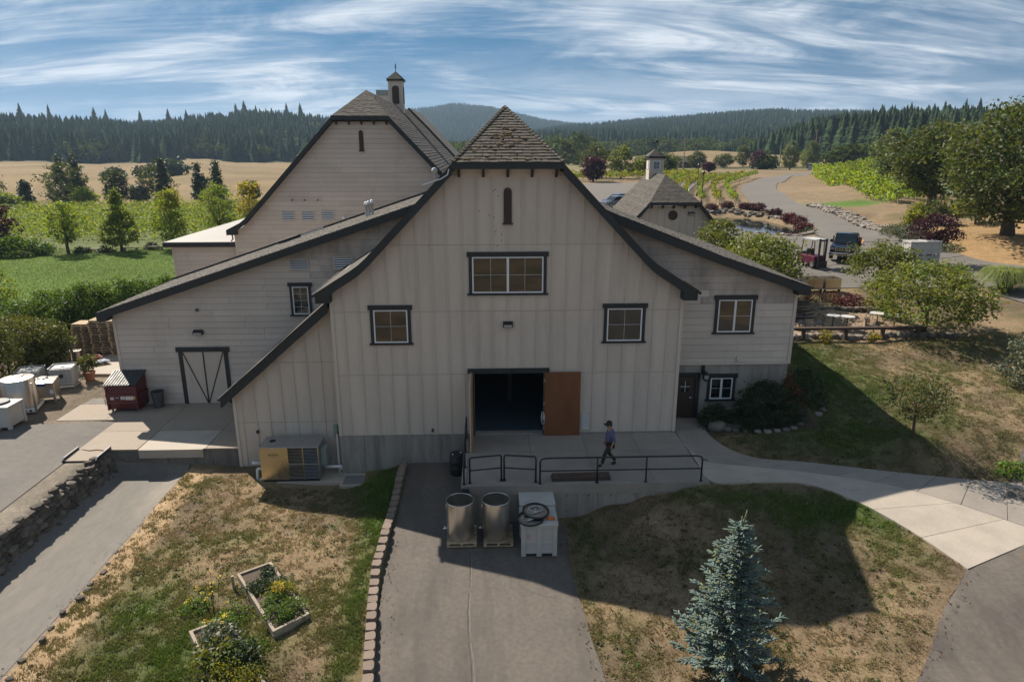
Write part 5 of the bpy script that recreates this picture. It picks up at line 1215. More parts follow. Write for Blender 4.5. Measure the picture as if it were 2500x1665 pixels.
# ---- left yard: totes, tanks, bins
def ibc(label, x, y, z, rz):
    t = thing('caged_tote', label, 'tote', (x, y, z), rz, 'caged white liquid totes', world=False)
    part(t, 'bottle', MB().box(-.54, .54, -.46, .46, .16, 1.08), M['whiteplastic'], bevel=.06)
    part(t, 'cap', MB().lathe([(.11, 1.08), (.11, 1.12), (0, 1.12)], n=14), M['whiteplastic']); part(t, 'base', MB().box(-.58, .58, -.5, .5, 0, .13), M['galv'], bevel=.02)
    for k in range(6):
        zz = .2 + k * .18; part(t, 'cage_bar', MB().tube([(-.57, -.49, zz), (.57, -.49, zz), (.57, .49, zz), (-.57, .49, zz), (-.57, -.49, zz)], .011, 5), M['galv'])
    for k in range(7):
        xx = -.57 + k * .19
        for yy in (-.49, .49): part(t, 'cage_bar', MB().tube([(xx, yy, .1), (xx, yy, 1.12)], .011, 5), M['galv'])
    for k in range(1, 6):
        yy = -.49 + k * .163
        for xx in (-.57, .57): part(t, 'cage_bar', MB().tube([(xx, yy, .1), (xx, yy, 1.12)], .011, 5), M['galv'])
    part(t, 'top_ring', MB().tube([(-.57, -.49, 1.13), (.57, -.49, 1.13), (.57, .49, 1.13), (-.57, .49, 1.13), (-.57, -.49, 1.13)], .018, 6), M['galv'])
    part(t, 'label_plate', MB().box(-.1, .1, -.506, -.50, .6, .8), M['blackplastic'])
    return t
ZY = -.72
ibc('caged white tote nearer the building, beside the potted plant', -22.75, 35.75, ZY, .25); ibc('caged white tote behind the square steel tote', -24.2, 35.3, ZY, .25)
t = thing('steel_tote', 'square stainless tote on legs with round hatch', 'tote', (-22.4, 33.5, ZY), .32, world=False)
part(t, 'body', MB().box(-.55, .55, -.55, .55, .3, 1.1), M['steel2'], bevel=.03); part(t, 'top', MB().add([(-.55, -.55, 1.1), (.55, -.55, 1.1), (.55, .55, 1.1), (-.55, .55, 1.1), (-.25, -.25, 1.17), (.25, -.25, 1.17), (.25, .25, 1.17), (-.25, .25, 1.17)], [(0, 1, 5, 4), (1, 2, 6, 5), (2, 3, 7, 6), (3, 0, 4, 7), (4, 5, 6, 7)]), M['steel2'])
part(t, 'hatch', MB().lathe([(.24, 1.17), (.24, 1.23), (.2, 1.26), (0, 1.27)], n=20), M['steel2'], smooth='auto')
for sx in (-.48, .48):
    for sy in (-.48, .48): part(t, 'leg', MB().box(sx - .05, sx + .05, sy - .05, sy + .05, 0, .3), M['steel2'])
part(t, 'label_plate', MB().box(-.2, .2, -.556, -.551, .92, 1.05), M['paper_blue']); part(t, 'label_plate', MB().box(.33, .48, -.556, -.551, .5, .72), M['paper_white']); part(t, 'label_plate', MB().lathe([(.09, 0), (0, .0)], (.38, -.55, .95), 12), M['paper_red'])
def vtank(label, x, y, z, r, h_):
    t = thing('steel_tank', label, 'tank', (x, y, z), .3, 'closed stainless tanks in the left yard', world=False)
    part(t, 'shell', MB().lathe([(r, .25), (r, h_), (r * .95, h_ + .05), (.26, h_ + .13), (.26, h_ + .17), (0, h_ + .18)], n=36), M['steel2'], smooth='auto')
    part(t, 'collar', MB().ring((0, 0, h_ + .13), .26, .03, 24, 6), M['blackplastic'], smooth=True)
    part(t, 'base', MB().box(-r, r, -r, r, .08, .245), M['white'])
    for k in range(6): part(t, 'fork_slot', MB().box(-r + .1 + k * r * .3, -r + .22 + k * r * .3, -r - .01, -r + .0, .11, .2), M['blackplastic'])
    for sx in (-1, 1): part(t, 'frame_post', MB().box(sx * r * 1.02 - .04, sx * r * 1.02 + .04, -r, -r + .08, 0, h_ * .95), M['steel2'])
    part(t, 'valve', MB().tube([(0, -r, .35), (0, -r - .12, .35)], .03, 8), M['steel2'])
    part(t, 'hatch_handle', MB().tube([(-.2, 0, h_ + .2), (.2, 0, h_ + .24)], .02, 6), M['blackplastic'])
vtank('tall round stainless tank on a white slotted base', -22.75, 32.2, ZY, .72, 1.62)
vtank('round stainless tank cut off by the left edge of the picture', -24.6, 32.5, ZY, .7, 1.35)
macro_bin('open_bin', 'pale grey open bin holding drum lids at the left edge of the picture', -22.3, 29.7, 30.85, ZY, h=1.1, lid=False, sticker=False)
single('round_cover', MB().lathe([(.42, 0), (.45, .03), (.42, .06), (0, .05)], n=24), M['greyplastic'], 'round lid lying in the open bin at the left edge', 'lid', (-22.45, 30.3, ZY + 1.13), smooth='auto')
# pallets by the building, one thing each
pm = MB()
for l_ in pallet_mesh(1.2, 1.02, 6): 
    for b_ in l_: pm.add(b_.v, b_.f)
ORD = ['topmost'] + [w + ' from the top' for w in 'second third fourth fifth sixth seventh eighth ninth tenth eleventh twelfth thirteenth fourteenth fifteenth sixteenth seventeenth eighteenth nineteenth'.split()] + ['lowest']
pmesh = mk('pallet', pm.v, pm.f, M['pallet']); g = random.Random(31)
stacks = [(-24.9, 42.0, 13, 'in the stack farthest from the wing'), (-23.66, 41.7, 15, 'in the stack second from the wing'), (-22.42, 41.5, 15, 'in the stack third from the left'), (-21.2, 41.4, 15, 'in the stack nearest the wing wall'), (-24.4, 43.1, 13, 'in the rear row of stacks')]
for sx, sy, n, where in stacks:
    for i in range(n):
        o = link('pallet', pmesh); o.location = (sx + g.uniform(-.05, .05), sy + g.uniform(-.06, .06), -.60 + i * .142); o.rotation_euler = (0, 0, g.uniform(-.05, .05))
        tag(o, f'weathered wooden pallet, {ORD[n - 1 - i] if i else ORD[-1]} {where}', 'pallet', 'pallets ' + where)
# odds and ends at the yard's back
for x, y, r_, h_, lab in ((-25.1, 39.9, .27, .62, 'small steel drum left of two by the pallet stacks'), (-24.5, 40.0, .27, .66, 'small steel drum nearest the pallet stacks')):
    single('steel_drum', MB().lathe([(r_, 0), (r_, h_), (r_ * .93, h_), (r_ * .93, h_ - .05), (0, h_ - .05)], n=18), M['steel2'], lab, 'drum', (x, y, -.63), smooth='auto')
t = thing('wire_crate', 'open grey crate beside the small steel drums', 'crate', (-25.9, 40.1, -.63), .2, world=False)
for a, b_, c_, d_ in ((-.45, .45, -.4, -.36), (-.45, .45, .36, .4), (-.45, -.41, -.36, .36), (.41, .45, -.36, .36)): part(t, 'side', MB().box(a, b_, c_, d_, 0, .55), M['greyplastic'])
part(t, 'bottom', MB().box(-.41, .41, -.36, .36, .02, .06), M['greyplastic'])
pallet('low pallet with tarp and hose on the concrete pad', (-23.1, 39.4, -.60), .3)
single('tarp', MB().rock((0, 0, 0), (.62, .45, .07), 5, 2, .2), M['tarp'], 'crumpled blue-grey tarp on the low pallet', 'tarp', (-22.95, 39.2, -.42))
single('hose_coil', MB().ring((0, 0, 0), .36, .05, 24, 7).ring((.03, .02, .08), .33, .05, 24, 7).ring((-.02, 0, .15), .30, .045, 24, 7), M['rust'], 'coiled rust-red hose on the low pallet', 'hose', (-23.2, 39.55, -.40), smooth=True)

# ---- the man walking on the landing
def person(x, y, z, face):
    t = thing('person', 'man in cap, faded blue hoodie and dark trousers walking along the landing', 'person', (x, y, z), face, world=False)
    # local: faces +x; stride along x
    J = {'pel': (0, 0, .92), 'spi': (-.01, 0, 1.12), 'che': (0.0, 0, 1.34), 'nek': (.03, 0, 1.50), 'hd0': (.07, 0, 1.58), 'hd1': (.085, 0, 1.66), 'hd2': (.07, 0, 1.74),
         'hl': (0, .10, .90), 'kl': (.20, .10, .52), 'al': (.30, .10, .10), 'fl': (.36, .11, .05), 'tl': (.50, .12, .07),
         'hr': (0, -.10, .90), 'kr': (.02, -.10, .48), 'ar': (-.26, -.10, .15), 'fr': (-.24, -.10, .06), 'tr': (-.10, -.11, .035),
         'sl': (-.01, .19, 1.41), 'el': (-.12, .25, 1.14), 'wl': (-.02, .26, .92), 'sr': (-.01, -.19, 1.41), 'er': (.02, -.25, 1.13), 'wr': (.16, -.25, .93)}
    def skin(name, chain, rad, mt, parent):
        names = []; ed = []
        for c_ in chain:
            for i, n_ in enumerate(c_):
                if n_ not in names: names.append(n_)
                if i: ed.append((names.index(c_[i - 1]), names.index(n_)))
        me = bpy.data.meshes.new(name); me.from_pydata([J[n_] for n_ in names], ed, []); me.materials.append(M[mt])
        o = bpy.data.objects.new(name, me); COL.objects.link(o); o.parent = parent
        md = o.modifiers.new('skin', 'SKIN'); md.use_smooth_shade = True
        sv = me.skin_vertices[0].data
        for i, n_ in enumerate(names): sv[i].radius = rad[n_] if isinstance(rad[n_], tuple) else (rad[n_], rad[n_]); sv[i].use_root = (i == 0)
        sb = o.modifiers.new('sub', 'SUBSURF'); sb.levels = 1; sb.render_levels = 2
        return o
    skin('body', [['pel', 'spi', 'che', 'nek', 'hd0', 'hd1', 'hd2'], ['pel', 'hl', 'kl', 'al', 'fl', 'tl'], ['pel', 'hr', 'kr', 'ar', 'fr', 'tr'], ['che', 'sl', 'el', 'wl'], ['che', 'sr', 'er', 'wr']],
         dict(pel=.13, spi=.12, che=.13, nek=.055, hd0=.075, hd1=.10, hd2=.085, hl=.085, kl=.055, al=.04, fl=.04, tl=.035, hr=.085, kr=.055, ar=.04, fr=.04, tr=.035, sl=.06, el=.045, wl=.032, sr=.06, er=.045, wr=.032), 'skin', t)
    J2 = dict(J); J['hdl'] = (.06, 0, 1.0); J['hdt'] = (.0, 0, 1.40); J['hod'] = (-.09, 0, 1.47)
    J['e2l'] = (-.125, .255, 1.05); J['e2r'] = (.07, -.252, 1.06)
    J['bel'] = (.05, 0, 1.12)
    skin('hoodie', [['pel', 'bel', 'che', 'hod'], ['che', 'sl', 'el', 'e2l'], ['che', 'sr', 'er', 'e2r']], dict(pel=(.165, .165), bel=(.185, .175), che=(.17, .16), hod=.085, sl=.085, el=.068, e2l=.062, sr=.085, er=.068, e2r=.062), 'hoodie', t)
    skin('trousers', [['pel', 'hl', 'kl', 'al'], ['pel', 'hr', 'kr', 'ar']], dict(pel=.15, hl=.105, kl=.08, al=.07, hr=.105, kr=.08, ar=.07), 'trousers', t)
    for a_, b_, c_ in (('al', 'fl', 'tl'), ('ar', 'fr', 'tr')): skin('shoe', [[a_, b_, c_]], {a_: .05, b_: .058, c_: .048}, 'cap', t)
    part(t, 'cap', MB().lathe([(.118, 1.69), (.116, 1.74), (.10, 1.80), (.05, 1.835), (0, 1.84)], (.06, 0, 0), 16).add([(.13, -.09, 1.70), (.26, -.07, 1.685), (.26, .07, 1.685), (.13, .09, 1.70), (.13, -.09, 1.715), (.26, -.07, 1.697), (.26, .07, 1.697), (.13, .09, 1.715)], [(4, 5, 6, 7), (3, 2, 1, 0), (0, 1, 5, 4), (1, 2, 6, 5), (2, 3, 7, 6)]), M['cap'], smooth=True)
    part(t, 'hair', MB().lathe([(.113, 1.63), (.116, 1.70)], (.05, 0, 0), 16), M['darktimber'])
    part(t, 'nose', MB().rock((.185, 0, 1.645), (.02, .018, .028), 3, 1, .05), M['skin']); 
    for sy in (-1, 1):
        part(t, 'ear', MB().rock((.065, sy * .108, 1.655), (.022, .012, .034), 4, 1, .05), M['skin']); part(t, 'eye', MB().rock((.165, sy * .038, 1.675), (.012, .016, .01), 5, 1, .02), M['cap'])
    part(t, 'mouth', MB().box(.165, .176, -.028, .028, 1.592, 1.600), M['rust'])
    # hands: palm and five fingers each
    for n_, d0 in (('wl', Vector((.03, 0, -1))), ('wr', Vector((.15, 0, -1)))):
        w = Vector(J2[n_]); sy = 1 if n_ == 'wl' else -1; d0.normalize()
        hm = MB().tube([w, w + d0 * .05, w + d0 * .095], [.026, .034, .030], 8)
        for k in range(4):
            b0 = w + d0 * .09 + Vector((-.027 + .018 * k, 0, 0)); l_ = (.065, .078, .074, .058)[k]
            hm.tube([b0, b0 + d0 * l_ * .5 + Vector((.004, -sy * .008, 0)), b0 + d0 * l_ + Vector((.002, -sy * .026, 0))], [.0095, .0085, .007], 6)
        b0 = w + d0 * .035 + Vector((.025, -sy * .01, 0)); hm.tube([b0, b0 + d0 * .03 + Vector((.022, -sy * .01, 0)), b0 + d0 * .062 + Vector((.022, -sy * .02, 0))], [.012, .0105, .008], 6)
        part(t, 'hand', hm, M['skin'], smooth=True)
    return t
person(4.62, 23.62, .004, math.pi)

# form-tie holes and joints in the landing wall
g = random.Random(6)
for i in range(9):
    for zz in (-.42, -1.02):
        x = .35 + i * .82 + g.uniform(-.03, .03)
        if zz < h1(x, 21.95) + .12: continue
        link('tie_hole', mk('tie_hole', *(lambda q: (q.v, q.f))(MB().box(x - .02, x + .02, 22.112, 22.119, zz - .02, zz + .02)), M['dark']), ld)
for x in (1.7, 3.95, 6.06): link('form_joint', mk('form_joint', *(lambda q: (q.v, q.f))(MB().box(x - .006, x + .006, 22.113, 22.1195, h1(x, 21.95) - .1, -.36)), M['dark']), ld)
# ---------------- vehicles ----------------
def wheel(t, x, y, z, r, w, name='wheel'):
    """axle along local y"""
    o = part(t, name, MB().prism([(x + r * math.cos(a), z + r * math.sin(a)) for a in [2 * math.pi * k / 20 for k in range(20)]], y - w / 2, y + w / 2), M['tyre'], bevel=.03)
    sub(o, 'rim', MB().prism([(x + r * .6 * math.cos(a), z + r * .6 * math.sin(a)) for a in [2 * math.pi * k / 14 for k in range(14)]], y - w / 2 - .012, y + w / 2 + .012), M['steel2'])
    return o
def section_loft(t, name, secs, mt, bevel=0, smooth='auto'):
    """secs: list of (x, half-width, z0, z1); box sections lofted along x"""
    mb = MB(); vs = []; fs = []
    for x, w, z0, z1 in secs: vs += [(x, -w, z0), (x, w, z0), (x, w * .97, z1 - .06), (x, w * .88, z1), (x, -w * .88, z1), (x, -w * .97, z1 - .06)]
    n = len(secs)
    for i in range(n - 1):
        for k in range(6): fs.append((i * 6 + k, i * 6 + (k + 1) % 6, (i + 1) * 6 + (k + 1) % 6, (i + 1) * 6 + k))
    fs += [tuple(range(6))[::-1], tuple((n - 1) * 6 + k for k in range(6))]
    return part(t, name, mb.add(vs, fs), M[mt], smooth=smooth, bevel=bevel)
def pickup(x, y, rz):
    z = h1(x, y) + .05
    t = thing('pickup_truck', 'dark navy pickup truck with chrome grille and wooden flatbed', 'truck', (x, y, z), rz, world=False)   # faces +x
    section_loft(t, 'body', [(-.3, .96, .45, 1.18), (1.0, .97, .45, 1.16), (2.3, .97, .42, 1.14), (2.55, .92, .45, 1.08)], 'navy')
    section_loft(t, 'cab', [(-.55, .92, .5, 1.75), (-.45, .86, 1.1, 1.92), (.55, .82, 1.1, 1.92), (1.15, .88, 1.1, 1.2)], 'navy')
    part(t, 'windscreen', MB().add([(1.16, -.80, 1.22), (1.16, .80, 1.22), (.60, .74, 1.88), (.60, -.74, 1.88)], [(0, 1, 2, 3)]), M['glass'])
    for s_ in (-1, 1):
        part(t, 'side_window', MB().add([(.95, s_ * .895, 1.22), (-.35, s_ * .905, 1.22), (-.32, s_ * .86, 1.80), (.5, s_ * .845, 1.80)], [(0, 1, 2, 3)]), M['glass'])
        part(t, 'mirror', MB().box(.85, .97, s_ * 1.02 - .1, s_ * 1.02 + .1, 1.22, 1.45), M['blackplastic'], bevel=.02)
        part(t, 'headlight', MB().box(2.44, 2.58, s_ * .74 - .14, s_ * .74 + .14, .82, 1.0), M['lampglass'])
        part(t, 'fog_light', MB().box(2.66, 2.69, s_ * .65 - .08, s_ * .65 + .08, .47, .55), M['lampglass'])
    gr_ = part(t, 'grille', MB().box(2.5, 2.6, -.55, .55, .72, 1.05), M['chrome'], bevel=.02)
    for i in range(2):
        for j in range(2): sub(gr_, 'grille_opening', MB().box(2.601, 2.612, -.48 + i * .5, -.48 + i * .5 + .44, .75 + j * .15, .75 + j * .15 + .11), M['blackplastic'])
    bp_ = part(t, 'bumper', MB().box(2.45, 2.66, -.97, .97, .38, .62), M['chrome'], bevel=.04)
    sub(bp_, 'air_intake', MB().box(2.661, 2.668, -.4, .4, .42, .5), M['blackplastic'])
    for xx in (1.75, -2.0):
        for s_ in (-1, 1): wheel(t, xx, s_ * .84, .38, .40, .26)
    part(t, 'chassis', MB().box(-3.3, 1, -.45, .45, .45, .6), M['blackmetal'])
    part(t, 'headache_rack', MB().box(-.78, -.70, -1.08, 1.08, 1.0, 1.55), M['deckwood'])
    for k in range(9): part(t, 'deck_board', MB().box(-3.5, -.72, -1.13 + k * .252, -1.13 + k * .252 + .24, .96, 1.01), M['deckwood'])
    part(t, 'deck_frame', MB().box(-3.48, -.75, -1.1, 1.1, .82, .955), M['blackmetal'])
    return t
pickup(29.5, 54.9, math.atan2(-5.2, -3.3))
def car(x, y, rz, mt, label):
    z = h1(x, y) + .14
    t = thing('parked_car', label, 'car', (x, y, z), rz, 'cars in the parking lot', world=False)
    section_loft(t, 'body', [(-2.2, .80, .4, .85), (-2.0, .88, .3, .98), (-.9, .9, .28, 1.0), (1.0, .9, .28, .98), (1.9, .88, .3, .85), (2.2, .78, .36, .7)], mt)
    section_loft(t, 'cabin', [(-2.0, .78, .9, 1.05), (-1.4, .76, .9, 1.5), (.1, .76, .9, 1.55), (.5, .78, .9, 1.46), (1.25, .82, .9, .98)], mt)
    part(t, 'windscreen', MB().add([(1.22, -.7, 1.02), (1.22, .7, 1.02), (.53, .64, 1.46), (.53, -.64, 1.46)], [(0, 1, 2, 3)]), M['glass'])
    for s_ in (-1, 1):
        part(t, 'side_window', MB().add([(.95, s_ * .81, 1.04), (-1.75, s_ * .795, 1.04), (-1.35, s_ * .75, 1.43), (.42, s_ * .765, 1.42)], [(0, 1, 2, 3)]), M['glass'])
        part(t, 'headlight', MB().box(2.02, 2.19, s_ * .66 - .12, s_ * .66 + .12, .62, .74), M['lampglass'])
    for xx in (1.4, -1.4):
        for s_ in (-1, 1): wheel(t, xx, s_ * .8, .33, .33, .22)
car(18.4, 97.3, R(205), 'greycar', 'dark blue-grey car in front, behind the outbuilding roof'); car(19.6, 102.2, R(205), 'greycar', 'silver-blue car behind the other parked car')
# forklift
z = h1(25.6, 52.2) + .05
t = thing('forklift', 'magenta and black forklift half hidden by a tree', 'forklift', (25.6, 52.2, z), R(-75), world=False)
part(t, 'body', MB().box(-1.0, .7, -.5, .5, .3, .95), M['magenta'], bevel=.06); part(t, 'counterweight', MB().box(-1.3, -.9, -.5, .5, .3, 1.1), M['blackmetal'], bevel=.08); part(t, 'seat', MB().box(-.6, -.2, -.25, .25, .96, 1.4), M['blackplastic'], bevel=.04)
for sx in (-.9, .55):
    for sy in (-.45, .45): part(t, 'guard_post', MB().tube([(sx, sy, .9), (sx * .85, sy, 2.15)], .035, 6), M['blackmetal'])
part(t, 'overhead_guard', MB().box(-.85, .6, -.5, .5, 2.15, 2.22), M['whiteplastic'])
for sy in (-.3, .3): part(t, 'mast', MB().box(.82, .95, sy - .05, sy + .05, .1, 2.3), M['blackmetal']); part(t, 'fork', MB().box(.95, 2.0, sy - .06, sy + .06, .08, .13), M['blackmetal'])
part(t, 'mast_crossbar', MB().box(.83, .94, -.25, .25, 2.1, 2.2), M['blackmetal']); part(t, 'carriage', MB().box(.96, 1.02, -.45, .45, .1, .6), M['blackmetal'])
for xx in (-.75, .55):
    for s_ in (-1, 1): wheel(t, xx, s_ * .48, .28, .28, .2)
# white bins beyond the patio trees
zb = h1(33.2, 50.4) + .05
for i, (x, y, k, lab) in enumerate(((32.3, 50.3, 0, 'lower left of four white bins in the yard by the purple tree'), (33.6, 50.5, 0, 'lower right of four white bins in the yard by the purple tree'), (32.3, 50.3, 1, 'upper left of four white bins in the yard by the purple tree'), (33.6, 50.5, 1, 'upper right of four white bins in the yard by the purple tree'))):
    macro_bin('stacked_bin', lab, x, y - .55, y + .55, zb + k * 1.02, h=1.0, lid=(k == 1), group='white bins in the yard', sticker=False)
# stainless carts
def cart(x, y, label):
    z = h1(x, y) + .05
    t = thing('steel_cart', label, 'cart', (x, y, z), .05, 'stainless carts by the steps', world=False)
    for a, b_, c_, d_ in ((-.55, .55, -.5, -.47), (-.55, .55, .47, .5), (-.55, -.52, -.47, .47), (.52, .55, -.47, .47)): part(t, 'side', MB().box(a, b_, c_, d_, .3, .95), M['gold'] if c_ == -.5 else M['steel2'])
    part(t, 'bottom', MB().box(-.52, .52, -.47, .47, .3, .33), M['steel2']); part(t, 'frame', MB().box(-.6, .6, -.5, .5, .2, .27), M['galv'])
    for sx in (-.5, .5):
        for sy in (-.4, .4): part(t, 'caster', MB().prism([(sx + .09 * math.cos(a), .1 + .09 * math.sin(a)) for a in [k * math.pi / 6 for k in range(12)]], sy - .03, sy + .03), M['tyre'])
cart(22.15, 45.0, 'stainless cart partly hidden by the wing roof corner'); cart(23.4, 45.0, 'stainless cart at the top of the bank, right of another cart')

# ---------------- patio ----------------
t = thing('timber_rail', 'low dark timber rail on posts along the front of the patio', 'rail', (21, 36.0, 1.3))
part(t, 'beam', MB().box(16.3, 24.4, 35.86, 36.12, 1.92, 2.06), M['darktimber'])
for x in (17.6, 20.0, 22.1, 24.1): part(t, 'post', MB().box(x - .09, x + .09, 35.9, 36.08, 1.1, 1.919), M['darktimber'])
part(t, 'side_plank', MB().add([(23.0, 37.6, 2.07), (24.3, 36.15, 2.03), (24.75, 36.3, 2.03), (23.5, 37.8, 2.07), (23.0, 37.6, 2.02), (24.3, 36.15, 1.98), (24.75, 36.3, 1.98), (23.5, 37.8, 2.02)], [(0, 1, 2, 3), (7, 6, 5, 4), (0, 4, 5, 1), (1, 5, 6, 2), (2, 6, 7, 3), (3, 7, 4, 0)]), M['timber'])
t = thing('rock_edging', 'row of pale landscape rocks below the patio rail', 'rocks', (21, 36.3, 1.3)); g = random.Random(17); x = 15.5
while x < 26.6:
    w = g.uniform(.18, .34); part(t, 'stone', MB().rock((x, 36.2 + g.uniform(-.12, .1) - max(0, x - 24.5) * .1, h1(x, 36.0) + .12), (w, .22, g.uniform(.16, .26)), int(x * 100), 1), M['palestone']); x += w * 1.7
t = thing('patio_steps', 'dark timber steps climbing the bank behind the patio', 'steps', (19.3, 40, 1.6))
for k in range(6): part(t, 'step', MB().box(17.0 + k * .15, 20.0 + k * .1, 39.6 + k * .42, 39.6 + k * .42 + .2, 1.5, 1.72 + k * .11), M['darktimber'])
t = thing('retaining_wall', 'low dark stone wall at the back of the patio', 'stone wall', (22.5, 40.5, 1.6)); x = 20.4
while x < 25.6:
    for k in range(2): part(t, 'stone', MB().rock((x + g.uniform(-.05, .05), 40.6 + g.uniform(-.05, .05), 1.74 + k * .26), (g.uniform(.2, .3), .18, .16), int(x * 77) + k, 1), M['stone'])
    x += .45
def table(x, y, label, r_=.38):
    z = h1(x, y); t = thing('cafe_table', label, 'table', (x, y, z), 0, 'round white patio tables', world=False)
    part(t, 'table_top', MB().lathe([(0, .70), (r_, .70), (r_, .73), (0, .735)], n=24), M['whiteplastic'], smooth='auto')
    part(t, 'pedestal', MB().tube([(0, 0, .02), (0, 0, .7)], .03, 8), M['blackmetal']); part(t, 'foot', MB().lathe([(.22, 0), (.2, .03), (0, .04)], n=16), M['blackmetal'])
def chair(x, y, rz, label, mt='blackmetal'):
    z = h1(x, y); t = thing('patio_chair', label, 'chair', (x, y, z), rz, 'patio chairs', world=False)
    part(t, 'seat', MB().box(-.24, .24, -.24, .24, .40, .45), M[mt], bevel=.03)
    arc = [(.27 * math.cos(a), .25 * math.sin(a)) for a in [R(10 + 16 * k) for k in range(11)]]
    part(t, 'back_rim', MB().tube([(x_, y_, .66 + .24 * max(0, math.sin(R(10 + 16 * k)))) for k, (x_, y_) in enumerate(arc)], .022, 6), M[mt])
    for k, (x_, y_) in enumerate(arc):
        part(t, 'back_slat', MB().tube([(x_ * .92, y_ * .92, .44), (x_, y_, .66 + .24 * max(0, math.sin(R(10 + 16 * k))))], .011, 5), M[mt])
    for sx in (-.21, .21):
        for sy in (-.21, .21): part(t, 'leg', MB().tube([(sx, sy, .4), (sx * 1.15, sy * 1.15, 0)], .018, 6), M[mt])
table(17.6, 38.1, 'small white round table half hidden by the wing wall'); table(20.2, 37.9, 'white round table, left of a pair in the middle of the patio'); table(20.95, 37.7, 'white round table, right of a pair in the middle of the patio')
table(22.95, 38.1, 'white round table in front of the pale round-backed chair', .44); table(23.7, 37.6, 'white round table nearest the end of the rail', .44)
chair(18.1, 37.6, .4, 'dark chair beside the half hidden table'); chair(19.15, 37.4, -.3, 'dark chair left of the middle pair of tables'); chair(21.9, 37.0, 1.0, 'dark chair close behind the rail'); chair(23.0, 38.8, 0, 'pale grey wicker chair with round back', 'palestone'); chair(18.6, 38.7, 2.6, 'dark chair at the foot of the steps')

# ---------------- pond, street furniture, far small things ----------------
ring = [(31.4 + 4.3 * math.cos(a) * (1 + .1 * math.sin(3 * a)), 80 + 11.2 * math.sin(a) * (1 + .06 * math.cos(2 * a))) for a in [2 * math.pi * k / 40 for k in range(40)]]
wl_ = 2.72
struct('pond', mk('pond', [(x, y, wl_) for x, y in ring], [tuple(range(40))], M['water']))
t = thing('pond_edging', 'ring of pale rocks round the pond', 'rocks', (31.4, 80, 3.0)); g = random.Random(5)
for a in range(150):
    an = 2 * math.pi * a / 150; f = g.uniform(1.0, 1.16); x = 31.4 + 4.4 * f * math.cos(an) * (1 + .1 * math.sin(3 * an)); y = 80 + 11.4 * f * math.sin(an)
    part(t, 'stone', MB().rock((x, y, max(h1(x, y), wl_ - .1) + .08), (g.uniform(.2, .42), g.uniform(.2, .42), g.uniform(.14, .3)), a, 1), M['palestone'])
mb = MB(); rk = MB()
for k in range(420):
    tt = k / 420; p = Vector((38.9, 66.5)).lerp(Vector((42.6, 91)), tt) + Vector((math.sin(tt * 3) * .6 + g.uniform(-.1, 1.5), 0)); rk.rock((p.x + .3, p.y, h1(p.x, p.y) + g.uniform(.05, .35)), (g.uniform(.18, .38), g.uniform(.18, .38), g.uniform(.14, .26)), k, 1)
rw = thing('rock_bank', 'long band of small pale rocks on the bank beside the road', 'rocks', (40, 79, 3.3)); part(rw, 'stones', rk, M['palestone'], kind='stuff')
def lamp_post(x, y, h_, label):
    z = h1(x, y); t = thing('lamp_post', label, 'street lamp', (x, y, z), 0, 'lamp posts by the parking lot', world=False)
    part(t, 'post', MB().lathe([(.16, 0), (.14, .5), (.07, .6), (.05, h_ - .5)], n=10), M['blackmetal'], smooth='auto')
    part(t, 'lantern', MB().lathe([(.05, h_ - .5), (.16, h_ - .45), (.2, h_ - .1), (.22, h_ - .08), (.05, h_ + .1), (0, h_ + .2)], n=8), M['blackmetal'])
lamp_post(35.6, 116, 5.2, 'black lamp post farther from the outbuilding'); lamp_post(31.6, 100.5, 4.7, 'black lamp post nearer the outbuilding roof')
single('statue', MB().lathe([(.5, 0), (.45, .3), (.3, .5), (.32, 1.0), (.38, 1.3), (.2, 1.55), (.18, 1.8), (0, 1.9)], n=12), M['whiteplastic'], 'small white figure beside the lamp posts', 'statue', (31.9, 108, h1(31.9, 108)), smooth=True)
def upole(x, y, h_, label, bars=2):
    z = h1(x, y) - .2; t = thing('utility_pole', label, 'utility pole', (x, y, z), R(20), 'wooden utility poles', world=False)
    part(t, 'pole', MB().tube([(0, 0, 0), (0, 0, h_)], [.17, .11], 8), M['timber'])
    for k in range(bars): part(t, 'crossarm', MB().box(-1.1, 1.1, -.06, .06, h_ - .6 - .7 * k, h_ - .46 - .7 * k), M['timber'])
upole(118, 205, 11, 'wooden utility pole above the hillside vineyard', 1); upole(135, 285, 14, 'taller wooden utility pole in front of the conifers'); upole(139, 290, 11, 'shorter wooden utility pole beside the taller one', 1); upole(106, 250, 8, 'thin pole beside the small shed', 0); upole(54, 190, 10, 'wooden utility pole behind the cupola')
z = h1(112, 235)
t = thing('shed', 'small pale blue shed on the hill above the vineyard', 'shed', (112, 235, z), .3, world=False)
part(t, 'wall', MB().box(-1.7, 1.7, -1.3, 1.3, 0, 2.1), M['greycar']); part(t, 'roof', MB().box(-1.9, 1.9, -1.5, 1.5, 2.1, 2.3), M['membrane']); part(t, 'door', MB().box(-.5, .5, -1.33, -1.305, 0, 1.9), M['white'])
def farhouse(x, y, w, label, wm, rm):
    z = h1(x, y) - .3; t = thing('house', label, 'house', (x, y, z), .2, world=False)
    part(t, 'wall', MB().box(-w / 2, w / 2, -3, 3, 0, 2.6), M[wm]); part(t, 'roof', MB().prism_x([(-3.5, 2.5), (3.5, 2.5), (0, 4.6)], -w / 2 - .4, w / 2 + .4), M[rm])
    for x_ in (-w / 4, w / 4): part(t, 'window', MB().box(x_ - .5, x_ + .5, -3.03, -3.005, 1, 2), M['glass'])
farhouse(61, 262, 9, 'distant red barn beyond the vines', 'redwood', 'roof'); farhouse(76, 268, 6, 'distant brown shed right of the red barn', 'brown', 'roof')
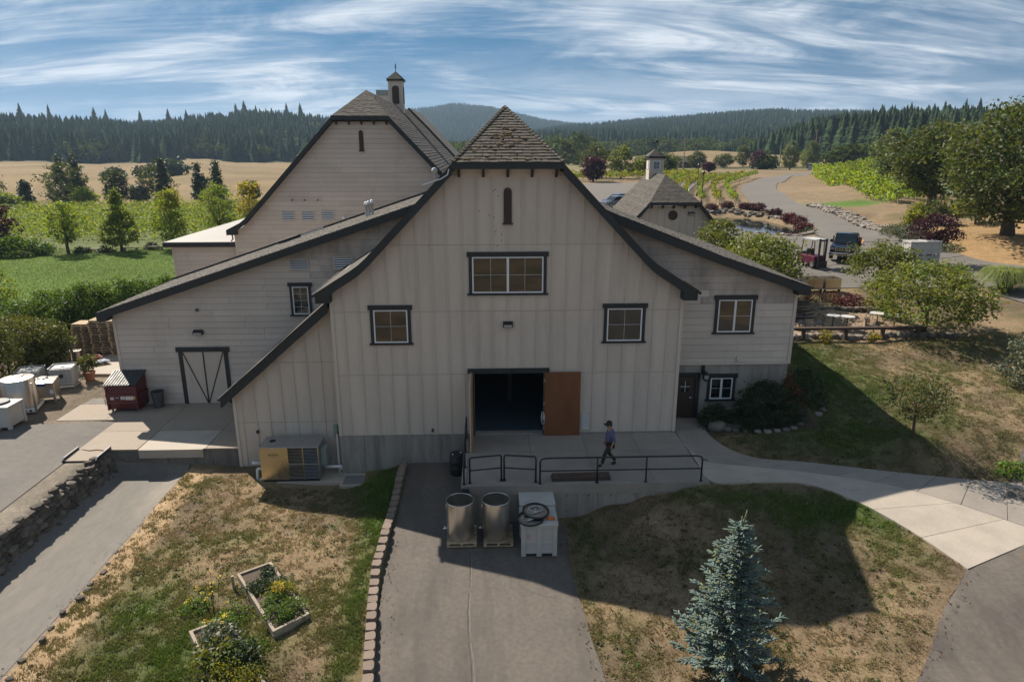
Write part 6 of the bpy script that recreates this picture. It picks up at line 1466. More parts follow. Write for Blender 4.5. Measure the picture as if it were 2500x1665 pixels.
# ---------------- foliage kit ----------------
LM = {}
LM['maple'] = leafmat('maple_leaf', (.165, .225, .036), .52)
LM['yellow'] = leafmat('yellowing_leaf', (.27, .24, .035), .5)
LM['oak'] = leafmat('oak_leaf', (.075, .098, .030), .36)
LM['dog'] = leafmat('dogwood_leaf', (.135, .165, .036), .42)
LM['laurel'] = leafmat('laurel_leaf', (.062, .115, .020), .38, rough=.55, spec=.2)
LM['juniper'] = leafmat('juniper_spray', (.11, .125, .03), .3)
LM['dark'] = leafmat('dark_evergreen_leaf', (.040, .066, .027), .2)
LM['purple'] = leafmat('purple_leaf', (.048, .020, .028), .35, tcol=(1.6, .7, .8))
LM['barb'] = leafmat('barberry_leaf', (.085, .026, .028), .35, tcol=(1.6, .7, .7))
LM['vine'] = leafmat('vine_leaf', (.165, .230, .036), .55)
LM['vineY'] = leafmat('yellow_green_vine_leaf', (.185, .205, .034), .55)
LM['silver'] = leafmat('pale_poplar_leaf', (.115, .15, .07), .35)
LM['lav'] = leafmat('lavender_leaf', (.13, .15, .105), .2)
LM['blue'] = leafmat('blue_spruce_needle', (.155, .215, .190), .15, tcol=(1, 1.05, 1))
LM['conif'] = leafmat('conifer_needle', (.036, .058, .027), .15, attr=False, var=.7, rough=.95, spec=.03)
LM['decid'] = leafmat('woodland_leaf', (.070, .095, .030), .25, attr=False, var=.9, rough=.9, spec=.05)
LM['grass'] = leafmat('grass_blade', (1, 1, 1), .4, tcol=(1.2, 1.15, .7))
LM['pampas'] = leafmat('ornamental_grass_blade', (.22, .27, .09), .4)
LM['herb'] = leafmat('herb_leaf', (.10, .17, .03), .4)
LM['flower'] = leafmat('yellow_flower', (.75, .52, .02), .2, tcol=(1.2, 1.1, .5))
LM['clover'] = leafmat('white_clover_flower', (.6, .58, .52), .2, tcol=(1, 1, 1))
LM['rustleaf'] = leafmat('rusty_leaf', (.12, .065, .03), .35, tcol=(1.3, 1.0, .5))
def leaf_quads(C, size, seed, flat=.0, var=.35, hue=.15, asp=.62):
    """leaf-like folded rhombs at centres C"""
    g = rs(seed); n = len(C)
    d = g.normal(size=(n, 3)); d[:, 2] *= (1 - flat); d /= np.linalg.norm(d, axis=1, keepdims=True) + 1e-9
    e = g.normal(size=(n, 3)); e[:, 2] *= (1 - flat); e -= d * (e * d).sum(1, keepdims=True); e /= np.linalg.norm(e, axis=1, keepdims=True) + 1e-9
    s = size * g.uniform(.6, 1.35, (n, 1)); nrm = np.cross(d, e)
    V = np.empty((n, 4, 3)); V[:, 0] = C - d * s * .5; V[:, 1] = C + e * s * asp * .5 + nrm * s * .12; V[:, 2] = C + d * s * .5; V[:, 3] = C - e * s * asp * .5 + nrm * s * .12
    F = np.arange(n * 4).reshape(n, 4)
    t = 1 + var * g.uniform(-1, 1, (n, 1)); hh = hue * g.normal(size=(n, 1))
    col = np.concatenate([t * (1 + hh), t, t * (1 - hh * .5), np.ones((n, 1))], 1).clip(.05, 3)
    return V.reshape(-1, 3), F, np.repeat(col, 4, axis=0)
def clumped(centres, per, sig, seed):
    g = rs(seed); C = np.repeat(centres, per, axis=0); return C + g.normal(size=C.shape) * np.asarray(sig)
SHAPES = {
 'round': lambda t: math.sqrt(max(0, 1 - (2 * t - 1) ** 2)),
 'oval': lambda t: math.sqrt(max(0, 1 - (2 * t - 1) ** 2)) ** .8 * (1.08 - .35 * t),
 'cone': lambda t: max(.05, (1 - t) ** .85 * min(1, .55 + t * 3)),
 'vase': lambda t: .35 + .65 * math.sin(min(1, t * 1.25) * math.pi * .55) if t < .8 else .95 * math.sqrt(max(0, 1 - ((t - .8) / .22) ** 2)),
 'flat': lambda t: math.sqrt(max(0, 1 - (1.5 * t - .5) ** 2)),
 'dome': lambda t: math.sqrt(max(0, 1 - t * t)),
}
def crown_pts(h0, h1_, r, n, shape, seed, ry=None, inner=.35, lump=.25):
    g = rs(seed); out = []; f = SHAPES[shape]; ph = g.uniform(0, 6.28, 5)
    while len(out) < n:
        t = g.uniform(0, 1); a = g.uniform(0, 6.283)
        if g.uniform() > .25 + .75 * f(t): continue
        k = 1 + lump * (math.sin(3 * a + ph[0] + 5 * t) * .5 + math.sin(5 * a + ph[1] - 7 * t) * .35 + math.sin(2 * a + ph[2] + 11 * t) * .3)
        q = math.sqrt(g.uniform(inner * inner, 1)) * f(t) * k
        out.append((r * q * math.cos(a), (ry or r) * q * math.sin(a), h0 + (h1_ - h0) * t))
    return np.array(out)
def tree(name, label, cat, x, y, h, r, base, mat_, seed, shape='round', ncl=170, per=26, leaf=.28, sig=.32, trunk=.16, group=None, limbs=6, ry=None, z=None, lean=0, mat2=None, sel=None, flat=.2, inner=.35, lump=.25):
    z = (h1(x, y) if z is None else z) - .05
    t = thing(name, label, cat, (x, y, z), 0, group, world=False); g = random.Random(seed)
    cp = crown_pts(base, h, r, ncl, shape, seed, ry, inner, lump)
    C = clumped(cp, per, (sig, sig, sig * .65), seed + 1); C[:, 2] = np.maximum(C[:, 2], base * .6)
    V, F, col = leaf_quads(C, leaf, seed + 2, flat)
    link('crown', mk('crown', V, F, LM[mat_], cols=col), t)
    if mat2:
        k = sel(cp) if sel else rs(seed).rand(len(cp)) < .2
        C2 = clumped(cp[k], max(4, per // 2), sig, seed + 5); V, F, col = leaf_quads(C2, leaf, seed + 6, flat); link('turning_leaves', mk('turning_leaves', V, F, LM[mat2], cols=col), t)
    if trunk:
        top = base + (h - base) * .55; pts = [(0, 0, 0), (lean * .3 + g.uniform(-.1, .1) * r * .2, g.uniform(-.1, .1) * r * .2, base * .6 + .2), (lean + g.uniform(-.1, .1) * r * .3, 0, base + (h - base) * .25), (lean * 1.2, 0, top)]
        part(t, 'trunk', MB().tube(pts, [trunk * 1.25, trunk, trunk * .75, trunk * .3], 9), M['bark'], smooth=True)
        for i in range(limbs):
            a = 6.283 * i / limbs + g.uniform(-.4, .4); e = cp[g.randrange(len(cp))]; s0 = Vector(pts[1]).lerp(Vector(pts[2]), g.uniform(.2, 1)); e = Vector((r * .75 * math.cos(a), (ry or r) * .75 * math.sin(a), base + (h - base) * g.uniform(.25, .75)))
            part(t, 'limb', MB().tube([s0, s0.lerp(e, .5) + Vector((0, 0, r * .12)), e], [trunk * .5, trunk * .3, trunk * .1], 6), M['bark'], smooth=True)
    return t
def shrub(name, label, x, y, h, r, mat_, seed, cat='shrub', ry=None, leaf=.12, ncl=90, per=30, sig=.12, group=None, shape='dome', z=None, flat=.1, mat2=None):
    return tree(name, label, cat, x, y, h, r, .03, mat_, seed, shape, ncl, per, leaf, sig, .03 + r * .02, group, 3, ry, z, flat=flat, mat2=mat2, inner=.55)

# ---------------- trees on the left ----------------
for i, (x, y, h, r, m2, lab) in enumerate(((-47.6, 79.6, 5.6, 2.1, None, 'green maple farthest left along the lawn edge'), (-42.3, 81, 6.9, 2.5, None, 'tallest green maple standing alone at the lawn edge'), (-37.2, 82.9, 6.8, 2.4, 'yellow', 'maple with yellow and rusty top at the lawn edge'), (-35.6, 93.8, 6.9, 2.6, None, 'green maple behind the flat white annex roof'))):
    tree('maple_tree', lab, 'tree', x, y, h, r, [1.3, .9, 1.0, .6][i], 'maple', 100 + i, ['round', 'cone', 'oval', 'round'][i], [120, 210, 170, 150][i], 28, .25, [.24, .22, .3, .34][i], .16, 'maples along the lawn', lump=[.5, .35, .55, .45][i], inner=.1, mat2=m2, sel=(lambda c: (c[:, 2] > 4.6) & (c[:, 0] > -.3)) if m2 else None)
tree('young_tree', 'narrow yellow tree beside the rear barn roof', 'tree', -36.0, 107, 7.0, 1.9, .8, 'yellow', 110, 'oval', 90, 22, .34, .34, .12)
tree('purple_tree', 'dark purple tree cut off by the left edge', 'tree', -60.5, 86.5, 5.4, 2.8, .5, 'purple', 111, 'oval', 130, 24, .34, .34, .15)
for i, (x, y, h, r, ry, lab) in enumerate(((-52.8, 78.2, 2.0, 4.2, 2.4, 'clipped dark green hedge at the far left of the lawn'),)): shrub('hedge', lab, x, y, h, r, 'laurel', 120 + i, 'hedge', ry, .26, 220, 26, .28)
for i, (x, y) in enumerate(((-43.8, 80.4), (-46.2, 80.0), (-36.2, 83.6), (-39.6, 82.6), (-34.0, 84.5))): shrub('low_shrub', f'low dark shrub at the lawn edge, {["right of the leftmost maple", "below the leftmost maple", "left of the annex corner", "between the middle maples", "beside the annex wall"][i]}', x, y, .7, .9, 'dark', 130 + i, 'shrub', None, .18, 40, 22, .15)
g = random.Random(2)
for i, (x, y, rz, lab) in enumerate(((-45.2, 80.2, .1, 'under the leftmost maple'), (-41.2, 80.8, -.1, 'under the tallest maple'), (-38.8, 81.8, 0, 'right of the tallest maple'), (-36.4, 82.6, .1, 'near the annex'))):
    t = thing('garden_bench', f'small wooden bench on the lawn edge {lab}', 'bench', (x, y, h1(x, y)), rz, 'benches along the lawn', world=False)
    part(t, 'seat', MB().box(-.9, .9, -.2, .2, .40, .46), M['timber'])
    for sx in (-.7, .7): part(t, 'leg', MB().box(sx - .05, sx + .05, -.18, .18, 0, .40), M['timber'])
# laurel hedge between the lawn and the yard, clump by clump
hd = [(-30.6, 43.5, 2.7, 2.2), (-28.6, 45.2, 3.1, 2.0), (-26.9, 46.0, 3.4, 2.0), (-25.3, 46.6, 3.5, 1.9), (-23.7, 47.2, 3.5, 1.8), (-22.3, 48.2, 3.4, 1.6), (-33.2, 42.2, 2.9, 2.2), (-35.6, 40.5, 2.8, 2.4)]
nm = ['left of the tall juniper', 'behind the juniper', 'above the pallet stacks', 'third from the wing roof', 'second from the wing roof', 'meeting the wing roof', 'second from the left edge', 'at the left edge of the picture']
for i, (x, y, h, r) in enumerate(hd): shrub('laurel_shrub', f'glossy green laurel clump {nm[i]}', x, y, h, r, 'laurel', 140 + i, 'shrub', None, .155, 190, 40, .22, 'laurel hedge', 'round')
for i, (x, y, h, r, lab) in enumerate(((-26.6, 37.2, 3.4, 1.9, 'spreading yellow-green juniper behind the caged totes'), (-28.4, 34.6, 2.9, 1.9, 'darker juniper at the left edge of the picture'), (-25.3, 38.6, 2.6, 1.3, 'smaller juniper next to the small steel drums'))):
    shrub('juniper', lab, x, y, h, r, 'juniper', 160 + i, 'shrub', None, .13, 230, 46, .2, None, 'vase', flat=.0)
tree('olive_sapling', 'small leafy tree crossing the left edge above the lawn', 'tree', -33.6, 47.5, 4.2, 1.2, .6, 'maple', 170, 'oval', 50, 22, .2, .25, .07)
t = thing('potted_plant', 'feathery plant in a terracotta pot beside the caged tote', 'plant', (-22.0, 36.7, -.72), world=False)
part(t, 'pot', MB().lathe([(.22, 0), (.30, .40), (.33, .42), (.33, .48), (.28, .48), (.26, .40), (0, .40)], n=18), M['terracotta'], smooth='auto')
C = clumped(crown_pts(.45, 1.35, .45, 40, 'vase', 3), 16, .08, 4); V, F, col = leaf_quads(C, .14, 5); link('foliage', mk('foliage', V, F, LM['juniper'], cols=col), t)

# ---------------- vegetation round the barn ----------------
shrub('dense_shrub', 'big rounded dark shrub against the right wing foundation', 11.95, 27.2, 2.15, 1.55, 'dark', 201, 'shrub', .95, .10, 260, 34, .10, None, 'dome', z=-.1)
shrub('dense_shrub', 'low spiky dark shrub below the small window', 10.0, 27.5, .85, .8, 'dark', 202, 'shrub', .6, .10, 90, 26, .10, None, 'dome', z=.0)
shrub('dense_shrub', 'dark shrub round the corner of the right wing', 14.2, 28.4, 1.5, 1.0, 'dark', 203, 'shrub', None, .11, 120, 30, .12, None, 'dome')
shrub('red_shrub', 'small rusty red shrub behind the big dark shrub', 13.2, 27.6, 1.6, .45, 'rustleaf', 204, 'shrub', None, .10, 40, 22, .09)
g = random.Random(9); t = thing('rock_border', 'rounded pale rocks edging the planting bed by the wing', 'rocks', (10, 26.8, 0))
for i, (x, y, s_) in enumerate([(9.75, 27.55, .26), (9.9, 26.95, .36), (10.25, 27.1, .2), (10.5, 26.95, .2), (10.3, 26.75, .17), (10.75, 26.85, .2), (10.6, 26.6, .15), (11.0, 26.5, .16), (11.4, 26.3, .15), (11.8, 26.2, .16), (12.2, 26.2, .14), (12.6, 26.25, .15), (13.0, 26.4, .15), (13.4, 26.7, .14), (14.4, 27.2, .16), (14.8, 27.6, .16)]):
    part(t, 'stone', MB().rock((x, y, h1(x, y) + s_ * .35), (s_, s_ * .85, s_ * .62), i + 40, 2, .08), M['palestone'], smooth=True)
tree('small_tree', 'small sparse tree on the right lawn with a pale trunk', 'tree', 17.1, 24.75, 2.5, 1.25, 1.0, 'oak', 210, 'vase', 120, 20, .10, .15, .05, lean=-.1, mat2='rustleaf', inner=.15)
shrub('leafy_shrub', 'pale green shrub cut off by the right edge', 25.3, 28.6, 2.7, 1.5, 'lav', 211, 'shrub', None, .13, 150, 28, .16, None, 'round')
shrub('leafy_shrub', 'low green plants at the right edge by the walkway', 20.6, 23.4, .35, 1.0, 'herb', 212, 'plant', .6, .10, 60, 20, .10)
tree('patio_tree', 'spreading green tree at the end of the patio rail', 'tree', 24.9, 36.7, 4.0, 3.1, 1.1, 'dog', 220, 'flat', 300, 26, .19, .27, .13, lump=.3, flat=.5)
tree('patio_tree', 'spreading green tree behind the patio chairs', 'tree', 27.5, 46.0, 3.1, 2.4, 1.0, 'dog', 221, 'flat', 150, 26, .2, .27, .12, lump=.3, flat=.5)
tree('patio_tree', 'broad yellow-green tree rising behind the right wing roof', 'tree', 17.6, 42.9, 4.0, 2.6, .9, 'dog', 222, 'round', 330, 26, .2, .3, .14, lump=.3, flat=.4)
tree('patio_tree', 'yellowish tree between the outbuilding gable and the pond', 'tree', 17.5, 50.5, 4.0, 1.8, .9, 'dog', 223, 'round', 150, 24, .2, .28, .12, lump=.3, flat=.4)
for i, (x, y, h, lab) in enumerate(((18.55, 35.3, .85, 'yellow sapling by the left end of the patio rail'), (21.3, 35.4, .7, 'yellow sapling in the middle of the patio rail'))):
    shrub('yellow_shrub', lab, x, y, h, .28, 'yellow', 230 + i, 'plant', None, .09, 22, 18, .07, None, 'vase')
shrub('red_shrub', 'dark red shrubs on the bank behind the patio wall', 23.4, 41.6, .8, 1.5, 'barb', 232, 'shrub', .7, .12, 80, 22, .14)
shrub('green_shrub', 'round green shrub in front of the patio wall', 24.6, 39.6, .9, .7, 'herb', 233, 'shrub', None, .12, 60, 22, .12)
shrub('red_shrub', 'rusty ground plants on the bank below the carts', 21.8, 42.6, .45, 1.6, 'rustleaf', 234, 'shrub', .7, .1, 70, 18, .14)
shrub('red_shrub', 'dry brown plant beside the ornamental grass', 33.0, 46.0, .8, .8, 'rustleaf', 235, 'shrub', None, .12, 40, 18, .14)
tree('plum_tree', 'purple-leaved plum tree beside the road', 'tree', 34.7, 51.6, 3.9, 1.75, 1.75, 'purple', 240, 'round', 150, 24, .17, .22, .11, limbs=9, inner=.2)
# ornamental grass: arching blades
t = thing('ornamental_grass', 'big fountain of pale ornamental grass on the right slope', 'grass clump', (35.3, 44.4, h1(35.3, 44.4)), world=False)
g = rs(6); n = 1500; a = g.uniform(0, 6.283, n); rr = g.uniform(.2, 1, n) ** .6 * 1.75; hh = g.uniform(1.1, 1.75, n); w = .014
V = []; F = []
for i in range(n):
    d_ = np.array([math.cos(a[i]), math.sin(a[i]), 0]); s_ = np.array([-d_[1], d_[0], 0]) * w; b0 = d_ * .25 * g.rand()
    p1 = b0 + d_ * rr[i] * .35 + np.array([0, 0, hh[i] * .85]); p2 = b0 + d_ * rr[i] * .75 + np.array([0, 0, hh[i]]); p3 = b0 + d_ * rr[i] * 1.1 + np.array([0, 0, hh[i] * .55])
    k = len(V); V += [b0 - s_, b0 + s_, p1 + s_, p1 - s_, p2 + s_, p2 - s_, p3 + s_ * .3, p3 - s_ * .3]; F += [(k, k + 1, k + 2, k + 3), (k + 3, k + 2, k + 4, k + 5), (k + 5, k + 4, k + 6, k + 7)]
tone = np.repeat(g.uniform(.6, 1.3, n), 8); link('blades', mk('blades', np.array(V), np.array(F), LM['pampas'], cols=np.stack([tone, tone, tone, np.ones_like(tone)], 1)), t)
# oaks
tree('oak_tree', 'huge dark oak cut off by the right edge', 'tree', 44.6, 57.0, 10.8, 6.3, 1.4, 'oak', 250, 'round', 620, 26, .33, .5, .48, limbs=9, lump=.32, ry=5.5)
tree('oak_tree', 'broad dark oak left of the huge oak', 'tree', 51.6, 78.5, 9.6, 4.7, 2.0, 'oak', 251, 'round', 480, 26, .36, .5, .45, limbs=8, lump=.32)
tree('oak_tree', 'smaller grey-green oak behind the other oaks', 'tree', 63.5, 108, 8.6, 2.7, 1.6, 'silver', 252, 'round', 120, 26, .42, .55, .4, limbs=7, lump=.3)
for i, (x, y, h, lab) in enumerate(((45.5, 68, 2.6, 'small bushy tree under the oaks, left one'), (48.5, 66.5, 2.8, 'small bushy tree under the oaks, right one'))): tree('bushy_tree', lab, 'tree', x, y, h, 1.1, .4, 'oak', 255 + i, 'oval', 60, 22, .22, .25, .07)
for i, (x, y) in enumerate(((43.5, 66.5), (46.8, 71), (49.5, 68.5))): shrub('yellow_bush', f'bright yellow-green foliage under the oaks, {["left", "middle", "right"][i]} clump', x, y + 2, 1.5, .9, 'vineY', 260 + i, 'shrub', None, .26, 60, 18, .28)
# lavender border and barberries
bl_ = [(39.2, 65.0), (39.0, 63.2), (38.9, 61.4), (38.9, 59.6), (38.95, 57.8), (39.1, 56.0), (40.0, 64.2), (39.9, 62.2), (39.8, 60.2)]
for i, (x, y) in enumerate(bl_): shrub('lavender_shrub', 'grey-green lavender mound by the road, ' + ['farthest of the roadside row', 'second from the far end of the roadside row', 'third from the far end of the roadside row', 'third from the near end of the roadside row', 'second from the near end of the roadside row', 'nearest of the roadside row', 'farthest of the upper row', 'middle one of the upper row', 'nearest of the upper row'][i], x, y, .75, 1.05, 'lav', 270 + i % 3, 'shrub', 1.1, .13, 55, 22, .14, 'lavender border along the road')
for i, (x, y, s_, lab) in enumerate(((30.6, 92.6, 1.1, 'leftmost round dark red shrub behind the pond'), (33.0, 93.4, 1.1, 'second round dark red shrub behind the pond'), (35.2, 93.0, .9, 'third round dark red shrub behind the pond'), (35.6, 92.0, .9, 'fourth round dark red shrub behind the pond'), (36.4, 91.2, 1.15, 'fifth round dark red shrub behind the pond'), (36.6, 86.2, 1.1, 'round dark red shrub at the back right of the pond'), (36.0, 80.5, 1.2, 'spreading red shrub right of the pond, far one'), (35.6, 77.3, 1.2, 'spreading red shrub right of the pond, near one'), (35.2, 74.6, 1.0, 'low red shrub at the right end of the pond'), (31.6, 70.0, .9, 'dark red shrub in front of the pond'))):
    shrub('barberry_shrub', lab, x, y, s_ * .85, s_ * .78, 'barb' if i > 5 else 'purple', 280 + i, 'shrub', None, .17, 60, 22, .16, 'barberries round the pond', 'round')
for i, (x, y) in enumerate(((33.2, 70.6), (34.7, 72.2), (28.0, 91.8))): shrub('low_green_shrub', f'low green plants at the {["front", "right", "left back"][i]} of the pond', x, y, .5, .9, 'dark', 300 + i, 'plant', None, .14, 40, 18, .14)

# ---------------- blue spruce ----------------
sx_, sy_ = 6.2, 14.95; sz_ = h1(sx_, sy_)
t = thing('blue_spruce', 'young blue spruce on the dry lawn in the foreground', 'tree', (sx_, sy_, sz_ - .05), world=False)
part(t, 'trunk', MB().tube([(0, 0, 0), (.05, 0, 1.3), (.1, .02, 3), (.17, .03, 4.4), (.2, .03, 4.75)], [.10, .08, .05, .022, .01], 9), M['bark'], smooth=True)
g = random.Random(44); SV_, SF, SC = [], [], []; br = MB()
def sprig(p, d, l, w, tone):
    """one needle-covered shoot: a slim six-sided spindle"""
    d = d.normalized(); a = d.cross(Vector((0, 0, 1))); a = a.normalized() if a.length > .01 else Vector((1, 0, 0)); b_ = d.cross(a); k = len(SV_)
    SV_.append(p)
    for q, f in ((.25, 1), (.8, .85)):
        for j in range(5):
            an = 6.283 * j / 5 + q; SV_.append(p + d * l * q + (a * math.cos(an) + b_ * math.sin(an)) * w * f * (.85 if j % 2 else 1.15))
    SV_.append(p + d * l)
    for j in range(5):
        SF.append((k, k + 1 + j, k + 1 + (j + 1) % 5)); SF.append((k + 1 + j, k + 6 + j, k + 6 + (j + 1) % 5)); SF.append((k + 1 + j, k + 6 + (j + 1) % 5, k + 1 + (j + 1) % 5)); SF.append((k + 6 + j, k + 11, k + 6 + (j + 1) % 5))
    SC.extend([(tone[0], tone[1], tone[2], 1)] * 12)
z_ = .30
while z_ < 4.45:
    u_ = (z_ - .3) / 4.3; rad = 1.46 * (1 - u_) ** 1.0 * (.80 + .3 * g.random()) + .08; nb = 8 if u_ < .75 else 6
    if u_ < .1: rad *= .8
    for i in range(nb):
        a = 6.283 * (i + g.random() * .8) / nb; d_ = Vector((math.cos(a), math.sin(a), 0)); ln = rad * g.uniform(.55, 1.18); rise = g.uniform(.05, .3) + .45 * u_; droop = .18 * (1 - u_)
        if g.random() < .14: continue
        p0 = Vector((.04 * z_, .006 * z_, z_)); P = lambda s: p0 + d_ * ln * s + Vector((0, 0, ln * (rise * s - droop * math.sin(s * 2.2))))
        br.tube([P(0), P(.5), P(.95)], [.018, .012, .005], 5)
        n = max(4, int(ln * 15))
        for k in range(n):
            s_ = .22 + .78 * k / n if u_ < .25 else .12 + .88 * k / n
            yel = g.random() < .16; to = g.uniform(.72, 1.28); tone = (to * 1.35, to * 1.08, to * .55) if yel else (to * g.uniform(.9, 1.05), to, to * g.uniform(.95, 1.12))
            for sd in (-1, 1, 0):
                if sd == 0 and g.random() < .35: continue
                sdv = d_.cross(Vector((0, 0, 1))) * sd; dv = d_ * g.uniform(.5, .9) + sdv * g.uniform(.5, .95) + Vector((0, 0, g.uniform(.05, .45)))
                sprig(P(s_) + Vector((g.uniform(-.02, .02), g.uniform(-.02, .02), g.uniform(-.01, .03))), dv, g.uniform(.11, .20), g.uniform(.017, .024), tone)
        for _ in range(3): sprig(P(.97), d_ + Vector((g.uniform(-.5, .5), g.uniform(-.5, .5), g.uniform(.0, .5))), g.uniform(.14, .24), .02, (1.15, 1.15, 1.1))
    z_ += .135 if u_ < .8 else .12
for p, d_, l in (((.18, .03, 4.4), (.12, 0, 1), .55), ((.17, .03, 4.3), (-.05, .1, 1), .45), ((.17, .03, 4.25), (.75, .1, .5), .34), ((.16, .03, 4.2), (-.6, -.1, .9), .34), ((.16, .03, 4.1), (.8, -.3, .35), .32), ((.15, .03, 4.1), (-.8, .2, .7), .3)):
    sprig(Vector(p), Vector(d_), l, .024, (1.5, 1.3, .8))
me = mk('needles', np.array([tuple(q) for q in SV_]), np.array(SF), LM['blue'], cols=np.array(SC)); link('needles', me, t)
part(t, 'branches', br, M['bark'], kind='stuff')

# ---------------- plants in the raised beds ----------------
def on_bed(o, u_, v_, tz):  # o: bed corners; bilinear
    a, b_, c_, d_ = [Vector(p) for p in o]; p = a.lerp(b_, u_).lerp(d_.lerp(c_, u_), v_); return p.x, p.y, tz - .06
B1 = [(-8.1, 19.35), (-6.12, 16.55), (-5.28, 17.3), (-7.2, 20.0)]; B2 = [(-8.55, 16.75), (-6.6, 14.0), (-5.72, 14.65), (-7.66, 17.35)]
plants = [(B1, .32, .25, .22, .36, 'dark', 'dark low herb mound in the flower bed, left side'), (B1, .40, .55, .24, .34, 'dark', 'dark low herb mound in the middle of the flower bed'), (B1, .38, .82, .22, .32, 'lav', 'silvery herb at the far side of the flower bed'), (B1, .55, .65, .42, .46, 'vineY', 'lime green plant with yellow flowers in the flower bed'), (B1, .66, .45, .3, .42, 'herb', 'leafy green herb left of the lime plant'), (B1, .82, .30, .34, .42, 'herb', 'green herb clump at the near left of the flower bed'), (B1, .84, .68, .36, .44, 'herb', 'green herb clump at the near right of the flower bed'), (B1, .15, .75, .16, .22, 'dark', 'tiny dark herb at the back corner of the flower bed'),
          (B2, .35, .55, .62, .60, 'lav', 'big grey-green leafy vegetable at the back of the vegetable bed'), (B2, .5, .30, .6, .62, 'dog', 'big leafy vegetable on the left of the vegetable bed'), (B2, .62, .75, .5, .5, 'dark', 'dark leafy vegetable on the right of the vegetable bed'), (B2, .72, .35, .45, .42, 'vineY', 'bright green bushy plant at the bottom edge'), (B2, .86, .7, .4, .35, 'vineY', 'bright green bushy plant at the bottom right corner of the vegetable bed'), (B2, .08, .8, .3, .28, 'herb', 'feathery green plant at the back corner of the vegetable bed')]
for i, (o, u_, v_, h, r, mt, lab) in enumerate(plants):
    x, y, z = on_bed(o, u_, v_, -1.46 if o is B1 else -1.52)
    shrub('garden_plant', lab, x, y, h, r, mt, 320 + i, 'plant', None, .13 if o is B2 and i < 11 else .065, 44 if o is B1 else 50, 18, .07 if o is B1 else .10, 'plants in the raised beds', z=z + .02, flat=.3)
def flowers(x, y, z, n, r, h, lab, seed):
    g = rs(seed); t = thing('flowering_plant', lab, 'plant', (x, y, z), world=False); mb = MB(); fc = []
    for i in range(n):
        a = g.uniform(0, 6.28); q = r * math.sqrt(g.rand()); p = Vector((q * math.cos(a), q * math.sin(a), h * g.uniform(.65, 1))); mb.tube([(q * .3 * math.cos(a), q * .3 * math.sin(a), 0), p], .006, 4); fc += [(p.x + dx, p.y + dy, p.z + dz) for dx, dy, dz in g.normal(size=(16, 3)) * (.045, .045, .012)]
    part(t, 'stems', mb, LM['herb'], kind='stuff'); V, F, col = leaf_quads(np.array(fc), .035, seed, .7); link('flower_heads', mk('flower_heads', V, F, LM['flower'], cols=col), t)
flowers(-8.15, 17.6, h1(-8.15, 17.6), 13, .75, 1.15, 'tall fennel with flat yellow flower heads between the beds', 1)
x, y, z = on_bed(B1, .58, .62, -1.46); flowers(x, y, z + .1, 14, .28, .36, 'yellow daisies on the lime green plant', 2)
flowers(-7.55, 16.3, -1.5, 6, .3, .95, 'thin stems of yellow flowers rising from the vegetable bed', 3)
for i, (x, y, r) in enumerate(((-7.5, 17.6, .6), (-6.6, 16.2, .5), (-8.9, 18.0, .5))): shrub('weed_patch', f'leafy weeds on the grass {["between the two beds", "in front of the flower bed", "left of the flower bed"][i]}', x, y, .22, r, 'herb', 350 + i, 'plant', None, .07, 40, 18, .09)

# ---------------- vines ----------------
def vine_row(label, line, mat_, seed, h0=.75, h=1.75, wid=.35, dens=9, leaf=.36, group=None, eps=0, posts=True):
    l = resample(line, .5); g = rs(seed); n = len(l); k = max(20, int(n * .5 * dens)); x0, y0 = l[0]; z0 = h1(x0, y0)
    idx = g.randint(0, n - 1, k); tt = g.rand(k); P = np.array([(l[i].lerp(l[i + 1], t_).x, l[i].lerp(l[i + 1], t_).y) for i, t_ in zip(idx, tt)])
    P += g.normal(size=P.shape) * wid * .5; top = h * (1 + .12 * np.sin(P[:, 0] * 2.1 + P[:, 1] * 1.7)); Z = hz(P[:, 0], P[:, 1]) + h0 + (top - h0) * g.rand(k) ** .8
    C = np.stack([P[:, 0] - x0, P[:, 1] - y0, Z - z0], 1); V, F, col = leaf_quads(C, leaf, seed + 1, .1)
    t = thing('vine_row', label, 'vines', (x0, y0, z0), 0, group, world=False); link('foliage', mk('foliage', V, F, LM[mat_], cols=col), t)
    if posts:
        mb = MB()
        for i in range(0, n, 12):
            p = l[i]; zz = h1(p.x, p.y) - z0; mb.box(p.x - x0 - .04, p.x - x0 + .04, p.y - y0 - .04, p.y - y0 + .04, zz, zz + 1.6)
        part(t, 'posts', mb, M['timber'], kind='stuff')
rl = resample(ROADC, 3)
def off_line(d, i0, i1, trim0=0):
    o = offset(ROADC, d); o = [p for p in o if i0 <= p[1] <= i1]; return o[::2] + [o[-1]]
names = ['nearest the curved road', 'second from the curved road', 'third from the curved road', 'fourth from the curved road', 'fifth from the curved road', 'sixth from the curved road', 'seventh from the curved road', 'eighth from the curved road']
for i in range(8):
    vine_row(f'row of green vines {names[i]}', off_line(-5.9 - 2.3 * i, 94.5 + .6 * i + (0 if i < 4 else (i - 3) * 10), 172 - 3 * i), 'vine' if i in (0, 2, 5) else 'vineY', 400 + i, dens=26, leaf=.36, group='young vines beside the curved road')
for i in range(5): vine_row(f'vine row behind the parking lot, {["nearest", "second", "third", "fourth", "farthest"][i]} of five', [(10 + i, 157 + 3 * i), (30, 160 + 3 * i), (52, 164 + 3 * i)], 'vineY' if i % 2 == 0 else 'vine', 420 + i, h=2.0, dens=30, leaf=.42, group='vines behind the parking lot')
hv = ['first, nearest the road bank'] + [f'{w} from the road bank' for w in ('second', 'third', 'fourth', 'fifth', 'sixth', 'seventh', 'eighth', 'ninth', 'tenth', 'eleventh')]
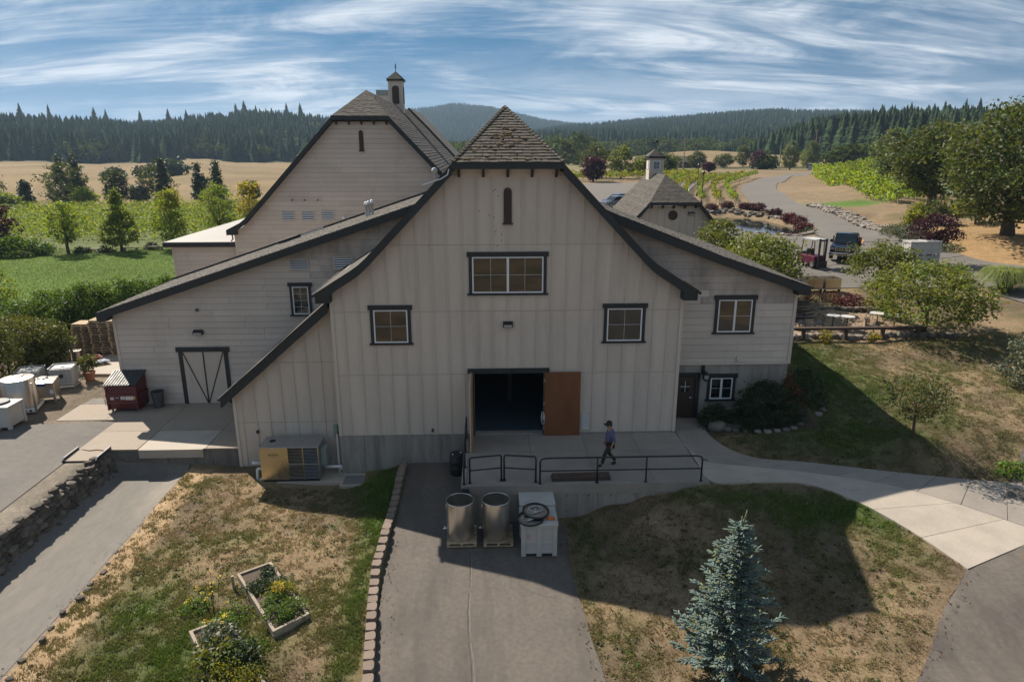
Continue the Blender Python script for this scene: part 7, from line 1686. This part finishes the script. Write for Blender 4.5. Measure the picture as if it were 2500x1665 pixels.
for i in range(11): vine_row(f'hillside vine row {hv[i]}', [(51 + 2.6 * i, 84 + .6 * i), (55.5 + 2.6 * i, 100 + .5 * i), (61 + 2.6 * i, 119 + .4 * i), (67.5 + 2.6 * i, 139), (77 + 2.5 * i, 161), (87 + 2.5 * i, 180)], 'vine', 440 + i, h=2.3, h0=.3, wid=.6, dens=42, leaf=.5, group='hillside vines')
# the wide left vineyard reads as one mass
g = rs(77); C = []
for y in np.arange(93, 152, 2.5):
    n = int(105 * 27); x = g.uniform(-125, -20, n); yy = y + g.normal(size=n) * .28; zz = hz(x, yy) + g.uniform(.4, 1.9, n); C.append(np.stack([x, yy, zz], 1))
for x in np.arange(-62, -30, 1.0):   # leafy row ends facing the lawn
    n = 24; C.append(np.stack([x + g.normal(size=n) * .3, 88.5 + g.uniform(0, 4.5, n), h1(x, 89) + g.uniform(.3, 1.6, n)], 1))
C = np.concatenate(C); V, F, col = leaf_quads(C, .34, 78, .2)
o = link('vineyard', mk('vineyard', V, F, LM['vine'], cols=col)); tag(o, 'wide green vineyard behind the maples on the left', 'vineyard', kind='stuff')

# ---------------- mid-distance trees ----------------
mt_ = [(-93, 158, 8.6, 5.0, 'oak', 'round', 'broad dark tree, biggest clump in front of the golden field'), (-96.5, 163, 10.2, 2.6, 'dark', 'cone', 'dark pine crown above the biggest tree clump'), (-92.5, 162, 10.4, 2.4, 'dark', 'cone', 'tall dark pine in the biggest tree clump'), (-84.5, 163, 6.8, 2.8, 'oak', 'oval', 'rounded tree right of the biggest clump'), (-77.5, 168, 7.6, 4.0, 'oak', 'round', 'dark rounded tree in the middle of the field edge'), (-75.5, 167, 9.2, 2.0, 'dark', 'cone', 'pointed conifer in the middle of the field edge'), (-68.5, 170, 8.0, 1.7, 'dark', 'cone', 'sparse conifer left of a pair by the field'), (-64.5, 171, 8.4, 1.7, 'dark', 'cone', 'sparse conifer right of a pair by the field'), (-67, 172, 4.6, 3.6, 'oak', 'round', 'low tree below the pair of conifers'), (-106, 150, 7.6, 5.2, 'oak', 'round', 'dark tree mass at the left edge'), (-98.5, 146, 2.6, 2.6, 'decidA', 'round', 'light green bush in front of the left tree mass'), (-99.0, 154, 4.6, 1.6, 'dark', 'cone', 'small dark conifer left of the biggest clump'), (-108, 142, 2.6, 3.4, 'vineY', 'round', 'yellow-green bush at the left edge'), (-57, 172, 3.6, 2, 'oak', 'round', 'small tree near the yellow tree'), (-88, 156, 3.0, 2.4, 'decidA', 'round', 'light green bush at the foot of the biggest clump'), (-81, 166, 3.0, 2, 'lav', 'round', 'greyish bush between the tree clumps')]
for i, (x, y, h, r, mt, sh, lab) in enumerate(mt_):
    tree('field_tree', lab, 'tree', x, y, h + 1.0, r, .6, 'maple' if mt == 'decidA' else mt, 500 + i, sh, 130, 20, .5, .42, .2, limbs=3)
for i, (x, y, h, r, mt, lab) in enumerate(((-133, 300, 6.5, 7, 'dark', 'dark thicket on the golden field, right clump'), (-141, 302, 4, 6, 'dark', 'dark thicket on the golden field, left clump'), (-70, 310, 13, 10, 'oak', 'green woodland clump at the right end of the golden field'), (-62, 318, 16, 9, 'maple', 'light green tree at the end of the golden field'), (-58, 260, 9, 5, 'oak', 'rounded tree below the woodland clump'), (-48, 330, 20, 12, 'oak', 'large tree behind the woodland clump'), (-150, 290, 3.5, 3, 'dark', 'tiny dark bush far left on the golden field'))):
    tree('field_tree', lab, 'tree', x, y, h, r, .4, mt, 540 + i, 'round', 150, 16, 1.2, 1.0, .25, limbs=3)
rt_ = [(98.5, 224, 9.0, 2.7, 'silver', 'oval', 'pale oval tree left of a pair by the far road', 'tree'), (112, 238, 9.4, 2.7, 'silver', 'oval', 'pale oval tree right of a pair by the far road', 'tree'), (97, 246, 6.4, 3.6, 'purple', 'round', 'round dark purple tree by the far road', 'tree'), (24.5, 158, 5.4, 2.5, 'purple', 'round', 'dark purple tree beyond the parking lot', 'tree'), (33.5, 172, 7.6, 3.2, 'dog', 'oval', 'olive tree beyond the parking lot', 'tree'), (40.5, 178, 5, 3.6, 'dog', 'round', 'yellow-green rounded tree beyond the parking lot', 'tree'), (46, 180, 5.4, 3.4, 'oak', 'round', 'dark rounded tree beyond the parking lot', 'tree'), (52, 200, 6, 4, 'silver', 'round', 'pale bush left of the cupola', 'tree'), (73, 240, 6, 3, 'oak', 'round', 'dark bush on the golden hill, left', 'tree'), (90, 262, 5, 4, 'oak', 'round', 'dark bush on the golden hill, middle', 'tree'), (102, 275, 8, 3, 'oak', 'oval', 'small round tree on the golden hill', 'tree'), (122, 262, 6.5, 3.4, 'dog', 'round', 'brownish tree between the pale pair', 'tree'), (28, 178, 8, 4, 'oak', 'round', 'dark tree behind the purple tree', 'tree'), (150, 240, 7, 5, 'oak', 'round', 'round dark tree above the hillside vines', 'tree'), (160, 232, 4, 5, 'vineY', 'round', 'yellow-green bush above the hillside vines', 'tree'), (66, 205, 2.6, 1.6, 'purple', 'round', 'small purple bush right of the cupola', 'tree')]
for i, (x, y, h, r, mt, sh, lab, ct) in enumerate(rt_): tree('far_tree', lab, ct, x, y, h, r, .8, mt, 560 + i, sh, 140, 20, .5, .4, .2, limbs=3)

# ---------------- forest on the hills ----------------
def conifer_mesh(seed, n=17, spread=.17, mat_='conif'):
    g = random.Random(seed); V = []; F = []
    for k in range(n):
        t = k / n; z0 = .06 + .94 * t; r = spread * (1 - t) ** .9 * g.uniform(.8, 1.15) + .006; m_ = 9; c = len(V); V.append((g.uniform(-.01, .01), g.uniform(-.01, .01), min(1.02, z0 + .09 * (1 - .4 * t))))
        ph = g.uniform(0, 6.28)
        for j in range(2 * m_):
            a = ph + math.pi * j / m_; q = r * (g.uniform(.8, 1.2) if j % 2 == 0 else g.uniform(.35, .6)); V.append((q * math.cos(a), q * math.sin(a), z0 - .035 - q * .25 + g.uniform(-.012, .012)))
        for j in range(2 * m_): F.append((c, c + 1 + j, c + 1 + (j + 1) % (2 * m_)))
    k = len(V); V += [(.012, 0, 0), (-.006, .01, 0), (-.006, -.01, 0), (0, 0, .3)]; F += [(k, k + 1, k + 3), (k + 1, k + 2, k + 3), (k + 2, k, k + 3)]
    return mk('conifer', np.array(V), np.array(F), LM[mat_])
def blob_mesh(seed):
    C = clumped(crown_pts(.05, 1, .5, 42, 'round', seed, inner=.6), 7, .07, seed + 1); V, F, col = leaf_quads(C, .17, seed + 2); return mk('woodland_tree', V, F, LM['decid'])
kit = [bpy.data.objects.new('conifer_kit', conifer_mesh(s_, 17, sp_)) for s_, sp_ in ((1, .17), (2, .145), (3, .20))]
kitb = [bpy.data.objects.new('woodland_kit', blob_mesh(s_)) for s_ in (4, 5)]
def forest(name, label, pts, scale, kits, seed):
    g = rs(seed); n = len(pts); me = bpy.data.meshes.new(name); me.vertices.add(n); me.vertices.foreach_set('co', np.asarray(pts, dtype=np.float32).ravel())
    for nm_, dt, val in (('scl', 'FLOAT_VECTOR', scale), ('rotz', 'FLOAT', g.uniform(0, 6.28, n)), ('pick', 'INT', g.randint(0, len(kits), n))):
        a = me.attributes.new(nm_, dt, 'POINT'); a.data.foreach_set('vector' if dt == 'FLOAT_VECTOR' else 'value', np.ascontiguousarray(val, dtype=np.int32 if dt == 'INT' else np.float32).ravel())
    o = link(name, me); tag(o, label, 'forest', kind='stuff')
    ng = bpy.data.node_groups.new(name + '_scatter', 'GeometryNodeTree'); ng.interface.new_socket('Geometry', in_out='INPUT', socket_type='NodeSocketGeometry'); ng.interface.new_socket('Geometry', in_out='OUTPUT', socket_type='NodeSocketGeometry')
    N = ng.nodes.new; K = ng.links.new; gi = N('NodeGroupInput'); go = N('NodeGroupOutput'); jn = N('GeometryNodeJoinGeometry')
    def attr(nm_, dt):
        q = N('GeometryNodeInputNamedAttribute'); q.data_type = dt; q.inputs[0].default_value = nm_; return q.outputs[0]
    for i, k_ in enumerate(kits):
        oi = N('GeometryNodeObjectInfo'); oi.inputs['Object'].default_value = k_; ip = N('GeometryNodeInstanceOnPoints'); cmpn = N('FunctionNodeCompare'); cmpn.data_type = 'INT'; cmpn.operation = 'EQUAL'
        ci = [s for s in cmpn.inputs if s.type == 'INT']; K(attr('pick', 'INT'), ci[0]); ci[1].default_value = i; K(cmpn.outputs[0], ip.inputs['Selection'])
        K(gi.outputs[0], ip.inputs['Points']); K(oi.outputs['Geometry'], ip.inputs['Instance']); K(attr('scl', 'FLOAT_VECTOR'), ip.inputs['Scale'])
        cx = N('ShaderNodeCombineXYZ'); K(attr('rotz', 'FLOAT'), cx.inputs[2]); K(cx.outputs[0], ip.inputs['Rotation']); K(ip.outputs[0], jn.inputs[0])
    K(jn.outputs[0], go.inputs[0]); md = o.modifiers.new('scatter', 'NODES'); md.node_group = ng
    return o
def polar(n, az0, az1, r0, r1, seed):
    g = rs(seed); a = np.radians(g.uniform(az0, az1, n)); r = np.sqrt(g.uniform(r0 * r0, r1 * r1, n)); return np.sin(a) * r, np.cos(a) * r, np.degrees(a), r
def sow(n, az0, az1, r0, r1, seed, keep, h0, h1_, wide=1.0):
    x, y, a, r = polar(n, az0, az1, r0, r1, seed); k = keep(a, r); x, y = x[k], y[k]; g = rs(seed + 1); h = g.uniform(h0, h1_, len(x)) * (1 + .25 * (fb(x, y, 60) - .5)); z = hz(x, y) - .5
    w = h * g.uniform(.85, 1.3, len(x)) * wide; return np.stack([x, y, z], 1), np.stack([w, w, h], 1)
def off_hill(a, r): return np.hypot((np.sin(np.radians(a)) * r - 112) / 64, (np.cos(np.radians(a)) * r - 345) / 100) > 1
def edge(a): return 14 * np.sin(a * 1.1) + 8 * np.sin(a * 3.3)
p, s_ = sow(10000, -48, -6, 540, 960, 1, lambda a, r: r > 566 + edge(a) * 1.3, 8, 23, 1.45); forest('left_forest', 'dark conifer forest behind the golden field', p, s_, kit, 1)
p, s_ = sow(1500, -48, -10, 540, 800, 2, lambda a, r: (r > 556 + edge(a) * 1.3) & (vnoise(a * 12, r * .5, 22) > .45), 9, 15, 1.15); forest('left_woodland', 'lighter broadleaf trees among the left conifers', p, s_, kitb, 2)
p, s_ = sow(5200, 18, 46, 280, 640, 3, lambda a, r: (r > 300 + edge(a) * .6) & off_hill(a, r), 9, 23, 1.35); s_ *= (.38 + .62 * sstep(np.degrees(np.arctan2(p[:, 0], p[:, 1])), 18, 26))[:, None]; forest('right_forest', 'dark conifer forest on the right hillside', p, s_, kit, 3)
p, s_ = sow(420, 20, 44, 262, 330, 4, lambda a, r: (r > 268 + edge(a) * .5) & off_hill(a, r), 4, 9, 1.3); forest('right_scrub', 'scrubby trees at the foot of the right forest', p, s_, kitb, 4)
p, s_ = sow(24000, -34, 14, 1380, 2480, 5, lambda a, r: r > 0, 17, 26, 1.15); forest('far_forest', 'hazy conifer forest on the far central hill', p, s_, kit, 5)
p, s_ = sow(17000, 0, 44, 640, 1560, 6, lambda a, r: r > 690 + edge(a), 17, 26, 1.1); forest('ridge_forest', 'conifer forest on the long right ridge', p, s_, kit, 6)
p, s_ = sow(520, -4, 22, 330, 640, 7, lambda a, r: (vnoise(a * 14, r * .5, 26) > .4) & ((a < 9) | (r > 460)) & ~((np.hypot((np.sin(np.radians(a)) * r - 118) / 62, (np.cos(np.radians(a)) * r - 365) / 80) < 1)), 6, 14, 1.2); forest('valley_trees', 'mixed broadleaf trees along the valley floor', p, s_, kitb, 7)
# conifers that stand out above the forest edge, one by one
g = random.Random(15)
sk = [(-32.2, 'at the far left'), (-30.6, 'left of the lone pair'), (-28.0, 'left tree of the lone tall pair'), (-27.3, 'right tree of the lone tall pair'), (-25.2, 'right of the gap in the skyline'), (-23.4, 'in the middle of the left skyline'), (-22.2, 'where the distant blue hill ends'), (-18.8, 'left tree of the tall group'), (-18.2, 'middle tree of the tall group'), (-17.4, 'right tree of the tall group'), (-15.2, 'left of the rear barn roof'), (-14.2, 'touching the rear barn roof'), (25.6, 'leftmost on the right ridge'), (27.0, 'second on the right ridge'), (27.6, 'third on the right ridge'), (29.4, 'fourth on the right ridge'), (31.2, 'left of the tall right group'), (32.6, 'first of the tall right group'), (33.2, 'second of the tall right group'), (34.4, 'third of the tall right group'), (35.2, 'last before the oaks')]
for i, (a_, where) in enumerate(sk):
    r = 900 if a_ < 0 else (565 if a_ > 22 else 420); x, y = math.sin(R(a_)) * r, math.cos(R(a_)) * r; h = g.uniform(26, 33) if a_ < 0 else g.uniform(23, 27)
    o = link('tall_conifer', kit[i % 3].data); o.location = (x, y, h1(x, y) - .5); o.scale = (h * g.uniform(1.3, 1.9), h * g.uniform(1.3, 1.9), h); o.rotation_euler = (0, 0, g.uniform(0, 6)); tag(o, f'tall conifer standing out above the forest, {where}', 'tree', 'skyline conifers')
r = 2280; x, y = math.sin(R(-1.6)) * r, math.cos(R(-1.6)) * r
single('radio_mast', MB().tube([(0, 0, 0), (0, 0, 34)], [.9, .4], 6), M['galv'], 'thin radio mast on top of the far hill', 'mast', (x, y, h1(x, y)))

# ---------------- lawn grass ----------------
def grass(name, label, region, n, seed, hmin, hmax, keep=None, dens_g=True, gain=1.0):
    g = rs(seed); x0, x1, y0, y1 = region; x = g.uniform(x0, x1, n); y = g.uniform(y0, y1, n); gr_ = greenness(x, y); k = np.ones(n, bool) if keep is None else keep(x, y)
    if dens_g: k &= g.rand(n) < np.clip((.25 + .75 * gr_) * (1.9 * sstep(vnoise(x + 7, y - 3, .28), .25, .75) + .15), 0, 1)
    x, y, gr_ = x[k], y[k], gr_[k]; n = len(x); nb = 4; z = hz(x, y)
    X = np.repeat(x, nb) + g.normal(size=n * nb) * .02; Y = np.repeat(y, nb) + g.normal(size=n * nb) * .02; Z = np.repeat(z, nb); GR = np.repeat(gr_, nb) + g.normal(size=n * nb) * .12; m_ = n * nb
    a = g.uniform(0, 6.283, m_); h = g.uniform(hmin, hmax, m_) * (.7 + .6 * np.clip(GR, 0, 1)); b = g.uniform(.2, .9, m_) * h; w = g.uniform(.008, .016, m_)
    V = np.empty((m_, 3, 3)); dx, dy = np.cos(a), np.sin(a)
    V[:, 0] = np.stack([X - dy * w, Y + dx * w, Z - .01], 1); V[:, 1] = np.stack([X + dy * w, Y - dx * w, Z - .01], 1); V[:, 2] = np.stack([X + dx * b, Y + dy * b, Z + h], 1)
    t = np.clip(GR, 0, 1)[:, None]; c = np.array([[.245, .19, .122]]) * (1 - t) + np.array([[.100, .165, .030]]) * t; c = c * gain * g.uniform(.65, 1.3, (m_, 1))
    col = np.repeat(np.concatenate([c, np.ones((m_, 1))], 1), 3, axis=0)
    o = link(name, mk(name, V.reshape(-1, 3), np.arange(m_ * 3).reshape(-1, 3), LM['grass'], cols=col)); tag(o, label, 'grass', kind='stuff')
DRV = [(-3.4, 30), (-3.75, 26.7), (-3.8, 21), (-3.8, 18.5), (-3.4, 15), (-3.2, 11), (3.2, 11), (3.0, 15), (2.75, 18.5), (2.7, 22), (2.7, 30)]
def free(x, y):
    k = ~inpoly(x, y, WPOLY) & ~inpoly(x, y, DRV)
    k &= ~((x > -1) & (x < 8.1) & (y > 22.05)); k &= ~((x > 8.0) & (x < 14.2) & (y > 26.4) & (y < 31)); k &= ~inpoly(x, y, B1) & ~inpoly(x, y, B2)
    k &= ~((y > 26.6) & (x < 8)); k &= ~((x > -9.5) & (x < -4.6) & (y > 25.4)); k &= ~((x > 9.0) & (y < np.interp(x, [9, 9.6, 10.6, 11.6, 12.7, 13.6, 14.6, 40], [12, 12.7, 13.85, 14.9, 16.1, 16.9, 17.7, 40])))
    return k
grass('lawn_grass', 'patchy dry and green grass on the lawn left of the driveway', (-12.7, -3.6, 12.5, 27.2), 90000, 61, .03, .10, free)
grass('lawn_grass', 'dry grass with green patches on the lawn right of the driveway', (2.8, 15, 12.5, 22.3), 76000, 62, .03, .10, free)
grass('lawn_grass', 'grass on the slope between the right wing and the patio', (9.3, 36, 22.8, 35.9), 150000, 63, .03, .09, free)
grass('lawn_grass', 'mown green lawn beyond the laurel hedge', (-66, -22, 49, 84), 46000, 64, .05, .10, lambda x, y: (x < -21.8) & (y > 48 + (x + 22) * -.1), False, 1.35)

# tufts of darker weeds and clover flowers dotted over the dry lawn
def weeds(name, label, mt, n, per, size, seed, dz, spread, bias):
    g = rs(seed); x = np.concatenate([g.uniform(-12.4, -3.8, n), g.uniform(3.0, 14, n), g.uniform(10, 30, n)]); y = np.concatenate([g.uniform(13, 26.5, n), g.uniform(13, 22, n), g.uniform(23.5, 35.5, n)])
    k = free(x, y) & (g.rand(len(x)) < bias(greenness(x, y)) * (.2 + 1.3 * sstep(vnoise(x - 11, y + 4, 1.4), .35, .75))); x, y = x[k], y[k]
    C = np.repeat(np.stack([x, y, hz(x, y) + dz], 1), per, axis=0); C = C + g.normal(size=C.shape) * np.array([spread, spread, spread * .25]); V, F, col = leaf_quads(C, size, seed + 1, .45, var=.45)
    o = link(name, mk(name, V, F, LM[mt], cols=col)); tag(o, label, 'weeds', kind='stuff')
weeds('lawn_weeds', 'small dark weed tufts dotted over the dry lawns', 'oak', 1500, 9, .07, 91, .03, .045, lambda g_: .35 + .5 * g_)
weeds('clover_weeds', 'bright green clover and dandelion leaves in the lawns', 'herb', 900, 10, .06, 92, .025, .06, lambda g_: .12 + 1.0 * g_)
weeds('clover_flowers', 'tiny white clover flowers scattered in the grass', 'clover', 420, 2, .035, 93, .07, .03, lambda g_: .05 + .9 * g_)

# dry leaves and grit gathered along the paving edges
g = rs(95); n = 700; e = [(-3.3, 26, -3.0, 13), (2.6, 21.5, 3.0, 13), (9.6, 22.05, 14.4, 17.6), (10.0, 24.4, 20, 22.8), (-12.95, 27, -12.95, 14), (14.4, 17.4, 10, 13)]
C = []
for i in range(n):
    a = e[i % len(e)]; t_ = g.rand(); x = a[0] + (a[2] - a[0]) * t_ + g.normal() * .16; y = a[1] + (a[3] - a[1]) * t_ + g.normal() * .16; C.append((x, y, h1(x, y) + .055))
V, F, col = leaf_quads(np.array(C), .055, 96, .85, var=.5); o = link('leaf_litter', mk('leaf_litter', V, F, LM['rustleaf'], cols=col)); tag(o, 'dry leaves scattered along the edges of the paving', 'leaves', kind='stuff')
# ---------------- air ----------------
hzb = MB().box(-3100, 3100, -200, 3300, -8, 178)
m = bpy.data.materials.new('haze_air'); m.use_nodes = True; m.node_tree.nodes.clear()
o_ = m.node_tree.nodes.new('ShaderNodeOutputMaterial'); pv = m.node_tree.nodes.new('ShaderNodeVolumePrincipled'); m.node_tree.links.new(pv.outputs[0], o_.inputs['Volume'])
pv.inputs['Color'].default_value = (.52, .74, 1, 1); pv.inputs['Density'].default_value = .00015; pv.inputs['Anisotropy'].default_value = .2
hob = link('haze', mk('haze', hzb.v, hzb.f, m)); hob['kind'] = 'stuff'; hob['label'] = 'thin blue summer haze in the air'; hob['category'] = 'haze'
